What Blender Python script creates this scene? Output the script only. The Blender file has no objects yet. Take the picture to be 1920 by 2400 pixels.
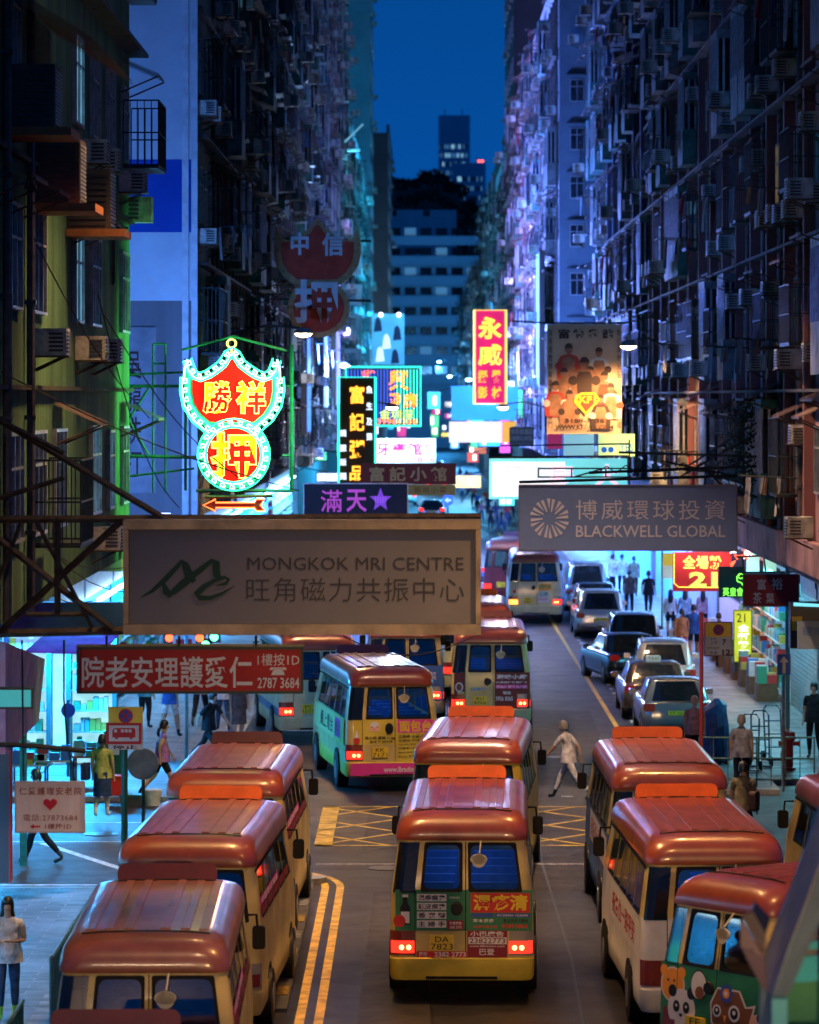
import bpy, math, random
from mathutils import Vector, Matrix
R = math.radians
S = bpy.context.scene
COL = S.collection
# ------------------------------------------------------------------ camera
F, VX, VY, H = 9000.0, 985.0, 930.0, 8.5          # focal length in px of the 1920x2400 photo, vanishing point, eye height
cam_d = bpy.data.cameras.new('camera'); cam = bpy.data.objects.new('camera', cam_d); COL.objects.link(cam)
cam.location = (0, 0, H); cam.rotation_euler = (R(90), 0, 0)
cam_d.sensor_fit = 'VERTICAL'; cam_d.sensor_height = 36; cam_d.lens = 36*F/2400
cam_d.shift_x = (960-VX)/2400; cam_d.shift_y = -(1200-VY)/2400
cam_d.clip_start = .5; cam_d.clip_end = 6000
cam_d.dof.use_dof = True; cam_d.dof.focus_distance = 62; cam_d.dof.aperture_fstop = 2.4
S.camera = cam
# ------------------------------------------------------------------ sky: blue hour, sun well below the horizon
w = bpy.data.worlds.new('World'); S.world = w; w.use_nodes = True
nt = w.node_tree; nt.nodes.clear()
bg = nt.nodes.new('ShaderNodeBackground'); wo = nt.nodes.new('ShaderNodeOutputWorld')
tc = nt.nodes.new('ShaderNodeTexCoord'); sep = nt.nodes.new('ShaderNodeSeparateXYZ'); cr = nt.nodes.new('ShaderNodeValToRGB')
nt.links.new(tc.outputs['Generated'], sep.inputs[0]); nt.links.new(sep.outputs['Z'], cr.inputs[0])
cr.color_ramp.elements[0].position = .0; cr.color_ramp.elements[0].color = (.001, .058, .25, 1)
cr.color_ramp.elements[1].position = .6; cr.color_ramp.elements[1].color = (.003, .04, .175, 1)
e = cr.color_ramp.elements.new(.05); e.color = (.001, .068, .31, 1)
e = cr.color_ramp.elements.new(.13); e.color = (.001, .05, .225, 1)
nt.links.new(cr.outputs[0], bg.inputs[0]); bg.inputs[1].default_value = 1.12
nt.links.new(bg.outputs[0], wo.inputs[0])
S.view_settings.view_transform = 'Standard'; S.view_settings.look = 'None'
S.view_settings.exposure = 0; S.view_settings.gamma = 1; S.view_settings.use_curve_mapping = False
S.render.engine = 'CYCLES'
S.cycles.use_denoising = True; S.cycles.max_bounces = 6; S.cycles.transparent_max_bounces = 12
S.cycles.sample_clamp_indirect = 4; S.cycles.caustics_reflective = False; S.cycles.caustics_refractive = False
# ------------------------------------------------------------------ helpers
def W(px, py, Y): return Vector(((px-VX)/F*Y, Y, H-(py-VY)/F*Y))
def GY(py, z=0): return (H-z)*F/(py-VY)
def lin(r, g, b):
    f = lambda c: (c/255/12.92) if c/255 <= .04045 else ((c/255+.055)/1.055)**2.4
    return (f(r), f(g), f(b))
_m = {}
def mat(name, col, rough=.6, metal=0., var=.25, vs=3., bump=.0, bs=40., streak=False, coat=0., dirt=None):
    if name in _m: return _m[name]
    m = bpy.data.materials.new(name); m.use_nodes = True; n = m.node_tree.nodes; l = m.node_tree.links
    p = n['Principled BSDF']; p.inputs['Roughness'].default_value = rough; p.inputs['Metallic'].default_value = metal
    p.inputs['Coat Weight'].default_value = coat; p.inputs['Coat Roughness'].default_value = .12
    if rough > .44: p.inputs['Specular IOR Level'].default_value = .22
    if var > 0:
        t = n.new('ShaderNodeTexCoord'); mp = n.new('ShaderNodeMapping'); l.new(t.outputs['Object'], mp.inputs[0])
        mp.inputs['Scale'].default_value = (vs, vs, vs*(.15 if streak else 1))
        nz = n.new('ShaderNodeTexNoise'); nz.inputs['Scale'].default_value = 1; nz.inputs['Detail'].default_value = 7; nz.inputs['Roughness'].default_value = .65
        l.new(mp.outputs[0], nz.inputs[0])
        r = n.new('ShaderNodeValToRGB'); l.new(nz.outputs[0], r.inputs[0])
        d = dirt or tuple(c*(1-var*1.6) if var < .6 else c*.1 for c in col)
        r.color_ramp.elements[0].position = .32; r.color_ramp.elements[0].color = (*d, 1)
        r.color_ramp.elements[1].position = .62; r.color_ramp.elements[1].color = (*col, 1)
        l.new(r.outputs[0], p.inputs['Base Color'])
        mr = n.new('ShaderNodeMapRange'); l.new(nz.outputs[0], mr.inputs[0])
        mr.inputs['To Min'].default_value = min(1, rough*1.25); mr.inputs['To Max'].default_value = rough*.8
        l.new(mr.outputs[0], p.inputs['Roughness'])
        if bump > 0:
            n2 = n.new('ShaderNodeTexNoise'); n2.inputs['Scale'].default_value = bs; n2.inputs['Detail'].default_value = 4; l.new(t.outputs['Object'], n2.inputs[0])
            b = n.new('ShaderNodeBump'); b.inputs['Strength'].default_value = bump; b.inputs['Distance'].default_value = .02
            l.new(n2.outputs[0], b.inputs['Height']); l.new(b.outputs[0], p.inputs['Normal'])
    else: p.inputs['Base Color'].default_value = (*col, 1)
    _m[name] = m; return m
def em(name, col, st, var=0, vs=2.):
    if name in _m: return _m[name]
    m = bpy.data.materials.new(name); m.use_nodes = True; n = m.node_tree.nodes; l = m.node_tree.links
    p = n['Principled BSDF']; p.inputs['Base Color'].default_value = (*[min(.8, c) for c in col], 1)
    p.inputs['Roughness'].default_value = .6; p.inputs['Specular IOR Level'].default_value = .05
    p.inputs['Emission Color'].default_value = (*col, 1); p.inputs['Emission Strength'].default_value = st
    if var:
        t = n.new('ShaderNodeTexCoord'); nz = n.new('ShaderNodeTexNoise'); nz.inputs['Scale'].default_value = vs; nz.inputs['Detail'].default_value = 5
        l.new(t.outputs['Object'], nz.inputs[0]); mr = n.new('ShaderNodeMapRange'); l.new(nz.outputs[0], mr.inputs[0])
        mr.inputs['From Min'].default_value = .3; mr.inputs['From Max'].default_value = .7
        mr.inputs['To Min'].default_value = st*(1-var); mr.inputs['To Max'].default_value = st
        l.new(mr.outputs[0], p.inputs['Emission Strength'])
    _m[name] = m; return m
def glass(name, tint, gl=.14, rough=.04):
    if name in _m: return _m[name]
    m = bpy.data.materials.new(name); m.use_nodes = True; n = m.node_tree.nodes; l = m.node_tree.links; n.clear()
    o = n.new('ShaderNodeOutputMaterial'); a = n.new('ShaderNodeBsdfTransparent'); g = n.new('ShaderNodeBsdfGlossy'); x = n.new('ShaderNodeMixShader'); f = n.new('ShaderNodeFresnel')
    a.inputs[0].default_value = (*tint, 1); g.inputs['Roughness'].default_value = rough; f.inputs['IOR'].default_value = 1.7
    ad = n.new('ShaderNodeMath'); ad.operation = 'ADD'; ad.inputs[1].default_value = gl; ad.use_clamp = True
    l.new(f.outputs[0], ad.inputs[0]); l.new(ad.outputs[0], x.inputs[0]); l.new(a.outputs[0], x.inputs[1]); l.new(g.outputs[0], x.inputs[2]); l.new(x.outputs[0], o.inputs[0])
    _m[name] = m; return m

class MB:
    def __init__(s): s.v = []; s.f = []; s.mi = []
    def face(s, pts, mi=0):
        b = len(s.v); s.v += [tuple(p) for p in pts]; s.f.append(tuple(range(b, b+len(pts)))); s.mi.append(mi)
    def box(s, x0, x1, y0, y1, z0, z1, mi=0, M=None):
        b = len(s.v)
        P = [(x0,y0,z0),(x1,y0,z0),(x1,y1,z0),(x0,y1,z0),(x0,y0,z1),(x1,y0,z1),(x1,y1,z1),(x0,y1,z1)]
        if M: P = [tuple(M @ Vector(p)) for p in P]
        s.v += P
        for q in ((0,3,2,1),(4,5,6,7),(0,1,5,4),(1,2,6,5),(2,3,7,6),(3,0,4,7)): s.f.append(tuple(b+i for i in q)); s.mi.append(mi)
        return s
    def tube(s, pts, r, n=6, mi=0, closed=False, caps=True):
        pts = [Vector(p) for p in pts]; b = len(s.v); N = len(pts); rr = r if isinstance(r, (list, tuple)) else [r]*N
        for i, p in enumerate(pts):
            if closed: t = pts[(i+1) % N]-pts[i-1]
            else: t = pts[min(i+1, N-1)]-pts[max(i-1, 0)]
            if t.length < 1e-9: t = Vector((0,0,1))
            t.normalize(); u = t.cross(Vector((0,0,1)) if abs(t.z) < .9 else Vector((0,1,0))); u.normalize(); k = t.cross(u)
            for j in range(n):
                a = 2*math.pi*j/n; s.v.append(tuple(p+(u*math.cos(a)+k*math.sin(a))*rr[i]))
        for i in range(N if closed else N-1):
            c = (i+1) % N
            for j in range(n): s.f.append((b+i*n+j, b+i*n+(j+1) % n, b+c*n+(j+1) % n, b+c*n+j)); s.mi.append(mi)
        if caps and not closed:
            s.f.append(tuple(b+j for j in range(n))); s.mi.append(mi); s.f.append(tuple(b+(N-1)*n+j for j in range(n))[::-1]); s.mi.append(mi)
        return s
    def prism(s, poly, y0, y1, mi=0):                  # poly in (x,z), extruded along y
        b = len(s.v); n = len(poly)
        s.v += [(p[0], y0, p[1]) for p in poly]+[(p[0], y1, p[1]) for p in poly]
        s.f.append(tuple(b+i for i in range(n))); s.mi.append(mi); s.f.append(tuple(b+n+i for i in range(n))[::-1]); s.mi.append(mi)
        for i in range(n): j = (i+1) % n; s.f.append((b+i, b+n+i, b+n+j, b+j)); s.mi.append(mi)
        return s
    def mesh(s, name, mats, smooth=None):
        me = bpy.data.meshes.new(name); me.from_pydata(s.v, [], s.f); me.validate(); 
        for m in (mats if isinstance(mats, (list, tuple)) else [mats]): me.materials.append(m)
        if len(me.polygons) == len(s.mi): me.polygons.foreach_set('material_index', s.mi)
        if smooth is not None:
            me.polygons.foreach_set('use_smooth', [True]*len(me.polygons)); me.set_sharp_from_angle(angle=R(smooth))
        me.update(); return me
    def build(s, name, mats, parent=None, loc=(0,0,0), rz=0, smooth=None):
        return ob(name, s.mesh(name, mats, smooth), parent, loc, rz)
def ob(name, me, parent=None, loc=(0,0,0), rz=0, mats=None):
    o = bpy.data.objects.new(name, me); COL.objects.link(o); o.location = loc
    if isinstance(rz, (tuple, list)): o.rotation_euler = rz
    elif rz: o.rotation_euler = (0,0,rz)
    if parent: o.parent = parent
    if mats:
        for i, m in enumerate(mats):
            if m is not None and i < len(o.material_slots): o.material_slots[i].link = 'OBJECT'; o.material_slots[i].material = m
    return o
def tag(o, label, cat, group=None, kind=None):
    o['label'] = label; o['category'] = cat
    if group: o['group'] = group
    if kind: o['kind'] = kind
    return o
def thing(name, label, cat, loc=(0,0,0), rz=0, group=None):
    o = ob(name, None, None, loc, rz); o.empty_display_size = .2
    return tag(o, label, cat, group)
def struct(o): o['kind'] = 'structure'; return o
_tc = {}
def tcurve(body, off=0., sp=1., neon=0., ext=0.):
    c = bpy.data.curves.new('t', 'FONT'); c.body = body; c.size = 1; c.offset = off; c.space_character = sp; c.extrude = ext
    c.resolution_u = 2
    if neon: c.fill_mode = 'NONE'; c.bevel_depth = neon; c.bevel_resolution = 0
    o = bpy.data.objects.new('t', c); COL.objects.link(o); return o
def tstore(keys):
    keys = [k for k in keys if k not in _tc]
    if not keys: return
    obs = [tcurve(*k) for k in keys]; dg = bpy.context.evaluated_depsgraph_get(); dg.update()
    for k, o in zip(keys, obs):
        me = bpy.data.meshes.new_from_object(o.evaluated_get(dg))
        V = [tuple(v.co) for v in me.vertices]; Fc = [tuple(p.vertices) for p in me.polygons]; bpy.data.meshes.remove(me)
        if not V: V = [(0,0,0),(1,0,0),(1,1,0)]; Fc = [(0,1,2)]
        x0 = min(v[0] for v in V); x1 = max(v[0] for v in V); y0 = min(v[1] for v in V); y1 = max(v[1] for v in V)
        _tc[k] = ([((v[0]-x0)/max(1e-6, x1-x0), (v[1]-y0)/max(1e-6, y1-y0), v[2]) for v in V], Fc)
    for o in obs: c = o.data; bpy.data.objects.remove(o); bpy.data.curves.remove(c)
def tmesh(body, off=0., sp=1., neon=0., ext=0.):      # text outline as mesh data, normalised to the box 0..1 x 0..1
    k = (body, float(off), float(sp), float(neon), float(ext)); tstore([k]); return _tc[k]
# all lettering of the scene, made in one go while the scene is still empty
tstore([('1019', 0.0, 1.0, 0.0, 0.0), ('12', 0.0, 1.0, 0.0, 0.0), ('12', 0.03, 1.0, 0.0, 0.0), ('16', 0.012, 1.0, 0.0, 0.0), ('1樓按1D', 0.0, 1.0, 0.0, 0.0), ('1樓按1D', 0.01, 1.0, 0.0, 0.0), ('21', 0.0, 1.0, 0.0, 0.0), ('21', 0.045, 1.0, 0.0, 0.0), ('2210', 0.0, 1.0, 0.0, 0.0), ('2382 2773', 0.012, 1.0, 0.0, 0.0), ('2382 2773', 0.02, 1.0, 0.0, 0.0), ('23822773', 0.015, 1.0, 0.0, 0.0), ('2787 3684', 0.01, 1.0, 0.0, 0.0), ('3188-1138', 0.03, 1.0, 0.0, 0.0), ('3355', 0.0, 1.0, 0.0, 0.0), ('3810', 0.0, 1.0, 0.0, 0.0), ('3956 8365', 0.02, 1.0, 0.0, 0.0), ('39981338', 0.0, 1.0, 0.0, 0.0), ('4302', 0.0, 1.0, 0.0, 0.0), ('4471', 0.0, 1.0, 0.0, 0.0), ('552', 0.0, 1.0, 0.0, 0.0), ('6021', 0.0, 1.0, 0.0, 0.0), ('61', 0.0, 1.0, 0.0, 0.0), ('7', 0.03, 1.0, 0.0, 0.0), ('7171', 0.0, 1.0, 0.0, 0.0), ('7467', 0.0, 1.0, 0.0, 0.0), ('77', 0.0, 1.0, 0.0, 0.0), ('7823', 0.0, 1.0, 0.0, 0.0), ('805', 0.0, 1.0, 0.0, 0.0), ('8066', 0.0, 1.0, 0.0, 0.0), ('91091064', 0.02, 1.0, 0.0, 0.0), ('990', 0.0, 1.0, 0.0, 0.0), ('Apple 曾詠芝', 0.012, 1.0, 0.0, 0.0), ('BLACKWELL GLOBAL', 0.008, 1.0, 0.0, 0.0), ('CHEERFUL HOTEL', 0.0, 1.0, 0.0, 0.0), ('COACH', 0.012, 1.0, 0.0, 0.0), ('DA', 0.0, 1.0, 0.0, 0.0), ('ECZEMA CLEAR', 0.012, 1.0, 0.0, 0.0), ('FE', 0.0, 1.0, 0.0, 0.0), ('KF1', 0.03, 1.0, 0.0, 0.0), ('KG', 0.0, 1.0, 0.0, 0.0), ('KK', 0.0, 1.0, 0.0, 0.0), ('KW', 0.0, 1.0, 0.0, 0.0), ('KX 302', 0.0, 1.0, 0.0, 0.0), ('LE 10', 0.0, 1.0, 0.0, 0.0), ('LN', 0.0, 1.0, 0.0, 0.0), ('LT', 0.0, 1.0, 0.0, 0.0), ('LU', 0.0, 1.0, 0.0, 0.0), ('LUCKY HOTEL 00', 0.01, 1.0, 0.0, 0.0), ('LV', 0.0, 1.0, 0.0, 0.0), ('MC', 0.0, 1.0, 0.0, 0.0), ('MONGKOK MRI CENTRE', 0.0, 1.0, 0.0, 0.0), ('MR', 0.0, 1.0, 0.0, 0.0), ('NA 6190', 0.0, 1.0, 0.0, 0.0), ('NF', 0.0, 1.0, 0.0, 0.0), ('NH', 0.0, 1.0, 0.0, 0.0), ('Ophelia 芬尼', 0.012, 1.0, 0.0, 0.0), ('PA', 0.0, 1.0, 0.0, 0.0), ('PC', 0.0, 1.0, 0.0, 0.0), ('PT 6620', 0.0, 1.0, 0.0, 0.0), ('RA 88', 0.0, 1.0, 0.0, 0.0), ('RT', 0.0, 1.0, 0.0, 0.0), ('RU', 0.0, 1.0, 0.0, 0.0), ('RX 2718', 0.0, 1.0, 0.0, 0.0), ('SH 910', 0.0, 1.0, 0.0, 0.0), ('Sunny 朱薰', 0.012, 1.0, 0.0, 0.0), ('TAXI', 0.0, 1.0, 0.0, 0.0), ('TL 33', 0.0, 1.0, 0.0, 0.0), ('UB 741', 0.0, 1.0, 0.0, 0.0), ('VG 3608', 0.0, 1.0, 0.0, 0.0), ('WWW.KF1-HK.COM', 0.03, 1.0, 0.0, 0.0), ('YES', 0.0, 1.0, 0.0, 0.0), ('^ _ ^', 0.012, 1.0, 0.0, 0.0), ('a.m.', 0.0, 1.0, 0.0, 0.0), ('midnight', 0.0, 1.0, 0.0, 0.0), ('www.68sticker.com', 0.012, 1.0, 0.0, 0.0), ('www.Bradio.hk', 0.02, 1.0, 0.0, 0.0), ('上午', 0.0, 1.0, 0.0, 0.0), ('中', 0.03, 1.0, 0.0, 0.0), ('中醫跌打推拿', 0.012, 1.0, 0.0, 0.0), ('主 婦 手', 0.02, 1.0, 0.0, 0.0), ('九', 0.0, 1.0, 0.0, 0.0), ('人', 0.0, 1.0, 0.0, 0.0), ('仁愛護理安老院', 0.01, 1.15, 0.0, 0.0), ('余宜發 林海峰', 0.012, 1.0, 0.0, 0.0), ('信', 0.03, 1.0, 0.0, 0.0), ('停止', 0.02, 1.0, 0.0, 0.0), ('健', 0.0, 1.0, 0.0, 0.0), ('兒', 0.0, 1.0, 0.0, 0.0), ('全', 0.05, 1.0, 0.0, 0.0), ('全場粉', 0.03, 1.1, 0.0, 0.0), ('勝', 0.035, 1.0, 0.0, 0.0), ('勝', 0.035, 1.0, 0.014, 0.0), ('午夜', 0.0, 1.0, 0.0, 0.0), ('博威環球投資', 0.0, 1.25, 0.0, 0.0), ('及', 0.0, 1.0, 0.0, 0.0), ('司機', 0.012, 1.0, 0.0, 0.0), ('合', 0.0, 1.0, 0.0, 0.0), ('吳', 0.01, 1.0, 0.0, 0.0), ('告登廣告', 0.012, 1.0, 0.0, 0.0), ('品', 0.02, 1.0, 0.0, 0.0), ('器', 0.04, 1.0, 0.0, 0.0), ('大', 0.03, 1.0, 0.0, 0.0), ('天', 0.02, 1.0, 0.0, 0.0), ('威', 0.0, 1.0, 0.0, 0.0), ('威', 0.05, 1.0, 0.0, 0.0), ('富', 0.01, 1.0, 0.0, 0.0), ('富', 0.02, 1.0, 0.0, 0.0), ('富', 0.06, 1.0, 0.0, 0.0), ('富記小館', 0.025, 1.5, 0.0, 0.0), ('專治濕疹皮膚痕', 0.012, 1.0, 0.0, 0.0), ('小巴廣告', 0.02, 1.0, 0.0, 0.0), ('巴登', 0.012, 1.0, 0.0, 0.0), ('康健', 0.012, 1.0, 0.0, 0.0), ('廣告', 0.012, 1.0, 0.0, 0.0), ('強', 0.0, 1.0, 0.0, 0.0), ('影', 0.04, 1.0, 0.0, 0.0), ('德', 0.06, 1.0, 0.0, 0.0), ('德威', 0.0, 1.0, 0.0, 0.0), ('悅來居酒店', 0.0, 1.0, 0.0, 0.0), ('房', 0.03, 1.0, 0.0, 0.0), ('打', 0.0, 1.0, 0.0, 0.0), ('打', 0.01, 1.0, 0.0, 0.0), ('押', 0.03, 1.0, 0.0, 0.0), ('押', 0.035, 1.0, 0.0, 0.0), ('押', 0.035, 1.0, 0.014, 0.0), ('招聘', 0.012, 1.0, 0.0, 0.0), ('拳', 0.0, 1.0, 0.0, 0.0), ('拳', 0.06, 1.0, 0.0, 0.0), ('搏', 0.0, 1.0, 0.0, 0.0), ('擊', 0.0, 1.0, 0.0, 0.0), ('攝', 0.04, 1.0, 0.0, 0.0), ('教', 0.0, 1.0, 0.0, 0.0), ('散', 0.0, 1.0, 0.0, 0.0), ('文慧珊 Vivi', 0.012, 1.0, 0.0, 0.0), ('旺角磁力共振中心', -0.006, 1.08, 0.0, 0.0), ('時', 0.0, 1.0, 0.0, 0.0), ('材', 0.04, 1.0, 0.0, 0.0), ('柔', 0.0, 1.0, 0.0, 0.0), ('格', 0.0, 1.0, 0.0, 0.0), ('梁小珍 森美 小儀', 0.02, 1.0, 0.0, 0.0), ('歡迎光臨', 0.012, 1.0, 0.0, 0.0), ('永', 0.0, 1.0, 0.0, 0.0), ('永', 0.05, 1.0, 0.0, 0.0), ('江欣燕 少爺占 高佬', 0.02, 1.0, 0.0, 0.0), ('汽', 0.0, 1.0, 0.0, 0.0), ('泰', 0.0, 1.0, 0.0, 0.0), ('泰國菜', 0.012, 1.0, 0.0, 0.0), ('滋味小廚', 0.03, 1.0, 0.0, 0.0), ('滿', 0.008, 1.0, 0.0, 0.0), ('滿', 0.03, 1.0, 0.0, 0.0), ('濕疹清', 0.03, 1.0, 0.0, 0.0), ('濕疹痕癢', 0.02, 1.0, 0.0, 0.0), ('火鍋燒烤放題任食', 0.012, 1.0, 0.0, 0.0), ('燒', 0.0, 1.0, 0.0, 0.0), ('牙賓館', 0.02, 1.15, 0.0, 0.0), ('牙賓館', 0.025, 1.15, 0.0, 0.0), ('特價優惠每位八折', 0.012, 1.0, 0.0, 0.0), ('班', 0.0, 1.0, 0.0, 0.0), ('生', 0.0, 1.0, 0.0, 0.0), ('發', 0.02, 1.0, 0.0, 0.0), ('皮膚敏感止痕', 0.012, 1.0, 0.0, 0.0), ('祝各位一路平安', 0.012, 1.0, 0.0, 0.0), ('祥', 0.035, 1.0, 0.0, 0.0), ('祥', 0.035, 1.0, 0.014, 0.0), ('私', 0.0, 1.0, 0.0, 0.0), ('租', 0.0, 1.0, 0.0, 0.0), ('童', 0.0, 1.0, 0.0, 0.0), ('第', 0.0, 1.0, 0.0, 0.0), ('粉', 0.05, 1.0, 0.0, 0.0), ('粥', 0.02, 1.0, 0.0, 0.0), ('綜', 0.0, 1.0, 0.0, 0.0), ('網上電台', 0.012, 1.0, 0.0, 0.0), ('練', 0.0, 1.0, 0.0, 0.0), ('臘', 0.0, 1.0, 0.0, 0.0), ('自動門', 0.012, 1.0, 0.0, 0.0), ('興', 0.02, 1.0, 0.0, 0.0), ('英皇會', 0.0, 1.0, 0.0, 0.0), ('茶', 0.01, 1.0, 0.0, 0.0), ('草本濕疹', 0.012, 1.0, 0.0, 0.0), ('葉', 0.01, 1.0, 0.0, 0.0), ('藥', 0.03, 1.0, 0.0, 0.0), ('術', 0.0, 1.0, 0.0, 0.0), ('街坊小菜 ,', 0.0, 1.3, 0.0, 0.0), ('裕', 0.01, 1.0, 0.0, 0.0), ('記', 0.02, 1.0, 0.0, 0.0), ('谷德昭 麥玲玲 米高', 0.012, 1.0, 0.0, 0.0), ('跌', 0.01, 1.0, 0.0, 0.0), ('身', 0.0, 1.0, 0.0, 0.0), ('車', 0.0, 1.0, 0.0, 0.0), ('部', 0.05, 1.0, 0.0, 0.0), ('金圳深', 0.0, 1.0, 0.0, 0.0), ('院老安理護愛仁', 0.014, 1.05, 0.0, 0.0), ('院老安理護愛仁', 0.028, 1.05, 0.0, 0.0), ('雀', 0.01, 1.0, 0.0, 0.0), ('電話', 0.012, 1.0, 0.0, 0.0), ('電話:27873684', 0.0, 1.1, 0.0, 0.0), ('面包台', 0.012, 1.0, 0.0, 0.0), ('面包台', 0.035, 1.0, 0.0, 0.0), ('頭皮痕癢', 0.02, 1.0, 0.0, 0.0), ('飯', 0.0, 1.0, 0.0, 0.0), ('館', 0.0, 1.0, 0.0, 0.0), ('館', 0.06, 1.0, 0.0, 0.0), ('香 港 腳', 0.02, 1.0, 0.0, 0.0), ('體', 0.0, 1.0, 0.0, 0.0), ('鬥', 0.0, 1.0, 0.0, 0.0), ('魚', 0.0, 1.0, 0.0, 0.0), ('麵', 0.0, 1.0, 0.0, 0.0), ('麵', 0.05, 1.0, 0.0, 0.0), ('麻', 0.02, 1.0, 0.0, 0.0), ('龍', 0.0, 1.0, 0.0, 0.0), ('龍', 0.01, 1.0, 0.0, 0.0)])
def text_into(mb, body, x0, z0, x1, z1, y, mi=0, off=.0, sp=1., neon=0., vertical=False, warp=None, shear=0.):
    if vertical:
        n = len(body); h = (z1-z0)/n
        for i, ch in enumerate(body): text_into(mb, ch, x0, z1-(i+1)*h+h*.08, x1, z1-i*h-h*.08, y, mi, off, 1, neon)
        return
    V, Fc = tmesh(body, off, sp, neon); b = len(mb.v)
    for v in V:
        X = x0+v[0]*(x1-x0)+shear*v[1]*(z1-z0); Z = z0+v[1]*(z1-z0); Yy = y-v[2]*(z1-z0)*.9
        if warp: Yy = warp(X, Z)
        mb.v.append((X, Yy, Z))
    for f in Fc: mb.f.append(tuple(b+i for i in f)); mb.mi.append(mi)
def text(parent, body, x0, z0, x1, z1, y, m, name='lettering', **k):
    mb = MB(); text_into(mb, body, x0, z0, x1, z1, y, 0, **k); return mb.build(name, m, parent)
# ------------------------------------------------------------------ materials
M_asph = mat('asphalt', (.021,.0205,.021), .5, 0, .5, .9, .6, 50)
M_asph2 = mat('asphalt_patch', (.036,.032,.030), .6, 0, .4, 2.0, .5, 60)
M_pave = mat('paving', (.17,.18,.19), .55, 0, .4, .7, .3, 30)
M_kerb = mat('kerb', (.32,.32,.31), .7, 0, .3, 3)
M_yel = mat('road_yellow', (.74,.48,.03), .55, 0, .3, 3.2, dirt=(.20,.13,.03))
M_wht = mat('road_white', (.6,.6,.6), .55, 0, .35, 6, dirt=(.22,.22,.22))
M_steel = mat('dark_steel', (.035,.045,.045), .5, .4, .3, 8)
M_rust = mat('rusty_steel', (.09,.065,.045), .65, .2, .4, 9)
M_grn = mat('green_steel', (.02,.13,.09), .45, .2, .3, 8)
M_grey = mat('grey_metal', (.28,.30,.31), .35, .6, .25, 8)
M_blk = mat('black_rubber', (.012,.012,.013), .5, 0, 0)
M_dark = mat('dark_plastic', (.025,.027,.03), .4, 0, 0)
M_whitepl = mat('white_plastic', (.6,.6,.58), .5, 0, .3, 6)
M_ac = mat('aircon_beige', (.46,.45,.40), .55, 0, .5, 4)
M_acd = mat('aircon_grille', (.05,.05,.05), .6, 0, 0)
M_frame = mat('window_frame', (.32,.35,.36), .4, .5, .3, 5)
M_pane = mat('window_glass', (.010,.016,.022), .08, 0, .3, 1.5)
M_panel1 = em('window_lit_cool', (.25,.7,1.), .8, .6, 3)
M_panel2 = em('window_lit_warm', (1.,.62,.25), .8, .6, 3)
M_paneb = em('window_lit_blue', (.05,.28,.5), .3, .8, 2)
M_pipe = mat('drain_pipe', (.10,.085,.08), .5, .2, .4, 5)
M_awn = mat('awning_rust', (.13,.085,.07), .6, .3, .4, 3)
M_ledge = mat('ledge_dark', (.05,.05,.05), .8, 0, .4, 3)
CLO = [mat('cloth_%s' % n, c, .85, 0, .25, 9) for n, c in (('white',(.5,.5,.5)),('red',(.35,.03,.04)),('blue',(.06,.12,.3)),('grey',(.18,.18,.2)),('tan',(.35,.25,.17)),('dark',(.03,.03,.04)))]
# ------------------------------------------------------------------ ground
g = MB(); g.face([(-60,-40,-.15),(60,-40,-.15),(60,1900,-.15),(-60,1900,-.15)])
struct(g.build('ground', mat('ground_soil', (.06,.06,.06), .9, 0, .3, .2)))
g = MB(); g.face([(-16,-38,0),(30,-38,0),(30,640,0),(-16,640,0)]); struct(g.build('road', M_asph))
def sheet(name, poly, m, z=.004, kind='structure'):
    b = MB(); b.face([(x, y, z) for x, y in poly]); o = b.build(name, m); o['kind'] = kind; return o
# patches of newer asphalt
for p in ([(-.9,40),(.1,40),(.2,66),(-.8,66)], [(1.0,66),(3.2,66),(3.2,71),(1.0,71)], [(-1.1,72),(.9,72),(1.0,84),(-1.0,84)], [(2.0,84),(4.4,84),(4.6,104),(2.2,104)], [(-5,66),(-9,66),(-9,73),(-5,73)]):
    sheet('road_patch', p, M_asph2)
def stripe(mb, pts, wd, z=.009):
    for a, b in zip(pts, pts[1:]):
        a = Vector(a); b = Vector(b); d = (b-a).normalized(); n = Vector((-d.y, d.x))*wd/2
        mb.face([(*(a-n), z), (*(b-n), z), (*(b+n), z), (*(a+n), z)][::1])
def marking(name, segs, m, z=.009):
    mb = MB()
    for pts, wd in segs: stripe(mb, pts, wd, z)
    return struct(mb.build(name, m))
# double yellow lines, curving into the side street
def curve_line(off):
    c = (-1.38-1.6, 66.5); r = 1.6-off
    P = [(-1.40-off, 38), (-1.38-off, 54), (-1.38-off, 66.5)]
    for k in range(1, 9): a = k/8*math.pi/2; P.append((c[0]+r*math.cos(a), c[1]+r*math.sin(a)*1.6))
    P.append((-4.5, c[1]+r*1.6)); return P
for o in (0, .26): marking('double_yellow_line', [(curve_line(o), .13)], M_yel)
marking('yellow_line', [([(5.08, 88), (5.0, 132), (4.9, 240)], .12)], M_yel)
marking('parking_bay_marking', [([(5.55, 84+i*1.6), (5.55, 84.8+i*1.6)], .11) for i in range(34)], M_wht)
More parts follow.
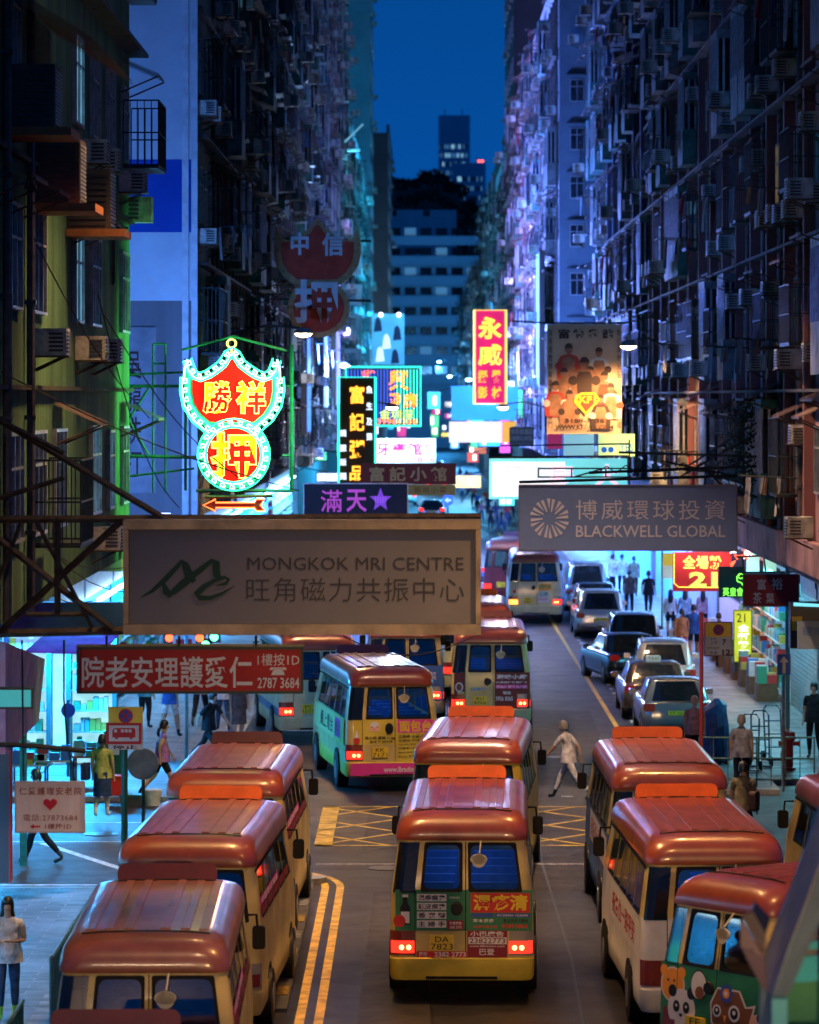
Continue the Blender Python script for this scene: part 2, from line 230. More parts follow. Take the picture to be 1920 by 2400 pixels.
# box junction
bx0, bx1, by0, by1 = -2.0, 6.6, 72.6, 79.6
segs = [([(bx0+.16, by0), (bx0+.16, by1)], .34), ([(bx0, by0+.07), (bx1, by0+.07)], .14), ([(bx0, by1-.07), (bx1, by1-.07)], .14), ([(bx1, by0), (bx1, by1)], .14)]
for k in range(-3, 6):
    for sgn in (1, -1):
        a0 = bx0+k*1.9
        P = []
        for t in (0, 1):
            xx = a0+t*5.2 if sgn > 0 else a0+5.2-t*5.2
            P.append((xx, by0+.1+t*(by1-by0-.2)))
        (xa, ya), (xb, yb) = P
        def clip(xc, A, B):
            t = (xc-A[0])/(B[0]-A[0]); return (xc, A[1]+t*(B[1]-A[1]))
        A, B = (xa, ya), (xb, yb)
        if min(xa, xb) < bx0: 
            if max(xa, xb) <= bx0: continue
            if A[0] < bx0: A = clip(bx0, (xa,ya), (xb,yb))
            else: B = clip(bx0, (xa,ya), (xb,yb))
        if max(xa, xb) > bx1:
            if min(xa, xb) >= bx1: continue
            if A[0] > bx1: A = clip(bx1, (xa,ya), (xb,yb))
            else: B = clip(bx1, (xa,ya), (xb,yb))
        segs.append(([A, B], .11))
marking('yellow_box_junction', segs, M_yel, .011)
marking('side_street_line', [([(-15, 73.3), (-5.2, 73.3)], .12), ([(-15, 76.6), (-3.4, 76.6)], .1), ([(-7.2, 73.1), (-4.7, 67.6)], .17), ([(-7.8, 66.8), (-4.7, 66.8)], .14), ([(-6.9, 59.6), (-5.9, 62)], .35)], M_wht)
marking('stop_line', [([(-1.9, 69.8), (3.0, 69.8)], .25)], mat('road_white_worn', (.28,.28,.28), .6, 0, .6, 9, dirt=(.06,.06,.06)))
marking('road_arrow', [([(1.0, 31), (1.0, 35.4)], .16), ([(.45, 34.2), (1.0, 35.6), (1.55, 34.2)], .3)], mat('road_white_worn', (0,0,0)))
marking('yellow_bay_line', [([(2.0, 44.6), (3.0, 44.6)], .5), ([(1.7, 36.2), (1.7, 40.6)], .35), ([(-.2, 35.2), (1.0, 35.2)], .5)], M_yel)
marking('crossing_studs', [([(1.2+.9*i, 81.6), (1.45+.9*i, 81.6)], .25) for i in range(7)], M_wht)
# kerbs and pavements
def slab(name, x0, x1, y0, y1, h=.12, m=None):
    b = MB(); b.box(x0, x1, y0, y1, -.1, h-.01); o = struct(b.build(name, M_kerb)); 
    t = .6; t2 = .3; b = MB(); nx = int((x1-x0-.3)/t); ny = int((y1-y0-.3)/t2)
    rnd = random.Random(int(x0*7+y0))
    for j in range(ny):
        for i in range(nx):
            xo = x0+.15+i*t+(t/2 if j % 2 else 0); 
            if xo+t > x1: continue
            yo = y0+.15+j*t2; z = h+rnd.uniform(-.003, .003); e = .008
            b.face([(xo+e, yo+e, z), (xo+t-e, yo+e, z), (xo+t-e, yo+t2-e, z), (xo+e, yo+t2-e, z)], rnd.choice((0,0,1)))
    p = b.build('paving_slabs', [m or M_pave, mat('paving_dark', (.125,.135,.14), .5, 0, .4, .9, .3, 30)], o); p['kind'] = 'stuff'
    return o
slab('pavement_left_near', -9.0, -4.6, 36, 65.8)
slab('pavement_left_far', -8.4, -4.4, 80.5, 150)
slab('side_street_pavement_left', -16, -8.45, 80.5, 88)
slab('pavement_right_far', 7.7, 10.2, 84, 180, m=mat('paving_r', (.15,.165,.18), .45, 0, .4, .7, .3, 30))
slab('pavement_right_near', 9.6, 12.6, 36, 66)
b = MB(); b.box(-8.4, -4.4, 150.05, 420, -.1, .11); b.box(7.7, 10.2, 180.05, 420, -.1, .11); struct(b.build('pavement_distant', M_pave))
# painted kerb strip dividing the bus bay
t = thing('kerb_island', 'low kerb island painted in yellow and white blocks beside the double yellow lines', 'kerb', (-1.95, 50, 0))
MB().box(-.11, .11, 3, 17.2, 0, .055).build('kerb_stone', mat('kerb_worn', (.06,.06,.06), .7, 0, .3, 3), t)
for k in range(7):
    MB().box(-.08, .08, 4.2+k*1.9, 5.0+k*1.9, .05, .064).build('painted_block', mat('block_worn_yellow', (.30,.20,.03), .7, 0, .5, 8) if k % 2 == 0 else mat('block_worn_white', (.20,.20,.20), .7, 0, .5, 8), t)
b = MB(); b.tube([(0,17.2,0),(0,17.2,.10)], .32, 20); b.build('kerb_tip', M_kerb, t)

# ------------------------------------------------------------------ facade parts (shared meshes, outward = +x)
def shared(mb, name, mats, smooth=None): return mb.mesh(name, mats, smooth)
def mk_window(w, h, n=2, d=.07):
    b = MB(); t = .045
    b.box(-.02, d, -w/2, w/2, 0, t); b.box(-.02, d, -w/2, w/2, h-t, h)
    for i in range(n+1): y = -w/2+(w-t)*i/n; b.box(-.02, d-.005*(i % 2)-.003, y, y+t, t, h-t)
    b.box(-.02, d-.01, -w/2+t, w/2-t, h*.66, h*.66+t*.8)
    p = MB(); p.box(-.02, .02, -w/2+.01, w/2-.01, .01, h-.01)
    return shared(b, 'window', M_frame), shared(p, 'pane', M_pane)
WIN = [mk_window(1.35, 1.35, 2), mk_window(1.0, 1.3, 2), mk_window(1.7, 1.4, 3)]
def mk_ac():
    b = MB(); b.box(0, .58, -.32, .32, 0, .42, 0)
    for k in range(6): b.box(.575, .597, -.29, .29, .04+k*.06, .075+k*.06, 1)
    for k in range(5):
        for sg in (-1, 1): b.box(.28, .52, *(sorted((sg*.315, sg*.335))), .06+k*.065, .095+k*.065, 1)
    b.tube([(0,-.26,-.24),(.5,-.26,-.02)], .016, 4, 2); b.tube([(0,.26,-.24),(.5,.26,-.02)], .016, 4, 2); b.box(0, .62, -.34, .34, -.03, -.003, 2)
    return shared(b, 'air_conditioner', [M_ac, M_acd, M_rust])
AC = mk_ac(); AC.transform(Matrix.Diagonal((.78,.85,.85,1)))
def mk_awning(w, d=.8, drop=.28):
    b = MB(); n = 14
    for i in range(n):
        y0 = -w/2+w*i/n; y1 = y0+w/n*.55; y2 = y0+w/n
        b.face([(0,y0,drop+.02),(d,y0,.02),(d,y1,.02),(0,y1,drop+.02)]); b.face([(0,y1,drop-.01),(d,y1,-.01),(d,y2,-.01),(0,y2,drop-.01)])
        b.face([(d,y0,.02),(d,y1,.02),(d,y1,-.01),(d,y0,-.01)])
    b.box(d-.02, d, -w/2, w/2, -.03, -.012)
    for s in (-1, 1): b.tube([(0,s*w*.46,-.3),(d,s*w*.46,-.02)], .014, 4)
    return shared(b, 'awning', M_awn)
AWN = [mk_awning(1.5, .65), mk_awning(2.2, .85, .35)]
def mk_cage(w, h, d):
    b = MB()
    for z in (0, h*.5, h): 
        for s in (-1, 1): b.box(0, d, s*w/2-.012, s*w/2+.012, z, z+.025)
        b.box(d-.012, d+.012, -w/2, w/2, z, z+.025)
    n = int(w/.16)
    for i in range(n+1): y = -w/2+w*i/n; b.box(d-.008, d+.008, y-.008, y+.008, 0, h)
    for i in range(5):
        for s in (-1, 1): x = d*i/5; b.box(x-.008, x+.008, s*w/2-.008, s*w/2+.008, 0, h)
    b.box(0, d, -w/2, w/2, -.04, -.002)
    return shared(b, 'window_grille', M_steel)
CAGE = [mk_cage(1.6, 1.5, .45), mk_cage(1.9, 1.1, .6)]
def mk_bay(w, h, d):
    b = MB(); b.box(0, d, -w/2, w/2, 0, h*.38, 0); b.box(0, d-.03, -w/2+.03, w/2-.03, h*.38, h*.92, 1); b.box(0, d, -w/2, w/2, h*.92, h, 0)
    for i in range(5): y = -w/2+(w-.05)*i/4; b.box(d-.05, d+.002, y, y+.05, h*.38, h*.92, 2)
    for s in (-1, 1): 
        for q in (.25, .6): b.box(d*q, d*q+.05, s*w/2-.028-.001*q, s*w/2+.002, h*.38, h*.92, 2)
    return b
BAYM = shared(mk_bay(1.8, 2.5, .5), 'enclosed_balcony', [mat('balcony_panel', (.17,.18,.18), .6, 0, .5, 2), M_pane, M_frame])
BAYG = shared(mk_bay(1.8, 2.5, .5), 'enclosed_balcony', [mat('balcony_green', (.05,.16,.14), .6, 0, .5, 2), M_pane, M_frame])
def mk_rack(seed):
    r = random.Random(seed); b = MB()
    for y in (-.5, .5): b.tube([(0,y,0),(1.15,y,.05)], .014, 4)
    for x in (.35, .65, .95, 1.13): b.tube([(x,-.55,.03),(x,.55,.03)], .01, 4)
    for x in (.35, .65, .95):
        y = -.5
        while y < .4:
            w_ = r.uniform(.22, .4); h_ = r.uniform(.35, .9); mi = r.randint(1, 6)
            if r.random() < .75:
                n = 5; P = [(x+.03*math.sin(i*2.1+y*9), y+w_*i/n) for i in range(n+1)]
                for i in range(n):
                    (xa, ya), (xb, yb) = P[i], P[i+1]; hh = h_*(1-.12*abs(i-n/2)/n)
                    b.face([(xa, ya, .03), (xb, yb, .03), (xb+.05, yb, .03-hh), (xa+.04, ya, .03-hh)], mi)
            y += w_+.06
    return shared(b, 'laundry_rack', [M_steel]+CLO)
RACK = [mk_rack(i) for i in (1, 2, 3)]
_pipe = {}
def pipe_mesh(h):
    k = round(h, 1)
    if k not in _pipe:
        b = MB(); b.tube([(.08,0,0),(.08,0,h)], .055, 6)
        z = 1.
        while z < h: b.box(0, .15, -.07, .07, z, z+.06); z += 1.5
        _pipe[k] = shared(b, 'drain_pipe', M_pipe)
    return _pipe[k]
def topz(Y): return H+930/F*Y
def building(label, side, x, y0, y1, ztop, wall, seed, z0=5.7, x_low=None, fh=2.95, bay=2.4, depth=9., lower=None, style='old', gable=None, lit=.07, ledge=True, pil=None, group='old apartment blocks lining the street', back=None):
    """side=+1: facade faces +x (left of the street); side=-1: faces -x"""
    lit = lit*1.6; r = random.Random(seed); root = thing('apartment_building', label, 'building', (x, y0, 0), 0, group); L = y1-y0
    xl = (x_low-x) if x_low is not None else -side*.6
    b = MB(); b.box(*sorted((0, -side*depth)), 0, L, z0, ztop); b.box(*sorted((xl, -side*depth)), .01, L-.01, 0, z0-.001, 1)
    b.build('wall', [wall, lower or wall], root)
    rz = 0 if side > 0 else math.pi
    vis = min(ztop, topz(y1)+1.5); nf = int((vis-z0)/fh)+1; nb = max(1, int(L/bay*(1.18 if style != 'tower' else 1))); bw = L/nb
    def put(name, me, y, z, dx=0, mats=None): 
        return ob(name, me, root, (side*dx, y, z), rz, mats)
    # roof parapet
    MB().box(*sorted((side*.12, -side*.2)), -.05, L+.05, ztop-.02, ztop+.9).build('parapet', wall, root)
    for f in range(nf):
        z = z0+f*fh
        if z > ztop-1.5: break
        if ledge and (f > 0): MB().box(*sorted((side*.002, side*r.choice((.10,.14,.25,.35)))), .1, L-.1, z-.06, z).build('floor_ledge', M_ledge, root)
        for k in range(nb):
            yc = (k+.5)*bw
            if topz(y0+yc)+1 < z: continue
            u = r.random()
            if style == 'plain' and u < .12: continue
            if style == 'old' and u < .20:
                put('enclosed_balcony', r.choice((BAYM, BAYG)), yc, z+.25)
                if r.random() < .7: put('air_conditioner', AC, yc+r.uniform(-.5,.5), z+.35+2.1*.0, .77)
                if r.random() < .5: put('awning', AWN[1], yc, z+2.75, .02)
                continue
            wm, pm = r.choice(WIN) if bw > 2 else WIN[1]
            wn = put('window', wm, yc, z+.95, .003)
            q = r.random(); pmats = [M_panel1 if q < lit*.6 else (M_panel2 if q < lit*.75 else M_paneb)] if q < lit else None
            ob('pane', pm, wn, (0,0,0), 0, pmats)
            if style == 'tower': 
                if r.random() < .25: put('air_conditioner', AC, yc+bw*.3, z+.4)
                continue
            if style == 'plain':
                if r.random() < .5: put('air_conditioner', AC, yc+r.uniform(-1,1), z+.4, .01)
                if r.random() < .12: put('window_grille', r.choice(CAGE), yc, z+.85, .08)
                if r.random() < .3: put('awning', AWN[0], yc, z+2.42, .02)
                continue
            if r.random() < .3: put('window_grille', r.choice(CAGE), yc, z+.85, .08)
            if r.random() < .38: put('awning', r.choice(AWN), yc, z+2.42, .02)
            if r.random() < .55: put('air_conditioner', AC, yc+bw*r.choice((-.36,.36,.1)), z+r.choice((.42,.42,.5,1.9)), .01)
            if r.random() < .16: put('laundry_rack', r.choice(RACK), yc, z+r.uniform(.9, 2.2), .05)
    for k in range(nb+1):
        if style != 'tower' and r.random() < (.75 if style == 'old' else .7): put('drain_pipe', pipe_mesh(vis-z0), min(L-.1, max(.1, k*bw+r.uniform(-.15,.15))), z0)
        if pil and k % 2 == 0: MB().box(*sorted((side*.001, side*.22)), k*bw-.16, k*bw+.16, z0+.05, vis).build('pilaster', pil, root)
    return root, r

def seam(name, P, w_, m, z=.0075):
    mb = MB(); stripe(mb, P, w_, z); return struct(mb.build(name, m))
tar = mat('tar_seam', (.008,.008,.009), .45, 0, 0)
rr0 = random.Random(12)
for P in ([(.12,38),(.2,49),(.1,57),(.22,66),(.16,79)], [(2.1,44),(2.3,58),(2.2,70),(2.5,84),(2.4,110)], [(-1.0,72),(-.2,73.2),(1.1,72.8),(3.4,73.6)], [(-4.4,70.4),(-2.4,70.9),(-.4,70.2),(1.6,70.7)], [(4.4,66),(4.2,80),(4.5,96)], [(-.8,84),(-.6,96),(-.9,120)]): 
    Q = [(x+rr0.uniform(-.03,.03), y) for x, y in P]; seam('tar_seam', Q, .045, tar)
for x, y in ((1.9,80.8),(-.6,69.2),(3.3,90.5),(2.2,49.5),(-3.4,72.6),(-6.2,74.6),(.9,46.3)):
    t = thing('manhole_cover', 'round iron manhole cover in the asphalt'+{80.8:' just past the box junction',69.2:' before the box junction',90.5:' by the yellow line',49.5:' between the lanes near the white sided minibus',72.6:' in the mouth of the side street',74.6:' in the side street under the walker',46.3:' behind the green backed minibus'}[y], 'manhole cover', (x, y, 0)); MB().tube([(0,0,-.01),(0,0,.012)], .34, 20).build('cover', mat('iron_cover', (.035,.033,.03), .4, .6, .3, 6), t)
stn = mat('oil_stain', (.012,.012,.013), .6, 0, .4, 3)
for x, y, rx, ry in ((1.2,49,.5,2.2),(.6,61,.6,2.5),(-3,68.5,.6,1.5),(3.4,70,.8,2),(2.4,88,.6,3),(-.4,76,.7,1.6),(3.2,101,.5,3)):
    mb = MB(); mb.face([(x+rx*math.cos(k*.45)*rr0.uniform(.75,1.15), y+ry*math.sin(k*.45)*rr0.uniform(.75,1.15), .0065) for k in range(14)]); struct(mb.build('oil_stain', stn))
# ------------------------------------------------------------------ minibuses
XF = [-.84,-.66,-.57,0,.105,.66,.84]; SF = [0,.045,.20,.215,.37,.385,.54,.555,.71,.725,.88,.96,1]; FFX = [.84,-.84]; NA = 5
def outline(w, yr, yf, cr, cf, XF=XF, SF=SF, FFX=FFX):
    P = []; ir = w-cr
    for x in XF: P.append((x/.84*ir, yr))
    for k in range(1, NA): a = k/NA*math.pi/2; P.append((w-cr+cr*math.sin(a), yr+cr-cr*math.cos(a)))
    for s in SF: P.append((w, yr+cr+s*(yf-yr-cr-cf)))
    for k in range(1, NA): a = k/NA*math.pi/2; P.append((w-cf+cf*math.cos(a), yf-cf+cf*math.sin(a)))
    for x in FFX: P.append((x/.84*(w-cf), yf))
    for k in range(1, NA): a = k/NA*math.pi/2; P.append((-(w-cf)-cf*math.sin(a), yf-cf+cf*math.cos(a)))
    for s in reversed(SF): P.append((-w, yr+cr+s*(yf-yr-cr-cf)))
    for k in range(1, NA): a = k/NA*math.pi/2; P.append((-(w-cr)-cr*math.cos(a), yr+cr-cr*math.sin(a)))
    return P
nX, nS = len(XF), len(SF)
I_RS = nX+NA-1                    # first index of the right side
I_FR = I_RS+nS+NA-1               # front
I_LS = I_FR+2+NA-1                # left side (runs front to rear)
I_TOT = I_LS+nS+NA-1
LV = [(.34,.985,.01,6.62,.16,.25), (.40,1.01,-.02,6.65,.17,.28), (.64,1.015,-.02,6.66,.17,.28), (.66,1.005,.01,6.62,.16,.28), (1.04,1.005,.02,6.6,.16,.28), (1.58,.985,.045,6.42,.15,.25), (2.24,.90,.155,5.98,.15,.25), (2.31,.885,.17,5.9,.15,.25)]
def lvl(z):
    for a, b in zip(LV, LV[1:]):
        if z <= b[0]: t = max(0, (z-a[0])/(b[0]-a[0])); return [p+(q-p)*t for p, q in zip(a, b)]
    return list(LV[-1])
def ring(z, off=0):
    _, w_, yr, yf, cr, cf = lvl(z); return [(x, y, z) for x, y in outline(w_+off, yr-off, yf+off, cr+off, cf+off)]
def yrear(z): return lvl(z)[2]
HOLES = {3: 'rear_window', 4: None}
side_holes = [(1,2),(3,4),(5,6),(7,8),(9,10)]
M_rub = mat('window_rubber', (.01,.01,.011), .75, 0, 0); M_rub.node_tree.nodes['Principled BSDF'].inputs['Specular IOR Level'].default_value = .15
M_bg = glass('bus_glass', (.45,.52,.60), .12)
M_bgd = glass('bus_glass_dark', (.16,.20,.24), .0)
M_seat = mat('seat_blue', (.05,.13,.5), .7, 0, .2, 5)
M_int = mat('bus_interior', (.25,.25,.24), .7, 0, .2, 3)
M_cream = mat('bus_cream', (.58,.45,.15), .45, 0, .25, 1.3, coat=.2)
M_pale = mat('bus_pale', (.56,.50,.26), .45, 0, .25, 1.3, coat=.2)
M_red = mat('bus_roof_red', (.28,.052,.024), .33, 0, .35, .8, coat=.35)
M_red2 = mat('bus_roof_faded', (.26,.080,.048), .33, 0, .4, .8, coat=.35)
M_board = mat('board_orange_red', (.62,.10,.015), .5, 0, .25, 2)
M_board2 = mat('board_maroon', (.13,.022,.022), .4, 0, .25, 2)  # darker copy of the board colour, stands in for boards in shadow
M_bgreen = mat('bus_green', (.025,.20,.085), .46, 0, .25, 1.5, coat=.1)
M_bblue = mat('bus_blue', (.03,.12,.33), .46, 0, .25, 1.5, coat=.1)
M_byel = mat('bus_yellow', (.62,.48,.06), .46, 0, .2, 1.5, coat=.1)
M_bpink = mat('bus_pink', (.70,.03,.26), .46, 0, .15, 2)
M_bmar = mat('bus_maroon', (.12,.015,.02), .46, 0, .2, 2, coat=.1)
M_bwhite = mat('bus_white', (.62,.62,.62), .46, 0, .2, 1.5, coat=.1)
M_plate = mat('plate_yellow', (.75,.52,.02), .4, 0, .1, 6)
M_ink = mat('black_ink', (.01,.01,.01), .5, 0, 0)
M_lensd = mat('lamp_lens_dark', (.16,.02,.02), .2, 0, 0)
M_lensw = mat('lamp_lens_grey', (.22,.2,.18), .2, 0, 0)
E_tail = em('tail_light_on', (1., .02, .01), 3.2)
E_tailc = em('tail_light_core', (1., .46, .12), 6)
E_amber = em('indicator_on', (1., .30, .02), 5)
E_busin = em('bus_ceiling_lamp', (.25,.5,1.), 3.2)
RIB = MB(); RIB.prism([(-.06,-.01),(-.045,.012),(.045,.012),(.06,-.01)], .75, 4.95); RIB = RIB.mesh('roof_rib', M_red)
SEAT = MB()
for s in (-1, 1): SEAT.box(s*.48-.36, s*.48+.36, 0, .12, .7, 1.62); SEAT.box(s*.48-.36, s*.48+.36, .12, .5, .7, .9)
SEAT = SEAT.mesh('seat_row', M_seat)
TYRE = MB(); TYRE.tube([(-.13,0,0),(-.12,0,0),(.12,0,0),(.13,0,0)], [.33,.38,.38,.33], 20); TYRE = TYRE.mesh('tyre', M_blk, 40)
RIM = MB(); RIM.tube([(-.137,0,0),(.137,0,0)], .2, 16); RIM = RIM.mesh('rim', M_grey, 40)
def rr(x0, z0, x1, z1, r, n=4):
    P = []
    for cx, cz, a0 in ((x1-r, z0+r, -90), (x1-r, z1-r, 0), (x0+r, z1-r, 90), (x0+r, z0+r, 180)):
        for k in range(n+1): a = R(a0+90*k/n); P.append((cx+r*math.cos(a), cz+r*math.sin(a)))
    return P
BOARD = MB(); BOARD.prism(rr(-.60, 0, .60, .255, .09), 0, .2); 
def frame_on(mb, P4, wm, hm, rad=.09, t=.035, out=(0,-1,0), off=.008):
    """rounded rubber ring around the hole P4 (bl, br, tr, tl)"""
    bl, br, tr, tl = [Vector(p) for p in P4]; o = Vector(out)*off
    f = lambda u, v: (bl*(1-u)+br*u)*(1-v)+(tl*(1-u)+tr*u)*v+o
    wd = (br-bl).length; ht = (tl-bl).length
    inn = rr(t, t, wd-t, ht-t, rad, 4); N = len(inn); cx, cz = wd/2, ht/2; outp = rr(-.012, -.012, wd+.012, ht+.012, .03, 4)
    b = len(mb.v)
    for p in inn: mb.v.append(tuple(f(p[0]/wd, p[1]/ht)))
    for p in outp: mb.v.append(tuple(f(p[0]/wd, p[1]/ht)))
    for i in range(N): j = (i+1) % N; mb.f.append((b+i, b+N+i, b+N+j, b+j)); mb.mi.append(0)
def minibus(label, x, Y, yaw, roof=M_red2, board=M_board, body=M_cream, lower=None, bumper=None, plate=('PLB','1234'), tail=True, ads=None, glassm=None, indic=0, lit=0, detail=2, scale=1., roofrib=True):
    t = thing('minibus', label, 'minibus', (x, Y, 0), -R(yaw), 'red-roofed public light buses queuing and driving in the street')
    if scale != 1: t.scale = (scale,)*3
    lower = lower or body; bumper = bumper or lower; glassm = glassm or M_bg
    b = MB(); Rg = [ring(l[0]) for l in LV]
    base = []
    for r_ in Rg: base.append(len(b.v)); b.v += r_
    panes = []; n = I_TOT
    for k in range(len(LV)-1):
        for j in range(n):
            j2 = (j+1) % n; q = (base[k]+j, base[k]+j2, base[k+1]+j2, base[k+1]+j)
            mi = 2 if k < 3 else (1 if k < 5 else 0)
            if k == 5:
                hole = None
                if j == 2: hole = 'rear_window'
                elif j == 4 or j == 5: hole = 'big'
                elif j >= I_RS and j-I_RS in [h[0] for h in side_holes]: hole = 'side_window'
                elif I_LS <= j < I_LS+nS-1 and (nS-2-(j-I_LS)) in [h[0] for h in side_holes]: hole = 'side_window'
                elif j == I_FR: hole = 'windscreen'
                if hole:
                    if hole != 'big': panes.append((hole, [b.v[i] for i in q], j))
                    continue
            b.f.append(q); b.mi.append(mi)
    big = [Rg[5][4], Rg[5][6], Rg[6][6], Rg[6][4]]; panes.append(('rear_window', big, 4))
    b.f.append(tuple(base[0]+j for j in range(n))[::-1]); b.mi.append(2)
    b.build('body', [body, lower, bumper], t, smooth=32)
    # roof
    RL = [(2.275,.90,.15,5.93,.2,.3), (2.285,.925,.115,5.98,.2,.3), (2.34,.93,.105,5.98,.22,.32), (2.45,.915,.13,5.9,.26,.36), (2.54,.885,.19,5.78,.3,.4), (2.60,.84,.28,5.62,.34,.42), (2.635,.78,.38,5.45,.38,.44), (2.655,.70,.5,5.25,.4,.44), (2.668,.5,.75,5.0,.3,.3), (2.675,.2,1.05,4.7,.1,.1)]
    b = MB(); base = []
    for z, w_, yr, yf, cr, cf in RL: base.append(len(b.v)); b.v += [(px, py, z) for px, py in outline(w_, yr, yf, cr, cf)]
    for k in range(len(RL)-1):
        for j in range(n): j2 = (j+1) % n; b.f.append((base[k]+j, base[k]+j2, base[k+1]+j2, base[k+1]+j)); b.mi.append(0)
    b.f.append(tuple(base[-1]+j for j in range(n))); b.mi.append(0)
    b.f.append(tuple(base[0]+j for j in range(n))[::-1]); b.mi.append(0)
    rf = b.build('roof', roof, t, smooth=50)
    if roofrib:
        for xx in (-.62,-.42,-.20,.20,.42,.62): ob('roof_rib', RIB, rf, (xx, 0, {.62:2.659,.42:2.669,.20:2.6745}[abs(xx)]), 0, [roof])
    for yy, ww_ in ((.56,.70),(5.02,.68)): MB().tube([(-ww_,yy,2.652),(-.45,yy+.02,2.671),(0,yy+.03,2.675),(.45,yy+.02,2.671),(ww_,yy,2.652)], .009, 4).build('roof_seam', M_rub, rf)
    bd = BOARD.build('destination_board', board, t, (0, 5.15, 2.62), (R(-28), 0, 0)); 
    for j, (nm, P4, ji) in enumerate(panes):
        P = [Vector(p) for p in P4]
        nrm = (P[1]-P[0]).cross(P[3]-P[0]).normalized(); cen = sum(P, Vector())/4
        if nrm.dot(Vector((cen.x, cen.y-3.2, 0))) < 0: nrm = -nrm
        m = MB(); 
        pts = P
        m.face([p-nrm*.006 for p in pts]); pn = m.build(nm, glassm, t)
        fr = MB(); frame_on(fr, [tuple(p) for p in pts], 1, 1, .09 if nm == 'rear_window' else .05, .03, tuple(nrm)); fr.build('window_seal', M_rub, pn)
    # corner window patch (left rear) and right rear corner pillar stay body; dark glass patch wraps the left corner
    def patch(name, idx, zs, m, off=.006, parent=t):
        b = MB(); rows = [ring(z, off) for z in zs]
        for k in range(len(zs)-1):
            for a, c in zip(idx, idx[1:]): b.face([rows[k][a], rows[k][c], rows[k+1][c], rows[k+1][a]])
        return b.build(name, m, parent, smooth=40)
    cor = [I_TOT-3, I_TOT-2, I_TOT-1, 0, 1]
    patch('corner_window', cor, [1.56, 1.58, 2.24, 2.25], M_pane, .008)
    patch('roof_gutter', list(range(I_RS-1, I_RS+nS)), [2.20, 2.24], M_rub, .01) if detail > 1 else None
    patch('roof_gutter', list(range(I_LS, I_LS+nS)), [2.20, 2.24], M_rub, .01) if detail > 1 else None
    # rear door seams, handle
    MB().tube([(-.66*.99, yrear(z)-.005, z) for z in (.67, 1.04, 1.58, 2.26)], .006, 4).tube([(.055, yrear(z)-.005, z) for z in (.67, 1.04, 1.58, 2.26)], .006, 4).build('door_seam', M_rub, t)
    MB().tube([(-.07, .03, 1.34), (-.07, -.004, 1.34)], [.085, .075], 16).build('spare_vent', M_blk, t)
    # tail lights
    for sd in (-1, 1):
        idx = [I_TOT-4, I_TOT-3, I_TOT-2, I_TOT-1, 0, 1] if sd < 0 else [5, 6, 7, 8, 9, 10]
        h = patch('tail_light', idx, [.69, 1.03], M_lensw if sd > 0 else M_lensd, .012)
        patch('lamp_lens', idx[(1 if sd < 0 else 0):(6 if sd < 0 else 5)], [.72, .89], (E_amber if indic == sd else E_tail) if tail else M_lensd, .018, h)
        if tail and detail > 1:
            for q in (.74, .84): MB().tube([(sd*q, -.01, .80), (sd*q, -.028, .80)], .035, 10).build('bulb', E_tailc, h)
    # plate
    pl = MB().box(-.448, -.104, -.022, .0, .755, .975).build('number_plate', M_plate, t)
    mb = MB(); text_into(mb, plate[0], -.37, .875, -.18, .955, -.0235); text_into(mb, plate[1], -.43, .77, -.12, .855, -.0235); mb.build('lettering', M_ink, pl)
    # bumper step, under mirror
    MB().box(-.5, .5, -.05, .02, .36, .40).build('bumper_step', M_rub, t)
    mi = MB(); mi.tube([(.27, .14, 2.30), (.25, -.02, 2.12)], .012, 5, 0); mi.tube([(.24, -.035, 2.02), (.24, -.05, 2.02)], [.001, .10], 14, 0); 
    b = len(mi.v); 
    mi.prism([(.24+.12*math.cos(a*math.pi/9), 2.04+.07*math.sin(a*math.pi/9)) for a in range(18)], -.05, -.02)
    mi.build('parking_mirror', mat('mirror_cream', (.5,.46,.3), .3, 0, 0), t)
    for sd in (-1, 1):
        m = MB(); m.tube([(sd*.93, 5.75, 2.15), (sd*1.06, 5.85, 2.14), (sd*1.08, 5.85, 1.9)], .018, 5); mm = m.build('mirror_arm', M_rub, t)
        MB().prism(rr(sd*1.09-.08, 1.72, sd*1.09+.08, 2.0, .04, 3), 5.8, 5.92).build('wing_mirror', M_rub, mm)
        for yy in (1.5, 5.45):
            a = MB(); a.prism([(.47*math.cos(k*math.pi/12), .36+.47*math.sin(k*math.pi/12)) for k in range(13)], 0, .02)
            ar = a.build('wheel_arch', M_rub, t, (sd*1.018-.01, yy, .02), R(90))
            wl = ob('tyre', TYRE, t, (sd*.93, yy, .38)); ob('rim', RIM, wl)
    if detail > 1:
        for k in range(5): ob('seat_row', SEAT, t, (0, .7+k*.95, 0))
        MB().box(-.9, .9, .2, 6.2, .55, .69).build('floor_panel', M_int, t)
        if lit: MB().box(-.25, .25, .6, 5.2, 2.21, 2.23).build('ceiling_lamp', E_busin, t)
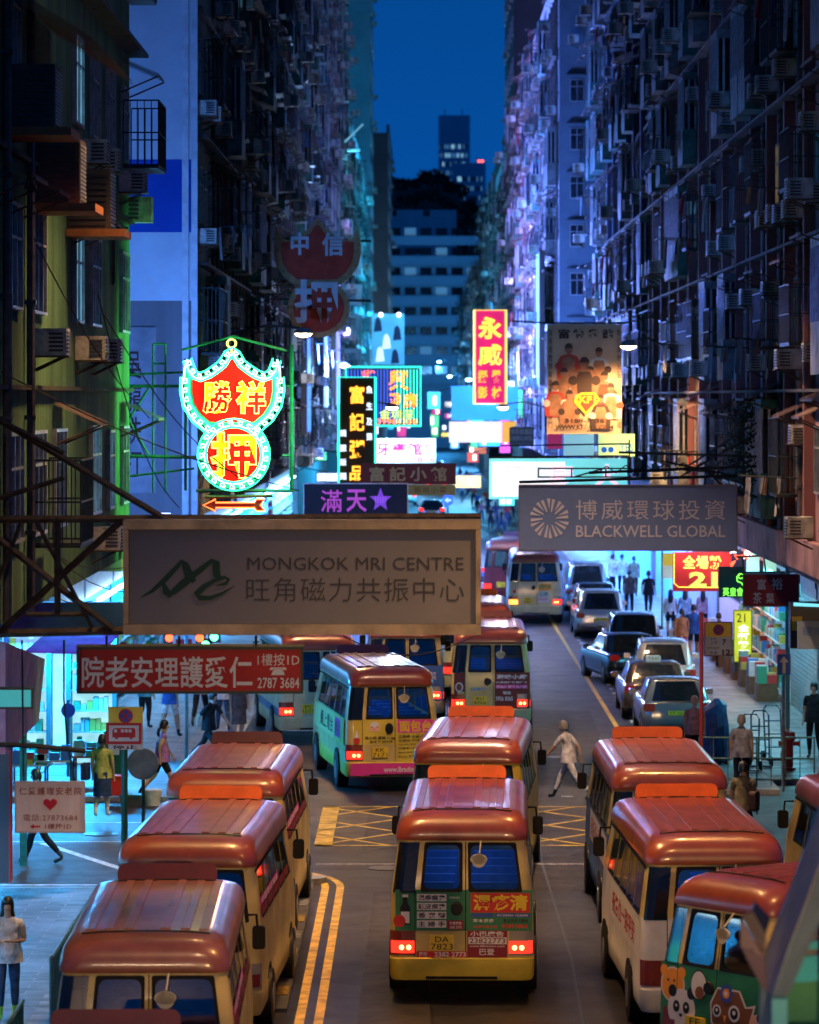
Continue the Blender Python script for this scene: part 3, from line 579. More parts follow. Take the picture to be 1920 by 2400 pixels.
    # ads: list of (kind, x0,z0,x1,z1, material, body, extra)
    if ads:
        for i, a in enumerate(ads):
            k = a[0]; mb = MB(); o_ = .004+.0014*i
            if k == 'p':
                _, x0, z0, x1, z1, m = a; mb.face([(x0, yrear(z0)-o_, z0), (x1, yrear(z0)-o_, z0), (x1, yrear(z1)-o_, z1), (x0, yrear(z1)-o_, z1)]); mb.build('advert_panel', m, t)
            elif k == 't':
                _, x0, z0, x1, z1, m, s_ = a[:7]; off = a[7] if len(a) > 7 else .012
                text_into(mb, s_, x0, z0, x1, z1, 0, off=off, warp=lambda X, Z: yrear(Z)-o_); mb.build('lettering', m, t)
            elif k == 'c':
                _, cx, cz, rx, rz_, m = a; mb.face([(cx+rx*math.cos(q*math.pi/10), yrear(cz+rz_*math.sin(q*math.pi/10))-o_, cz+rz_*math.sin(q*math.pi/10)) for q in range(20)]); mb.build('advert_graphic', m, t)
            elif k == 'g':
                _, P, m = a; mb.face([(px_, yrear(pz_)-o_, pz_) for px_, pz_ in P]); mb.build('advert_graphic', m, t)
            elif k == 's':   # side panel: side sign, y0,z0,y1,z1,m
                _, sd, y0, z0, y1, z1, m = a; mb.face([(sd*(lvl(z)[1]+o_), y, z) for y, z in ((y0,z0),(y1,z0),(y1,z1),(y0,z1))]); mb.build('advert_panel', m, t)
            elif k == 'st':
                _, sd, y0, z0, y1, z1, m, s_ = a
                V, Fc = tmesh(s_, .012)
                for v in V:
                    yy = (y1-(v[0])*(y1-y0)) if sd < 0 else (y0+v[0]*(y1-y0)); zz = z0+v[1]*(z1-z0); mb.v.append((sd*(lvl(zz)[1]+o_+.002), yy, zz))
                for f in Fc: mb.f.append(f); mb.mi.append(0)
                mb.build('lettering', m, t)
    return t
P_ = lambda n, c: mat(n, c, .6, 0, .08, 5)
K_w = P_('print_white', (.62,.62,.62)); K_r = P_('print_red', (.5,.03,.03)); K_m = P_('print_maroon', (.22,.02,.035)); K_y = P_('print_yellow', (.7,.5,.03)); K_g = P_('print_green', (.03,.25,.08)); K_b = P_('print_blue', (.04,.08,.35)); K_p = P_('print_pink', (.7,.05,.3)); K_o = P_('print_orange', (.75,.28,.03)); K_k = M_ink; K_br = P_('print_brown', (.18,.07,.03))
adsDA = [('p',-.93,1.03,.99,1.60,M_bgreen)]
for i, s_ in enumerate(('濕疹痕癢','頭皮痕癢','香 港 腳','主 婦 手')):
    zt = 1.54-i*.122; adsDA += [('p',-.625,zt-.1,-.215,zt,K_w), ('t',-.61,zt-.088,-.23,zt-.012,K_k,s_,.02)]
adsDA += [('c',-.07,1.34,.085,.10,K_k), ('p',.128,1.285,.955,1.56,K_r), ('t',.16,1.31,.925,1.54,K_y,'濕疹清',.03), ('p',.13,1.225,.44,1.275,K_b), ('p',.48,1.225,.955,1.275,K_b),
 ('t',.5,1.238,.93,1.262,K_w,'ECZEMA CLEAR'), ('t',.16,1.15,.45,1.2,K_w,'草本濕疹'), ('t',.16,1.07,.5,1.11,K_r,'皮膚敏感止痕'), ('t',.56,1.07,.92,1.13,K_r,'91091064',.02),('t',.58,1.15,.93,1.2,K_k,'專治濕疹皮膚痕'),
 ('p',-.2,1.05,.03,1.18,K_m), ('t',-.17,1.12,0,1.16,K_w,'告登廣告'), ('t',-.17,1.065,0,1.10,K_w,'2382 2773'), ('t',-.17,1.48,-.03,1.51,K_w,'COACH'),
 ('p',.08,.665,.64,1.04,K_m), ('t',.12,.955,.59,1.03,K_w,'小巴廣告',.02), ('p',.095,.85,.63,.945,K_w), ('t',.11,.86,.61,.935,K_m,'23822773',.015), ('t',.11,.81,.6,.838,K_w,'www.68sticker.com'), ('t',.25,.70,.46,.79,K_w,'巴登'),
 ('p',-.63,.665,.075,.75,K_r), ('t',-.38,.672,.06,.74,K_w,'2382 2773',.02), ('t',-.6,.675,-.48,.74,K_w,'廣告'),
 ('g',[(-.86,1.12),(-.72,1.12),(-.72,1.36),(-.76,1.42),(-.76,1.5),(-.82,1.5),(-.82,1.42),(-.86,1.36)],K_k), ('p',-.85,1.14,-.73,1.3,K_w), ('c',-.87,1.17,.085,.085,K_r), ('p',-.83,1.5,-.75,1.54,K_w)]
adsKK = [('p',-.84,1.0,.98,1.575,M_byel), ('p',-.66,.665,.08,1.03,M_cream), ('p',.09,.665,.64,1.03,M_byel), ('p',.11,1.28,.88,1.56,K_p), ('t',.15,1.3,.85,1.54,K_y,'面包台',.035),
 ('c',-.07,1.38,.09,.11,K_k), ('p',-.5,1.32,-.28,1.46,P_('print_peach',(.7,.4,.3))), ('c',-.39,1.46,.09,.06,K_w), ('t',-.46,1.36,-.32,1.43,K_k,'^ _ ^'),
 ('t',-.6,1.14,.05,1.21,K_k,'梁小珍 森美 小儀',.02), ('t',-.5,1.07,.0,1.12,K_k,'余宜發 林海峰'), ('t',.12,1.17,.88,1.24,K_k,'江欣燕 少爺占 高佬',.02), ('t',.12,1.09,.88,1.14,K_k,'谷德昭 麥玲玲 米高'),
 ('t',.12,1.01,.5,1.05,K_k,'Ophelia 芬尼'), ('t',.12,.93,.5,.97,K_k,'文慧珊 Vivi'), ('t',.12,.84,.5,.88,K_k,'Apple 曾詠芝'), ('t',.12,.75,.5,.8,K_k,'Sunny 朱薰'), ('c',-.78,1.12,.07,.08,K_r), ('g',[(-.83,1.18),(-.73,1.18),(-.78,1.36)],K_w),
 ('s',-1,.3,1.0,2.0,1.55,M_byel), ('s',-1,.9,1.08,1.9,1.5,K_p), ('st',-1,.95,1.12,1.85,1.46,K_k,'面包台'), ('s',-1,2.0,1.0,6.0,1.55,P_('print_lime',(.55,.50,.18))), ('st',-1,2.2,1.1,4.6,1.46,K_k,'網上電台'), ('p',-.92,.37,.92,.635,K_p), ('t',-.2,.44,.62,.56,K_w,'www.Bradio.hk',.02)]
adsRU = [('p',-.93,.67,-.66,1.575,M_bmar), ('p',.09,.67,.98,1.575,M_bmar), ('t',.14,1.40,.9,1.52,K_w,'滋味小廚',.03), ('t',.12,1.30,.92,1.35,K_w,'火鍋燒烤放題任食'), ('p',.12,1.17,.92,1.26,K_p), ('t',.14,1.18,.9,1.25,K_w,'特價優惠每位八折'),
 ('t',.3,1.02,.5,1.1,K_w,'電話'), ('t',.12,.86,.55,.97,K_w,'3956 8365',.02), ('c',-.8,1.2,.1,.12,K_w), ('c',-.8,1.2,.07,.09,K_br), ('c',-.1,1.34,.075,.1,K_k), ('t',-.5,1.1,-.12,1.2,P_('print_cyan',(.1,.3,.45)),'自動門')]
adsFB = [('c',-.78,1.2,.07,.07,K_r), ('c',-.07,1.34,.07,.09,K_k), ('p',.12,.8,.5,1.2,K_w), ('t',.14,1.0,.48,1.18,K_g,'招聘'), ('t',.14,.84,.48,.96,K_r,'司機'), ('p',.12,1.24,.6,1.5,K_o), ('t',.14,1.28,.58,1.46,K_g,'康健'), ('t',-.8,1.32,-.7,1.4,K_r,'16')]
adsBL = [('p',.09,.67,.98,1.575,M_bblue), ('t',.2,1.2,.8,1.4,K_w,'泰國菜'), ('c',-.07,1.34,.07,.09,K_k)]
adsSIDE = [('s',-1,.3,1.0,4.9,1.5,K_w), ('st',-1,1.0,1.1,4.5,1.42,K_r,'祝各位一路平安')]
adsSR = [('s',1,.3,1.60,5.2,1.72,K_m), ('s',1,.4,1.74,3.6,1.84,K_p), ('st',1,.6,1.74,3.4,1.83,K_w,'中醫跌打推拿')]
def cartoon():
    A = [('p',-.95,.67,.98,1.575,M_bgreen)]
    def blob(cx, cz, r, m, k=1.): A.append(('c', cx, cz, r, r*k, m))
    blob(-.73,1.31,.22,K_w); blob(-.73,1.31,.20,K_o)                                # plain round yellow face
    for dx in (-.16,.16): blob(-.73+dx,1.47,.07,K_o)
    for dx in (-.06,.05): blob(-.75+dx,1.36,.018,K_k)
    blob(-.55,1.03,.25,K_w)                                                             # generic panda
    for dx in (-.17,.17): blob(-.55+dx,1.24,.075,K_k)
    for dx in (-.09,.09): blob(-.55+dx,1.06,.06,K_k,1.2); blob(-.55+dx,1.07,.018,K_w)
    blob(-.55,.96,.03,K_k,.7)
    blob(-.24,1.36,.15,K_k,1.25); blob(-.24,1.36,.135,K_w,1.25); blob(-.22,1.27,.08,K_br)
    A.append(('g',[(-.02,1.18),(.1,1.38),(.5,1.38),(.62,1.2),(.78,1.24),(.7,.98),(.6,.9),(.45,.82),(.1,.82),(0,.95)],K_w))
    A.append(('g',[(.0,1.17),(.11,1.36),(.48,1.36),(.6,1.18),(.74,1.2),(.67,1.0),(.56,.9),(.44,.85),(.12,.85),(.02,.96)],K_br))
    for q in range(8): a = q*math.pi/4; blob(.27+.085*math.cos(a),1.32+.085*math.sin(a),.035,K_b)
    blob(.27,1.32,.06,K_o); blob(.27,1.32,.03,K_w)
    for cx, r in ((.12,.075),(.43,.1)): blob(cx,1.1,r,K_w); blob(cx,1.1,r*.7,K_k); blob(cx,1.11,r*.28,K_w)
    A.append(('g',[(.24,1.06),(.3,1.06),(.27,.97)],K_o))
    Z = [(.1,.95)]+[(.1+.04*i,.95-(.05 if i % 2 else 0)) for i in range(1,11)]+[(.5,.8),(.1,.8)]; A.append(('g',Z,K_w))
    blob(.84,1.0,.14,P_('print_peach',(.7,.4,.3))); blob(.88,1.1,.05,K_k); blob(.8,.95,.02,K_r)
    blob(.27,.72,.1,K_r,.5)
    return A
# ------------------------------------------------------------------ cars (same ring method)
M_cglass = mat('car_glass', (.008,.012,.016), .05, 0, 0, coat=.6)
def paint(n, c, r=.22): return mat('paint_'+n, c, r, .46, .1, 1.5, coat=1.)
def car(label, x, Y, yaw, col, kind='suv', tail=False, trim=None, plate='RX 2718', taxi=False, lamp=None, group='cars parked along the right kerb'):
    t = thing('parked_car', label, 'car', (x, Y, 0), -R(yaw), group)
    L = 4.7 if kind != 'van' else 4.9
    cx_ = [-.84,-.5,.5,.84]; cs_ = [0,.2,.5,.8,1]; 
    O = lambda w_, yr, yf, cr, cf: outline(w_, yr, yf, cr, cf, cx_, cs_)
    hb = {'suv': 1.02, 'sedan': .92, 'van': 1.08}[kind]; hr = {'suv': 1.64, 'sedan': 1.42, 'van': 1.9}[kind]
    lo = [(.22,.84,.12,L-.1,.25,.3), (.32,.9,.02,L-.03,.25,.35), (.55,.91,0,L,.25,.4), (.8,.9,.03,L-.05,.25,.42), (hb-.04,.87,.06,L-.2,.25,.45), (hb,.83,.10,L-.35,.22,.42)]
    b = MB(); base = []; 
    for l in lo: base.append(len(b.v)); b.v += [(p[0], p[1], l[0]) for p in O(*l[1:])]
    n = len(O(*lo[0][1:]))
    for k in range(len(lo)-1):
        for j in range(n): j2 = (j+1) % n; b.f.append((base[k]+j, base[k]+j2, base[k+1]+j2, base[k+1]+j)); b.mi.append(1 if (k == 0 or (trim and k == 1)) else 0)
    b.f.append(tuple(base[-1]+j for j in range(n))); b.mi.append(0)
    b.build('body', [col, M_dark], t, smooth=45)
    ry = {'suv': (.14,.42), 'sedan': (.75,1.3), 'van': (.12,.3)}[kind]; fy = (L-1.25, L-2.0) if kind != 'van' else (L-.8, L-1.5)
    up = [(hb-.01,.82,ry[0],fy[0],.2,.3), (hb+(hr-hb)*.9,.68,ry[1]-.05,fy[1]+.05,.2,.25), (hr-.03,.64,ry[1],fy[1],.22,.25), (hr,.52,ry[1]+.2,fy[1]-.25,.2,.2)]
    b = MB(); base = []
    for l in up: base.append(len(b.v)); b.v += [(p[0], p[1], l[0]) for p in O(*l[1:])]
    for j in range(n):
        j2 = (j+1) % n; b.f.append((base[0]+j, base[0]+j2, base[1]+j2, base[1]+j))
        P = [Vector(b.v[base[0]+j]), Vector(b.v[base[0]+j2])]; d = (P[1]-P[0]).length; b.mi.append(0 if d < .12 else 1)
    for k in (1, 2):
        for j in range(n): j2 = (j+1) % n; b.f.append((base[k]+j, base[k]+j2, base[k+1]+j2, base[k+1]+j)); b.mi.append(0)
    b.f.append(tuple(base[-1]+j for j in range(n))); b.mi.append(0)
    b.build('cabin', [col, M_cglass], t, smooth=45)
    for sd in (-1, 1):
        MB().prism(rr(sd*.73-.14, .72, sd*.73+.14, .9, .04, 2), -.012, .12).build('tail_light', E_tail if tail else mat('lamp_red', (.3,.01,.01), .2, 0, 0), t)
        MB().prism(rr(sd*.98-.09, hb+.0, sd*.98+.09, hb+.14, .04, 3), L-1.75, L-1.6).build('wing_mirror', col, t)
        for yy in (.85, L-.9): wl = ob('tyre', TYRE, t, (sd*.80, yy, .33)); wl.scale = (.9,.87,.87); ob('rim', RIM, wl)
    p = MB().box(-.26, .26, -.02, .0, .62, .73).build('number_plate', M_plate, t)
    mb = MB(); text_into(mb, plate, -.22, .64, .22, .71, -.022); mb.build('lettering', M_ink, p)
    MB().box(-.7, .7, -.03, .1, .3, .42).build('rear_bumper', M_dark if not trim else trim, t)
    MB().tube([(.1,ry[0]+.02,hb+.05),(-.3,ry[0]+.1,hb+.2)], .008, 4).build('wiper', M_rub, t)
    if kind == 'suv' or kind == 'van':
        for sd in (-1, 1): MB().tube([(sd*.56,ry[1]+.3,hr-.01),(sd*.56,ry[1]+.35,hr+.04),(sd*.56,fy[1]-.35,hr+.04),(sd*.56,fy[1]-.3,hr-.01)], .015, 5).build('roof_rail', M_grey, t)
    if taxi:
        s = MB(); s.prism(rr(-.2,hr,.2,hr+.14,.04,2), 1.9, 2.1); tb = s.build('taxi_lamp', mat('taxi_lamp_off', (.6,.6,.5), .4, 0, 0), t); text(tb, 'TAXI', -.15, hr+.03, .15, hr+.11, 1.898, M_ink)
    return t
# ------------------------------------------------------------------ people
def person_mesh(name, J, longhair=False, bag=False):
    """J: joint positions. One continuous skin-modifier body; materials by limb."""
    V = []; E = []; RAD = []; LAB = []
    idx = {}
    def v(k, p, r, lab): idx[k] = len(V); V.append(p); RAD.append(r if isinstance(r, tuple) else (r, r)); LAB.append(lab); return idx[k]
    def e(a, b): E.append((idx[a], idx[b]))
    v('pel', J['pel'], (.155,.115), 2); v('abd', tuple((Vector(J['pel'])*.5+Vector(J['che'])*.5)), (.135,.10), 1); v('che', J['che'], (.165,.115), 1); v('nk0', J['nk'], (.075,.065), 1)
    hd = Vector(J['hd']); nk = Vector(J['nk'])
    v('nk', tuple(nk*.6+hd*.4-Vector((0,0,.03))), .052, 0); v('h1', tuple(hd-Vector((0,0,.05))), (.068,.075), 0); v('h2', tuple(hd+Vector((0,0,.03))), (.078,.09), 0); v('h3', tuple(hd+Vector((0,0,.10))), (.06,.07), 0)
    for a, b in (('pel','abd'),('abd','che'),('che','nk0'),('nk0','nk'),('nk','h1'),('h1','h2'),('h2','h3')): e(a, b)
    fd = Vector(J.get('face', (0, 1, 0)))
    v('nose', tuple(hd+fd*.105+Vector((0,0,-.01))), .014, 0); e('h2', 'nose')
    for s, n in ((-1, 'l'), (1, 'r')):
        sh, el, wr = [Vector(J[n+k]) for k in ('sh','el','wr')]
        v(n+'sh', tuple(sh), .068, 1); v(n+'um', tuple((sh+el)/2), .060, 3); v(n+'el', tuple(el), .042, 4); v(n+'wr', tuple(wr), .026, 0)
        e('che', n+'sh'); e(n+'sh', n+'um'); e(n+'um', n+'el'); e(n+'el', n+'wr')
        d = (wr-el).normalized(); pa = wr+d*.07; v(n+'pa', tuple(pa), (.036,.018), 0); e(n+'wr', n+'pa')
        side = Vector((0, 1, 0)) if abs(d.y) < .8 else Vector((1, 0, 0)); side = (side-d*side.dot(d)).normalized(); inn = d.cross(side)
        for q, (o, L) in enumerate(((-.03,.06),(-.01,.072),(.011,.068),(.03,.055))):
            v(n+'f%d' % q, tuple(pa+side*o+d*(.03)), .0095, 0); v(n+'g%d' % q, tuple(pa+side*o*1.15+d*(.03+L)+inn*.012*s), .008, 0); e(n+'pa', n+'f%d' % q); e(n+'f%d' % q, n+'g%d' % q)
        v(n+'th', tuple(wr+side*.045+d*.05), .0095, 0); v(n+'ti', tuple(wr+side*.06+d*.085), .008, 0); e(n+'wr', n+'th'); e(n+'th', n+'ti')
        hp, kn, an, to = [Vector(J[n+k]) for k in ('hp','kn','an','to')]
        v(n+'hp', tuple(hp), .092, 2); v(n+'tm', tuple((hp+kn)/2), .092, 2); v(n+'kn', tuple(kn), .070, 5); v(n+'ca', tuple(kn*.6+an*.4+Vector((0,-.015,0))), .066, 5); v(n+'an', tuple(an), .036, 6); v(n+'he', tuple(an+Vector((0,0,-.04))), .038, 6); v(n+'to', tuple(to), (.042,.028), 6)
        for a, b in (('pel',n+'hp'),(n+'hp',n+'tm'),(n+'tm',n+'kn'),(n+'kn',n+'ca'),(n+'ca',n+'an'),(n+'an',n+'he'),(n+'he',n+'to')): e(a, b)
    me = bpy.data.meshes.new('sk'); me.from_pydata(V, E, []); o = bpy.data.objects.new('sk', me); COL.objects.link(o)
    m = o.modifiers.new('s', 'SKIN'); m.use_smooth_shade = True; m.branch_smoothing = .6
    for i, sv in enumerate(me.skin_vertices[0].data): sv.radius = RAD[i]; sv.use_root = (i == 0)
    o.modifiers.new('u', 'SUBSURF').levels = 1
    dg = bpy.context.evaluated_depsgraph_get(); dg.update(); out = bpy.data.meshes.new_from_object(o.evaluated_get(dg)); out.name = name
    bpy.data.objects.remove(o)
    out.materials.clear()
    for i in range(7): out.materials.append(SK)
    P = [Vector(p) for p in V]; segs = [(P[a], P[b], LAB[a], LAB[b]) for a, b in E]
    for f in out.polygons:
        c = f.center; best = 9; lab = 0
        for a, b, la, lb in segs:
            d = b-a; t_ = max(0, min(1, (c-a).dot(d)/max(1e-9, d.length_squared))); q = (a+d*t_-c).length
            if q < best: best = q; lab = la if t_ < .5 else lb
        f.material_index = {0: 0, 1: 1, 2: 2, 3: 3, 4: 4, 5: 5, 6: 6}[lab]
    # ears, eyes, mouth are tiny relief on the same surface
    out.update(); return out
SK = mat('skin', (.42,.25,.17), .55, 0, .12, 8); SK2 = mat('skin_fair', (.5,.33,.25), .55, 0, .12, 8)
HAIR = mat('hair_black', (.008,.007,.007), .4, 0, .2, 30); HAIRG = mat('hair_grey', (.22,.21,.2), .5, 0, .2, 30)
def pose(st=0., arm=0., lean=0., phone=False, back=False):
    J = dict(pel=(0,0,.93), che=(0,lean*.35,1.28), nk=(0,lean*.5,1.43), hd=(0,lean*.7+.01,1.56))
    for s, n in ((-1,'l'),(1,'r')):
        q = st*s; J[n+'sh'] = (s*.175, lean*.45, 1.38)
        if phone: J[n+'el'] = (s*.23, .0, 1.10); J[n+'wr'] = (s*.08, .25, 1.12)
        else: J[n+'el'] = (s*.225, lean*.4-q*.28*(1+arm), 1.11); J[n+'wr'] = (s*.235, lean*.4-q*.40*(1+arm)+.06, .88+abs(q)*.08)
        J[n+'hp'] = (s*.09, 0, .86); J[n+'kn'] = (s*.10, q*.38+.03, .48); J[n+'an'] = (s*.10, q*.72-.02-(.12 if q < 0 else 0), .085+(.06 if q < -.1 else 0)); J[n+'to'] = (s*.115, q*.72+.13-(.12 if q < 0 else 0), .03+(.0 if q > -.1 else .0))
    return J
POSES = {k: person_mesh('person_'+k, pose(**a)) for k, a in {'stand': dict(st=.05), 'walk': dict(st=.45, lean=.1), 'step': dict(st=-.36, lean=.06), 'phone': dict(st=.08, phone=True, lean=.08), 'stride': dict(st=.62, lean=.22, arm=.2)}.items()}
def hair_mesh(long):
    b = MB(); n = 12; rings = [(-.05,.088,.098),(.0,.093,.104),(.06,.09,.102),(.11,.072,.082),(.145,.035,.04)]
    if long: rings = [(-.36,.07,.05),(-.26,.10,.06),(-.12,.105,.085)]+rings
    base = []
    for z, rx, ry in rings:
        base.append(len(b.v)); yo = -.055 if z < -.1 else (-.022 if z < .05 else -.01)
        for k in range(n): a = 2*math.pi*k/n; b.v.append((rx*math.cos(a), yo+ry*math.sin(a)*(.62 if (math.sin(a) > 0 and z < .06) else 1), z))
    for i in range(len(rings)-1):
        for k in range(n): k2 = (k+1) % n; b.f.append((base[i]+k, base[i]+k2, base[i+1]+k2, base[i+1]+k)); b.mi.append(0)
    b.f.append(tuple(base[-1]+k for k in range(n))); b.mi.append(0); b.f.append(tuple(base[0]+k for k in range(n))[::-1]); b.mi.append(0)
    return b.mesh('hair', HAIR, 60)
HS, HL = hair_mesh(False), hair_mesh(True)
def skirt_mesh(l=.5):
    b = MB(); n = 16; rows = [(1.0,.15,.115),(.9,.185,.15),(.9-l*.5,.19,.165),(.9-l,.205,.18)]
    for z, rx, ry in rows:
        for k in range(n): a = 2*math.pi*k/n; q = 1+.03*math.sin(a*5); b.v.append((rx*math.cos(a)*q, ry*math.sin(a)*q, z))
    for i in range(3):
        for k in range(n): k2 = (k+1) % n; b.f.append((i*n+k, i*n+k2, (i+1)*n+k2, (i+1)*n+k)); b.mi.append(0)
    return b.mesh('skirt', M_dark, 60)
SKM = skirt_mesh(.48); SKS = skirt_mesh(.22)
def shirt_mesh(l=.28):
    b = MB(); n = 16; rows = [(1.22,.165,.125),(1.05,.185,.145),(.93,.205,.165),(.80,.215,.175)]
    for z, rx, ry in rows:
        for k in range(n): a = 2*math.pi*k/n; q = 1+.05*math.sin(a*4+z*9); b.v.append((rx*math.cos(a)*q, .02+ry*math.sin(a)*q, z))
    for i in range(3):
        for k in range(n): k2 = (k+1) % n; b.f.append((i*n+k, i*n+k2, (i+1)*n+k2, (i+1)*n+k)); b.mi.append(0)
    return b.mesh('shirt_hem', M_dark, 60)
SHM = shirt_mesh()
def cloth(n, c): return mat('fabric_'+n, c, .85, 0, .42, 7, .8, 9)
BAGM = MB(); BAGM.prism(rr(-.16, 0, .16, .36, .05, 3), 0, .12); BAGM = BAGM.mesh('bag', M_dark)
def person(label, x, Y, face, top, bottom, pose='stand', h=1.65, hair='short', z=.12, calf=None, sleeve=None, forearm=None, shoe=None, skirt=None, bag=None, hcol=None, group=None, hem=True):
    """face: heading in degrees clockwise from the street direction (0 = walking away)"""
    t = thing('person', label, 'person', (x, Y, z), -R(face), group); s = h/1.68; t.scale = (s, s, s)
    ms = [SK, top, bottom, sleeve or top, forearm or SK, calf or bottom, shoe or M_dark]
    ob('body', POSES[pose], t, (0,0,0), 0, ms)
    hx = {'stand': (0,.01), 'walk': (0,.08), 'step': (0,.052), 'phone': (0,.066), 'stride': (0,.164)}[pose]
    ob('hair', HL if hair == 'long' else HS, t, (hx[0], hx[1], 1.575), 0, [hcol or HAIR])
    if hem: ob('shirt_hem', SHM, t, (0,0,0), 0, [top])
    if skirt: ob('skirt', skirt[0], t, (0,0,0), 0, [skirt[1]])
    if bag: ob('bag', BAGM, t, (bag[1], -.02, bag[2]), R(90), [bag[0]])
    return t
# ------------------------------------------------------------------ buildings
wg = mat('plaster_green', (.075,.17,.075), .9, 0, .45, 1.1, .8, 12, streak=True, dirt=(.015,.045,.03))
wb = mat('plaster_beige', (.33,.27,.17), .85, 0, .4, .6, .3, 20, streak=True, dirt=(.12,.09,.05))
ww = mat('plaster_white', (.55,.56,.60), .85, 0, .25, .5, .2, 20, dirt=(.42,.43,.48))
wn = mat('plaster_brown', (.16,.12,.11), .85, 0, .4, .5, streak=True)
wd = mat('plaster_dark', (.10,.11,.11), .85, 0, .4, .5, streak=True)
wp = mat('plaster_pink', (.36,.21,.22), .85, 0, .35, .5, .3, 20, streak=True, dirt=(.17,.09,.10))
wpl = mat('pilaster_red', (.20,.085,.085), .8, 0, .35, .8, streak=True)
wc = mat('plaster_pale', (.50,.50,.52), .85, 0, .3, .5, streak=True, dirt=(.25,.25,.27))
wt = mat('tower_tile', (.20,.22,.24), .7, 0, .2, .3)
wt2 = mat('tower_tile_dark', (.09,.08,.08), .7, 0, .2, .3)
wblue = mat('panel_blue', (.16,.24,.42), .7, 0, .3, .8, streak=True)
low = mat('shop_wall', (.10,.10,.11), .6, 0, .3, .8)
building('green and beige plaster tenement with dripping walls nearest on the left', 1, -5.15, 44, 68, 17, wg, 11, x_low=-9, lower=low, lit=.05, bay=3.4, style='plain')
LB2, _ = building('white gabled block with a blue painted band facing the camera', 1, -5.15, 88.3, 112, 34, wd, 12, x_low=-8.6, lower=low, bay=2.2)
building('brown block with laundry racks behind the dark pawn sign', 1, -5.15, 112.2, 139.8, 33, wn, 13, x_low=-8.6, lower=low, bay=2.3)
building('dark cluttered block in the middle of the left row', 1, -5.15, 140, 189.8, 36, wn, 14, x_low=-8.6, lower=low, bay=2.9)
building('pale violet lit block before the cyan lit one on the left', 1, -5.15, 190, 249.8, 38, wc, 15, x_low=-8.6, lower=low, bay=3.2, lit=.15)
building('low cyan lit block with billboards at the far left', 1, -4.95, 250, 329, 27, wc, 16, x_low=-8, lower=low, bay=3.6, lit=.3)
building('tall grey tower with small square windows rising on the left', 1, -4.3, 330, 350, 70, wt, 17, x_low=-5, bay=4, style='tower', ledge=False)
building('dark flat topped block far down the left side', 1, -3.5, 420, 470, 37.4, wt2, 18, bay=5, style='tower', ledge=False)
building('long pink tenement with red pilasters on the right', -1, 7.6, 66, 123.8, 24, wp, 21, x_low=10.15, lower=low, bay=2.3, pil=wpl, lit=.13)
building('block with tall blue panels next to the poster', -1, 7.6, 124, 151.8, 26, wblue, 22, x_low=10.15, lower=low, bay=2.6, pil=mat('pilaster_navy', (.03,.05,.10), .8, 0, .3, 1), lit=.1)
building('narrow pale block lit violet beside the dark gable', -1, 7.6, 152, 166.8, 28, wc, 23, x_low=10.15, lower=low, bay=2.4)
RB3_, _ = building('dark gabled block with violet lit front full of air conditioners', -1, 6.03, 167, 251.8, 26.2, wc, 24, x_low=10.15, lower=low, bay=2.9, lit=.16)
building('stepped old block beyond the violet front on the right', -1, 6.0, 252, 299, 24.5, wc, 25, x_low=9, lower=low, bay=3.6, lit=.15)
building('teal lit old block further down the right', -1, 6.1, 300, 379, 26, wd, 26, x_low=9, lower=low, bay=4, lit=.2)
building('farthest tenement of the right row', -1, 6.2, 380, 600, 22, wd, 27, bay=8, lit=.2)
building('dark tower above the violet front on the right', -1, 6.4, 262, 290, 70, wt2, 28, z0=26.5, bay=4.5, style='tower', ledge=False)
# gable of the white block
t = thing('gable_wall', 'white gable wall with a broad blue painted band, facing the crossing', 'wall', (-7.0, 88.0, 5.7))
MB().box(-2.2, 1.84, 0, .28, 0, 5.0).build('lower_wall', mat('plaster_mauve', (.20,.17,.18), .85, 0, .25, .6, streak=True), t)
MB().box(-2.2, 1.84, 0, .28, 5.003, 6.57).build('upper_wall', ww, t)
MB().box(-2.2, 1.84, -.004, .28, 6.573, 8.24).build('blue_band', mat('paint_blue_band', (.008,.06,.34), .8, 0, .08, .6), t)
MB().box(-2.2, 1.84, 0, .28, 8.243, 22).build('top_wall', ww, t)
MB().box(1.55, 1.70, -.12, -.001, 0, 22).build('corner_pipe', mat('pipe_white', (.6,.58,.6), .5, 0, .2, 3), t)
MB().box(1.76, 1.90, -.08, -.001, 0, 22).build('corner_trim', mat('pipe_white', (0,0,0)), t)
MB().box(-.35, .95, -.05, -.001, .6, 4.4).build('signboard', mat('board_mauve', (.27,.24,.26), .8, 0, .3, 1), t)
text(t, '吳龍跌打', .2, .9, .62, 3.9, -.055, mat('ink_brown', (.06,.02,.02), .8, 0, 0), vertical=True, off=.01)
for k, z in enumerate((.4, 6.1, 10.6, 13.4)):
    wm, pm = WIN[1]; o = ob('window', wm, t, (-.95, -.003, z), R(-90)); ob('pane', pm, o)
MB().box(-1.2, -.4, -.5, 0, 12.4, 12.5).build('canopy', M_ledge, t)
# dark gable of the right block
t = thing('gable_wall', 'dark blue grey gable with a single column of small windows', 'wall', (6.8, 166.5, 5.7))
MB().box(-.77, .8, 0, .28, 0, 21.2).build('wall', mat('plaster_slate', (.10,.13,.16), .85, 0, .2, .6), t)
for k in range(8):
    wm, pm = WIN[1]; o = ob('window', wm, t, (0, -.003, .9+k*2.1), R(-90)); o.scale = (.8,.6,.75); ob('pane', pm, o)
    MB().box(-.45, .45, -.3, 0, 2.05+k*2.1, 2.1+k*2.1).build('window_hood', M_ledge, t)
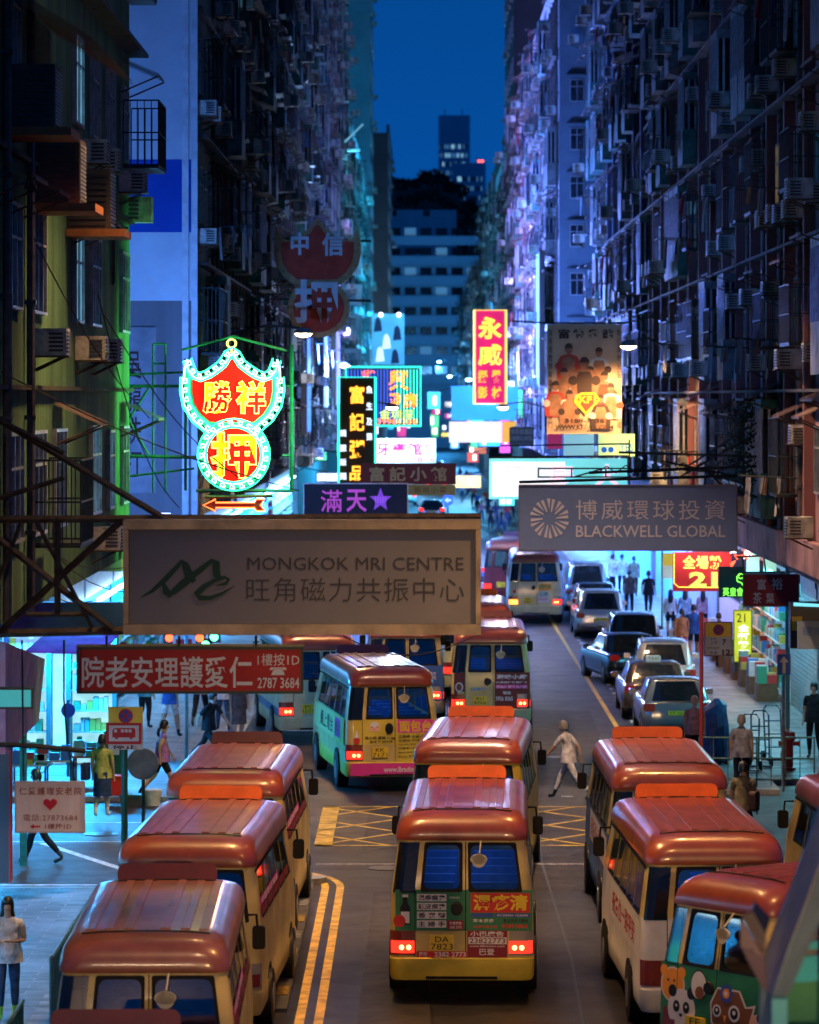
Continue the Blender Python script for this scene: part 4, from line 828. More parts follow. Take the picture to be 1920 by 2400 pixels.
# end pillar on the right, 1st floor beam
t = thing('corner_pillar', 'beige corner pillar lit yellow by the street lamp, between pink and blue blocks', 'pillar', (7.55, 124.2, 5.7))
MB().box(-.12, .28, -.5, .3, -1, 16).build('shaft', wb, t)
for q in (-.02, .1): MB().tube([(q, -.56, -1), (q, -.56, 16)], .03, 6).build('drain_pipe', M_pipe, t)
t = thing('overhang_beam', 'grimy pink beam under the overhanging right tenement', 'beam', (7.55, 66, 5.0))
MB().box(-.14, .02, 0, 57, .1, .72).build('beam', mat('beam_pink', (.26,.15,.15), .8, 0, .45, .7), t)
MB().box(-.10, 2.5, .1, 57, .0, .09).build('soffit', mat('soffit', (.18,.15,.15), .8, 0, .4, .7), t)
# green block side edge and billboard-like beige side strip
t = thing('corner_pier', 'beige plaster pier at the corner of the green tenement', 'pier', (-5.3, 68.2, 5.4))
MB().box(-.75, .0, -.05, .5, 0, 13).build('shaft', wb, t)
for z in (1.3, 4.4, 7.5):
    wm, pm = WIN[1]; o = ob('window', wm, t, (-.35, -.053, z), R(-90)); o.scale = (.8,.45,.9); ob('pane', pm, o)
# ground-floor canopy of the green tenement (teal sloped sheet) and awnings
def quad_thing(name, label, cat, P, m, thick=.06, kid='sheet'):
    P = [Vector(p) for p in P]; c = sum(P, Vector())/len(P); t = thing(name, label, cat, c)
    n = (P[1]-P[0]).cross(P[-1]-P[0]).normalized()*thick; b = MB(); Q = [p-c for p in P]; k = len(Q)
    b.v = [tuple(q) for q in Q]+[tuple(q-n) for q in Q]; b.f = [tuple(range(k)), tuple(range(2*k-1, k-1, -1))]+[(i, i+k, (i+1) % k+k, (i+1) % k) for i in range(k)]; b.mi = [0]*(k+2)
    b.build(kid, m, t); return t
quad_thing('canopy', 'pale teal sheet canopy sloping over the left shops, behind the steel truss', 'canopy', [W(0,1330,60), W(0,1262,60), W(245,1155,67), W(245,1328,67)], mat('sheet_teal', (.09,.17,.16), .6, 0, .3, .6), .08)
quad_thing('shop_fascia', 'dark violet shop fascia board below the teal canopy', 'fascia', [W(0,1480,64), W(0,1412,64), W(285,1412,66), W(285,1475,66)], mat('fascia_violet', (.07,.04,.16), .6, 0, .3, 1), .1)
quad_thing('awning', 'magenta cloth awning over the corner pharmacy', 'awning', [W(60,1530,84), W(120,1478,86.6), W(290,1478,86.6), W(235,1535,84)], mat('awning_magenta', (.60,.12,.50), .8, 0, .3, 2), .05)
t = quad_thing('wall_sign', 'slanted pink shop sign with worn characters at the left edge', 'sign', [W(0,1768,56), W(0,1505,56), W(95,1545,66), W(80,1690,66)], mat('sign_pink', (.80,.36,.50), .6, 0, .3, 2), .08)
t = thing('lightbox', 'small teal lightbox hanging at the left edge above the pink sign', 'sign', W(35, 1662, 50))
MB().box(-.24, .24, 0, .15, 0, .28).build('box', M_dark, t); MB().box(-.21, .21, -.01, -.001, .03, .25).build('face', em('teal_face', (.08,.5,.5), .5), t)
# lit shop interiors -------------------------------------------------
E_cool = em('fluorescent_cool', (.55,.85,1.), 14)
E_shop = em('shop_wall_lit', (.30,.72,1.), .9, .5, 1.4)
def area_light(name, parent, loc, rot, sx, sy, P, col):
    d = bpy.data.lights.new(name, 'AREA'); d.shape = 'RECTANGLE'; d.size = sx; d.size_y = sy; d.energy = P; d.color = col
    o = ob(name, d, parent, loc, rot); return o
def point_light(name, parent, loc, P, col, r=.15, spot=None, rot=None):
    d = bpy.data.lights.new(name, 'SPOT' if spot else 'POINT'); d.energy = P; d.color = col; d.shadow_soft_size = r
    if spot: d.spot_size = R(spot); d.spot_blend = .6
    return ob(name, d, parent, loc, rot or (0,0,0))
def shop(label, side, x, y0, y1, P, col, seed, h=3.6, depth=3.2, shelves=True, shutter=False, facec=None, faceem=.8):
    r = random.Random(seed); t = thing('shop', label, 'shop', (x, y0, .12)); L = y1-y0
    B = MB()
    sx = lambda a: a*-side
    B.box(*sorted((sx(.05), sx(.12))), 0, .12, 0, h); B.box(*sorted((sx(.05), sx(.12))), L-.12, L, 0, h); B.box(*sorted((sx(-.06), sx(.12))), 0, L, h-.35, h+.5); B.build('shop_frame', M_frame, t)
    if facec: 
        f = MB().box(*sorted((sx(-.16), sx(-.065))), .1, L-.1, h-.3, h+.6).build('fascia_lightbox', em('fascia_'+label[:18], facec, faceem, .3, 1), t)
    if shutter:
        for k in range(int(h/.12)-3): MB().box(*sorted((sx(-.02), sx(.03))), .14, L-.14, k*.12, k*.12+.10).build('shutter_slat', mat('shutter_teal', (.35,.5,.5), .5, .3, .2, 3), t)
        return t
    MB().box(*sorted((sx(.02), sx(.04))), .13, L-.13, .01, h-.36).build('lit_interior', em('interior_%d' % seed, col, faceem, .65, 2.2), t)
    if shelves:
        for k in range(4):
            z = .35+k*.62; MB().box(*sorted((sx(-.28), sx(.0))), .15, L-.15, z, z+.03).build('shelf', M_whitepl, t)
            y = .2
            g_ = MB()
            while y < L-.4:
                w_ = r.uniform(.12, .3); g_.box(*sorted((sx(-.25), sx(-.03))), y, y+w_, z+.031, z+.03+r.uniform(.15,.45), r.randint(0, 5)); y += w_+.03
            g_.build('goods', GOODS, t)
    MB().box(*sorted((sx(-.45), sx(-.30))), .3, L-.3, h-.42, h-.37).build('tube_lamp', E_cool, t)
    area_light('shop_lamp', t, (sx(-.55), L/2, h-.5), (0, R(35 if side > 0 else -35), 0), .5, L*.9, P, col)
    return t
GOODS = [mat('goods_%s' % n, c, .5, 0, .1, 9) for n, c in (('w',(.6,.6,.6)),('r',(.5,.05,.05)),('g',(.05,.35,.2)),('b',(.05,.2,.5)),('y',(.55,.45,.08)),('c',(.2,.5,.55)))]
cyan = (.02,.40,1.); cw = (.10,.48,1.); pk = (1.,.55,.8)
shop('brightly lit goods shop under the green tenement, by the near railing', 1, -9.0, 46, 53.5, 2400, cyan, 1)
shop('cyan lit store under the green tenement, nearer the crossing', 1, -9.0, 54, 61, 2400, cyan, 2)
shop('lit stall front below the violet fascia', 1, -9.0, 61.5, 67.8, 1300, cyan, 3)
for i, (a, b_) in enumerate(((89,97),(97.5,106),(106.5,116),(118,130),(132,148),(150,175),(178,210),(215,250))):
    shop(('bluish white shop opening number one past the left corner','shop with bright shelves behind the walkers on the left','snack shop glow beyond the blue bus on the left','lit shop behind the boarded queue of minibuses','distant cyan shop front on the left row','far left shop glowing blue','farther left shop with pale cyan light','farthest lit shop on the left row')[i].replace(' number one',''), 1, -8.55, a, b_, (450,480,600,800,1200,3200,7000,12000)[i], (cyan, cw)[i % 2], 30+i)
rs = [(84.5,97,1,(.12,.6,.8),300),(97.4,104.6,1,(.15,.6,.9),260),(105,110,0,(.3,.6,.75),150),(110.5,119,0,(1.,.5,.35),200),(119.5,130,0,(.5,.45,.8),220),(131,145,0,(.3,.4,1.),380),(146,165,0,(.12,.4,1.),1400),(168,200,0,(.10,.4,1.),5000),(203,250,0,(.06,.4,1.),9000)]
rl = ['closed teal roller shutter at the right edge','second teal roller shutter behind the one way sign','pink glowing shop behind the yellow price board','shop lit rosy white behind the three girls','violet lit shop behind the parked cars','shop under the red sale banner end','distant bluish shop on the right','far right shop glowing blue under the violet front','farthest right shop past the crossing crowd']
for i, (a, b_, sh, c, P) in enumerate(rs):
    shop(rl[i], -1, 10.1, a, b_, P, c, 50+i, shelves=(i in (2, 3)), shutter=bool(sh), facec=None if sh else c, faceem=.45)
    if sh: area_light('awning_lamp', None, (9.3, (a+b_)/2, 3.9), (0, R(30), 0), .5, 6, 330, (.12,.65,.85))['kind'] = 'structure'  # area light above each closed shutter
# corner pharmacy facing the side street
t = thing('pharmacy', 'corner pharmacy with bright white shelves of boxes and bottles', 'shop', (-8.1, 87.6, .12))
MB().box(-1.45, 1.15, .25, .3, 0, 3.2).build('back_wall', em('pharmacy_back', (.42,.85,1.), 1.1, .5, 2.5), t)
for x in (-1.5, -.35, .1, 1.15): MB().box(x-.05, x+.05, -.35, .24, 0, 3.25).build('post', mat('post_teal', (.05,.2,.22), .5, 0, 0), t)
rp = random.Random(5)
for x0, x1 in ((-1.42,-.42), (.17,1.08)):
    for k in range(6):
        z = .25+k*.48; MB().box(x0, x1, -.2, .2, z, z+.03).build('shelf', M_whitepl, t)
        x = x0+.03
        while x < x1-.1: w_ = rp.uniform(.06,.16); MB().box(x, x+w_, -.15, .1, z+.031, z+rp.uniform(.16,.38)).build('goods_box', rp.choice(GOODS+[GOODS[0]]*4), t); x += w_+.015
MB().box(-1.5, 1.2, -.4, .25, 3.25, 3.7).build('fascia', em('pharmacy_sign', (.1,.5,1.), .8), t)
MB().box(-1.3, 1.0, -.3, -.24, 3.1, 3.16).build('tube_lamp', E_cool, t)
area_light('shop_lamp', t, (0, -.6, 3.1), (R(-35), 0, 0), 2.6, .5, 2000, cyan)
# billboards and LED panels that light the far facades (fixed on the walls, facing across the street)
def led(label, x, y0, y1, z0, z1, side, col, st, P):
    t = thing('led_screen', label, 'screen', (x, (y0+y1)/2, z0)); L = y1-y0
    MB().box(-.12, .12, -L/2, L/2, 0, z1-z0).build('casing', M_dark, t)
    MB().box(*sorted((side*.125, side*.14)), -L/2+.1, L/2-.1, .1, z1-z0-.1).build('screen_face', em('led_%d' % int(y0), col, st, .4, .8), t)
    area_light('screen_glow', t, (side*.35, 0, (z1-z0)/2), (0, R(-90 if side > 0 else 90), 0), z1-z0, L, P, col)
    return t
led('violet blue video screen on the left facade, seen edge on', -4.6, 178, 186, 8, 16, 1, (.12,.22,1.), 1.2, 42000)
led('lilac video screen higher up the left row', -4.6, 205, 214, 8, 17, 1, (.30,.26,1.), 1.2, 36000)
led('blue advertising screen seen edge on beyond the neon signs', -4.6, 152, 157, 7, 12, 1, (.06,.22,1.), 1.2, 15000)
led('cyan advertising screen far down the right row', 5.6, 290, 300, 6, 16, -1, (.02,.45,.9), 1.2, 45000)
led('bluish screen facing the brown block from the right', 5.4, 170, 174, 9, 15, -1, (.1,.35,.7), 1.0, 900)
# floodlight added over the crossing to wash the white gable blue
t = thing('floodlight', 'small bluish floodlight bracketed at the foot of the white gable', 'floodlight', (-5.4, 80.5, 5.9))
MB().box(-.2, .2, -.1, .1, 0, .15).build('housing', M_dark, t)
MB().box(-.16, .16, -.02, .08, .151, .16).build('lens', em('flood_lens', (.35,.45,1.), 8), t)
area_light('flood_glow', t, (-.5, .1, .3), (R(118), 0, 0), .6, .3, 1200, (.09,.28,1.))
# street lamps
def street_lamp(label, x, y, z, P, col, arm=1.6, sd=1, beam=None, rot=None):
    t = thing('street_lamp', label, 'lamp', (x, y, z), 0, 'street lamps')
    b = MB(); b.tube([(sd*arm, 0, -.1), (sd*arm*.4, 0, .22), (0, 0, .12)], .035, 6); b.build('arm', M_steel, t)
    b = MB(); b.tube([(-.02,0,.16),(-.02,0,.12),(-.02,0,.03),(-.02,0,0)], [.06,.17,.24,.25], 14); b.build('lamp_shade', M_grey, t)
    b = MB(); b.tube([(-.02,0,-.001),(-.02,0,-.05),(-.02,0,-.09)], [.22,.17,.05], 14); b.build('lamp_glass', em('lamp_glass_warm', (1.,.68,.36), 30), t)
    point_light('lamp_light', t, (0,0,-.2), P, col, .22, beam, rot)
    return t
warm = (1., .55, .22)
street_lamp('lit warm street lamp hanging above the neon pawn sign', -2.9, 96, 10.08, 3600, warm, 2.2, -1, 176)
street_lamp('lit warm street lamp beside the poster on the right', 5.63, 103.4, 9.86, 2400, warm, 1.2, 1, 165)
street_lamp('street lamp hung high over the crossing', 1.9, 72, 17.6, 9000, (1.,.60,.36), 2.0, 1, 84)  # added above the frame to brighten the walker in white
street_lamp('unlit looking round street lamp below the red vertical sign', W(1180,955,150).x, 150, W(0,955,150).z, 1200, (.8,.8,1.), 2, 1)
street_lamp('small round street lamp in front of the cyan neon frame', W(920,955,140).x, 140, W(0,955,140).z, 1200, (.8,.8,1.), 2, -1)
# lamps behind the footbridge, then lamps added above the frame
street_lamp('street lamp behind the footbridge, left', -5, -12, 9.7, 7000, (1.,.66,.42), 1.2, -1, 26, (R(78),0,0))
street_lamp('street lamp behind the footbridge, right', 5, -12, 9.7, 20000, (1., .56, .22), 1.2, 1, 26, (R(78),0,0))
street_lamp('street lamp hung high over the nearest roofs', -1.8, 33, 13.6, 2000, (1.,.62,.32), 2.0, -1, 100)  # added high lamps that brighten roofs, boards and signs below
street_lamp('street lamp hung high over the right queue', 4.2, 41, 14.8, 4600, (1.,.50,.16), 2.0, 1, 100)
street_lamp('street lamp hung high over the bus queue', -1.4, 54, 15.9, 4400, (1.,.54,.20), 2.0, -1, 90)
street_lamp('street lamp hung high over the crossing', 1.9, 72, 17.6, 9000, (1.,.60,.36), 2.0, 1, 84)  # second copy of the lamp added for the crossing
street_lamp('unlit looking round street lamp below the red vertical sign', W(1180,955,150).x, 150, W(0,955,150).z, 1200, (.8,.8,1.), 2, 1)
street_lamp('small round street lamp in front of the cyan neon frame', W(920,955,140).x, 140, W(0,955,140).z, 1200, (.8,.8,1.), 2, -1)
# lamps behind the footbridge, then lamps added above the frame
street_lamp('street lamp behind the footbridge, left', -5, -12, 9.7, 7000, (1.,.66,.42), 1.2, -1, 26, (R(78),0,0))
street_lamp('street lamp behind the footbridge, right', 5, -12, 9.7, 20000, (1., .56, .22), 1.2, 1, 26, (R(78),0,0))
street_lamp('street lamp hung high over the bus queue', -2.2, 52, 15.6, 4200, (1.,.52,.18), 2.0, -1, 84)  # more lamps added out of view to warm the bus roofs
street_lamp('street lamp hung high over the right queue', 4.6, 60, 16.5, 5000, (1.,.47,.14), 2.0, 1, 84)
for i, (x_, Y_, z_, P_w, c_) in enumerate(((-3.6,185,10,9000,(.35,.6,1.)),(4.4,215,10,12000,(.3,.5,1.)),(-3.4,275,10,8000,(.2,.6,1.)),(4.2,330,10,12000,(.2,.6,1.)),(-2.4,400,10.5,16000,(.25,.6,1.)),(3.6,470,11,30000,(.1,.45,1.)),(-1.8,560,12,16000,(.05,.4,1.)),(3.0,600,14,13000,(.05,.4,1.)))):  # lamps added down the road to light the far facades and asphalt
    street_lamp(('first bluish street lamp past the cyan neon on the left','bluish street lamp under the violet front','street lamp over the far left kerb','street lamp by the stepped block','small far lamp on the left before the office block','small far lamp on the right before the office block','tiny lamp at the foot of the office block, left','tiny lamp at the foot of the office block, right')[i], x_, Y_, z_, P_w, c_, 1.6, (1 if x_ > 0 else -1))
rs_ = random.Random(21)
hues = [(1.,.12,.05),(1.,.5,.08),(.1,.7,1.),(.9,.95,1.),(.15,1.,.4),(1.,.1,.45),(.3,.45,1.)]
for i in range(46):
    Y_ = 165+355*(i/46)**1.15; sd_ = 1 if i % 2 else -1; x_ = sd_*rs_.uniform(2.2,5.4) if Y_ < 300 else sd_*rs_.uniform(1.0,4.6); w_ = rs_.uniform(.5,1.7); h_ = rs_.choice((.5,.7,1.6,2.4)); z_ = rs_.uniform(3.6,7.5); hu = rs_.choice(hues)
    t = thing('hanging_shop_sign', 'small %s glowing shop sign hanging over the distant street, %s side' % (('red','orange','cyan','white','green','pink','blue')[hues.index(hu)], 'right' if sd_ > 0 else 'left'), 'sign', (x_, Y_, z_), 0, 'glowing shop signs over the distant street')
    MB().box(-w_/2, w_/2, 0, .2, 0, h_).build('casing', M_dark, t); f_ = MB().box(-w_/2+.05, w_/2-.05, -.02, -.002, .05, h_-.05).build('lit_face', em('far_sign_%d' % hues.index(hu), hu, 1.1, .5, 1.3), t)
    for q in range(rs_.randint(1,3)): xq = rs_.uniform(-w_/2+.1, w_/2-.3); MB().box(xq, xq+.18, -.03, -.021, h_*.25, h_*.75).build('light_stroke', em('far_stroke', (1.,.9,.8), 2.), t)
    MB().tube([(0,.1,h_),(sd_*1.5,.1,h_+.3)], .03, 4).build('bracket', M_steel, t)
# footbridge deck under the camera
t = thing('footbridge', 'covered footbridge the street is viewed from', 'footbridge', (0, 0, 0))
MB().box(-16, 16, -3.5, .6, 5.9, 6.6).build('deck', mat('concrete', (.3,.3,.29), .8, 0, .3, .5), t)
MB().box(-16, 16, .45, .6, 6.62, 7.7).build('parapet', M_grey, t)
for x in (-14, 14): MB().box(x-.5, x+.5, -2, -1, 0, 5.89).build('pier', mat('concrete', (0,0,0)), t)
# ------------------------------------------------------------------ distance
t = thing('office_block', 'long white car park like block with dark window bands closing the street', 'building', (0, 640, 0))
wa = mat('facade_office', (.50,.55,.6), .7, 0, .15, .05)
s = F/640; X0 = (895-VX)/s; X1 = (1110-VX)/s
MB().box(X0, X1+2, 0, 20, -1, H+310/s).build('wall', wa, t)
MB().box(X0+1, X1-6, 2, 18, H+310/s, H+330/s).build('roof_storey', wa, t)
for k in range(8):
    z = H+(VY-805+k*-1)/s*0+H*0+ (H+(VY-672)/s) - k*3.3
    MB().box(X0-.1, X1+2.1, -1.2, -.01, z-1.6, z-.1).build('balcony_band', mat('facade_band', (.58,.62,.66), .7, 0, .15, .05), t)
    for i in range(7):
        xa = X0+1.2+i*2.6; MB().box(xa, xa+1.9, -.08, -.005, z+.05, z+1.3).build('window', em('far_window_lit', (.25,.6,.7), .16) if (k*5+i*3) % 11 in (2,3) else M_pane, t)
t = thing('office_block', 'plain blue grey block on the slope behind the long white one', 'building', (0, 700, 0))
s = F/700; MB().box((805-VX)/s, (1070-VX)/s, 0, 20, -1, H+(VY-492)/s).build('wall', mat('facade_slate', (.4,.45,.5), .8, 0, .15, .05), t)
for x_, y_ in ((922,500),(1000,500),(922,544),(960,548),(1030,548),(922,585),(980,588),(1030,590)):
    MB().box((x_-8-VX)/s, (x_+8-VX)/s, -.06, -.005, H+(VY-y_-7)/s, H+(VY-y_+7)/s).build('window', em('far_window_lit2', (.3,.6,.8), .25) if x_ == 922 and y_ > 510 else M_pane, t)
# hill with trees
hm = mat('hill_dark', (.012,.03,.02), .95, 0, .5, .03)
b = MB(); n = 26
prof = [(780,520),(860,470),(905,416),(960,408),(1010,398),(1040,404),(1085,430),(1110,470),(1150,480),(1200,500),(1300,560)]
def hp(px):
    for (a, za), (c, zc) in zip(prof, prof[1:]):
        if a <= px <= c: return za+(zc-za)*(px-a)/(c-a)
    return prof[0][1]
for i in range(n+1):
    px = 780+520*i/n; s = F/900
    b.v += [((px-VX)/s, 850, 0), ((px-VX)/s, 880, (H+(VY-hp(px))/s)*.6), ((px-VX)/s, 950, H+(VY-hp(px)-6)/s), ((px-VX)/s, 1050, 0)]
for i in range(n):
    for k in range(3): b.f.append((i*4+k, i*4+4+k, i*4+5+k, i*4+1+k)); b.mi.append(0)
struct(b.build('hill', hm, smooth=60))
rt = random.Random(3); b = MB(); s = F/900
lm = mat('foliage_night', (.025,.06,.05), .9, 0, .5, .3)
for i in range(320):
    px = rt.uniform(870,1180); dy = rt.choice((0,0,1,2,3)); bx = (px-VX)/s; bz = H+(VY-hp(px)-6)/s-dy*5; rad = rt.uniform(.6, 2.0); bz += rt.choice((0,0,.6,1.4)); bz -= .5
    for q in range(30):
        a = rt.uniform(0, 6.28); ph = rt.uniform(-.6, 1.5); rr_ = rad*rt.uniform(.5, 1.1); c = Vector((bx+rr_*math.cos(a)*math.cos(ph), 930-dy*12+rr_*math.sin(a)*math.cos(ph), bz+rr_*math.sin(ph)*.9))
        e1 = Vector((rt.uniform(-1,1), rt.uniform(-1,1), rt.uniform(-1,1))).normalized()*.5; e2 = e1.cross(Vector((rt.uniform(-1,1),rt.uniform(-1,1),rt.uniform(-1,1)))).normalized()*.4
        b.face([c-e1, c+e2, c+e1, c-e2])
o = b.build('hill_trees', lm); tag(o, 'dark mass of trees on the hill against the blue sky', 'trees', kind='stuff')
def tower(label, x0, x1, ytop, Y, rows, cols, seed, dens, crown=0):
    s = F/Y; r = random.Random(seed); a = (x0-VX)/s; c = (x1-VX)/s; zt = H+(VY-ytop)/s
    t = thing('residential_tower', label, 'building', ((a+c)/2, Y, 0)); w2 = (c-a)/2
    b = MB(); ch = w2*.16
    b.v = []; P = [(-w2+ch, 0), (w2-ch, 0), (w2, ch), (w2, 12), (-w2, 12), (-w2, ch)]
    for z in (0, zt): b.v += [(x, y, z) for x, y in P]
    for i in range(6): j = (i+1) % 6; b.f.append((i, j, 6+j, 6+i)); b.mi.append(0)
    b.f.append(tuple(range(6, 12))); b.mi.append(0)
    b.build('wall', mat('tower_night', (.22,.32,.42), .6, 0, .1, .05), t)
    cw_ = (c-a-2*ch*.4)/cols
    for i in range(rows):
        z = zt-crown-(i+1)*3.2
        for k in range(cols):
            xx = -w2+ch*.4+(k+.15)*cw_; u = r.random()
            m = em('tower_lit', (.40,.8,1.), .8) if u < dens else (em('tower_dim', (.1,.35,.6), .35) if u < dens*3 else M_pane)
            MB().box(xx, xx+cw_*.6, -.12+(ch*.6 if k in (0, cols-1) else 0), .2+ch*.6, z, z+1.5).build('window', m, t)
    for dx in (-.6, .5): MB().tube([(w2*dx,4,zt),(w2*dx,4,zt+2.5)], .15, 5).build('mast', M_steel, t)
    return t, w2, zt
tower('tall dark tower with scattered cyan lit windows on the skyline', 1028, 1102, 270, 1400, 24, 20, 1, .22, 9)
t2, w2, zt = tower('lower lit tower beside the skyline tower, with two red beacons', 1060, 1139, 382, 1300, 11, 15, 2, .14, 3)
for q in (-.3, .1): MB().prism([(w2*(.75+q*.5)+.4*math.cos(k), .4*math.sin(k)+zt+.8) for k in range(6)], 3, 3.6).build('beacon', em('beacon_red', (1.,.08,.03), 6), t2)

# ------------------------------------------------------------------ signs
class Sign:
    def __init__(s, name, label, px0, py0, px1, py1, Y, depth=.2, board=None, cat='sign', edge=None, yaw=0, frame=None):
        s.Y = Y; s.k = F/Y; s.cx = (px0+px1)/2; s.py1 = py1; s.w = (px1-px0)/s.k; s.h = (py1-py0)/s.k
        s.t = thing(name, label, cat, W(s.cx, py1, Y), R(yaw))
        if board: MB().box(-s.w/2, s.w/2, 0, depth, 0, s.h).build('board', board, s.t)
        if frame:
            m, fw = frame; b = MB(); b.box(-s.w/2-fw*.4, s.w/2+fw*.4, -.03, -.002, -fw*.4, fw*.6); b.box(-s.w/2-fw*.4, s.w/2+fw*.4, -.03, -.002, s.h-fw*.6, s.h+fw*.4)
            for q in (-1, 1): b.box(q*s.w/2-fw/2, q*s.w/2+fw/2, -.028, -.002, fw*.6, s.h-fw*.6)
            b.build('frame', m, s.t)
    def L(s, px, py): return ((px-s.cx)/s.k, (s.py1-py)/s.k)
    def text(s, body, px0, py0, px1, py1, m, y=-.01, name='lettering', **k):
        a = s.L(px0, py1); b = s.L(px1, py0); return text(s.t, body, a[0], a[1], b[0], b[1], y, m, name, **k)
    def poly(s, pts, m, y=-.012, d=.006, name='emblem'):
        return MB().prism([s.L(*p) for p in pts], y, y+d).build(name, m, s.t)
    def tube(s, pts, r, m, y=-.05, closed=False, name='neon_tube'):
        P = [s.L(*p) for p in pts]; return MB().tube([(p[0], y, p[1]) for p in P], r, 6, 0, closed).build(name, m, s.t)
def r2(x0, y0): return lambda u, v: (x0+u/2.695, y0+v/2.695)
# MRI sign
mrb = mat('mri_board', (.20,.20,.19), .55, 0, .12, .5, .15, 200)
S1 = Sign('hanging_signboard', 'wide grey MRI centre signboard spanning the bus lane', 290, 1218, 1127, 1487, 46, .28, mrb)
MFR = mat('mri_frame', (.13,.10,.075), .35, .6, .3, 3)
for a in ((290,1218,1127,1240),(290,1462,1127,1487)):
    p0 = S1.L(a[0], a[3]); p1 = S1.L(a[2], a[1]); MB().box(p0[0], p1[0], -.09, -.003, p0[1], p1[1]).build('frame_rail', MFR, S1.t)
for a in ((290,303),(1115,1127)):
    p0 = S1.L(a[0], 1461); p1 = S1.L(a[1], 1241); MB().box(p0[0], p1[0], -.088, -.003, p0[1], p1[1]).build('frame_stile', MFR, S1.t)
mg = mat('mri_green', (.008,.05,.03), .6, 0, 0); mgd = mat('mri_ink', (.05,.052,.05), .6, 0, 0)
S1.text('MONGKOK MRI CENTRE', 580, 1306, 1087, 1336, mgd, off=.0)
S1.text('旺角磁力共振中心', 578, 1354, 1088, 1410, mgd, off=-.006, sp=1.08)
q = r2(0, 1200)
# swoosh logo (two peaks and an e-like loop)
def ribbon(S_, pts, ws, m, name='emblem', y=-.014):
    b = MB(); P = [Vector(S_.L(*q(*p))) for p in pts]; ws = [w_/2.695/S_.k for w_ in ws]
    for i in range(len(P)-1):
        d0 = (P[min(i+1,len(P)-1)]-P[max(i-1,0)]).normalized(); d1 = (P[min(i+2,len(P)-1)]-P[i]).normalized()
        n0 = Vector((-d0.y, d0.x))*ws[i]/2; n1 = Vector((-d1.y, d1.x))*ws[i+1]/2; yy = y-.0004*i
        b.face([(P[i].x-n0.x, yy, P[i].y-n0.y), (P[i+1].x-n1.x, yy-.0004, P[i+1].y-n1.y), (P[i+1].x+n1.x, yy-.0004, P[i+1].y+n1.y), (P[i].x+n0.x, yy, P[i].y+n0.y)])
    b.build(name, m, S_.t)
ribbon(S1, [(890,540),(960,500),(1040,430),(1120,345),(1150,310),(1170,330),(1195,400),(1230,440)], [4,22,34,30,26,44,60,30], mg)
ribbon(S1, [(1060,540),(1100,500),(1160,450),(1220,400),(1290,345),(1340,305),(1365,320),(1370,400),(1400,425)], [4,40,50,40,34,26,50,48,20], mg, y=-.02)
ribbon(S1, [(1030,440),(1050,500),(1085,530)], [10,50,30], mg, y=-.026)
ribbon(S1, [(1370,465),(1430,450),(1445,425),(1420,412),(1360,430),(1290,470),(1245,515),(1265,542),(1330,542),(1400,515),(1485,465)], [8,22,24,22,24,34,44,36,26,18,3], mg, y=-.032)
# truss that carries it
T = thing('sign_truss', 'rusty crossed steel truss holding the wide signboard to the left wall', 'truss', W(150, 1487, 46.5))
def tr(parent, pts, r, m=M_rust, Y=46.5, name='strut', dy=0):
    o = parent.location; P = [W(x, y, Y+dy*(i))-o for i, (x, y) in enumerate(pts)]; b = MB()
    for a, c in zip(P, P[1:]): b.tube([a, c], r, 4)
    b.build(name, m, parent)
for pts, rd in ((((-90,1218),(1127,1211)),.045), (((-90,1487),(290,1478)),.05), (((135,1212),(135,1440)),.04), (((-60,1218),(270,1480)),.042), (((290,1216),(0,1480)),.042), (((80,1212),(215,1470)),.026), (((55,1212),(-20,1400)),.026), (((60,1440),(205,1440)),.03), (((0,985),(385,1215)),.04), (((-40,1180),(150,1120)),.03)):
    tr(T, pts, rd)
tr(T, ((-120,930),(0,985),(150,1062)), .03, M_rust, 46.4)
for i, ((a, b_), (c, d)) in enumerate((((-20,860),(700,1150)),((80,560),(350,980)),((245,740),(560,1120)),((0,1190),(300,1330)),((290,1340),(620,1480)),((10,1260),(240,1400)),((0,1120),(320,1390)),((700,1420),(1127,1484)),((230,690),(420,1190)))):
    p = W(a, b_, 47+i*.8); r_ = W(c, d, 47+i*.8+6); t = thing('overhead_cable', ('thin black cable sagging from the left wall over the neon frame','cable running down the green wall beside the hanging sheet','cable crossing the mauve board behind the green frame','cable drooping behind the rusty truss','cable sagging across the grey signboard back','cable over the teal canopy','second cable over the teal canopy','cable below the grey signboard','steep cable between pier and neon frame')[i], 'cable', p)
    b = MB(); b.tube([(r_-p)*(k/8)-Vector((0,0,.5*math.sin(math.pi*k/8)*(.3+.1*i))) for k in range(9)], .009, 4); b.build('cable', M_blk, t)
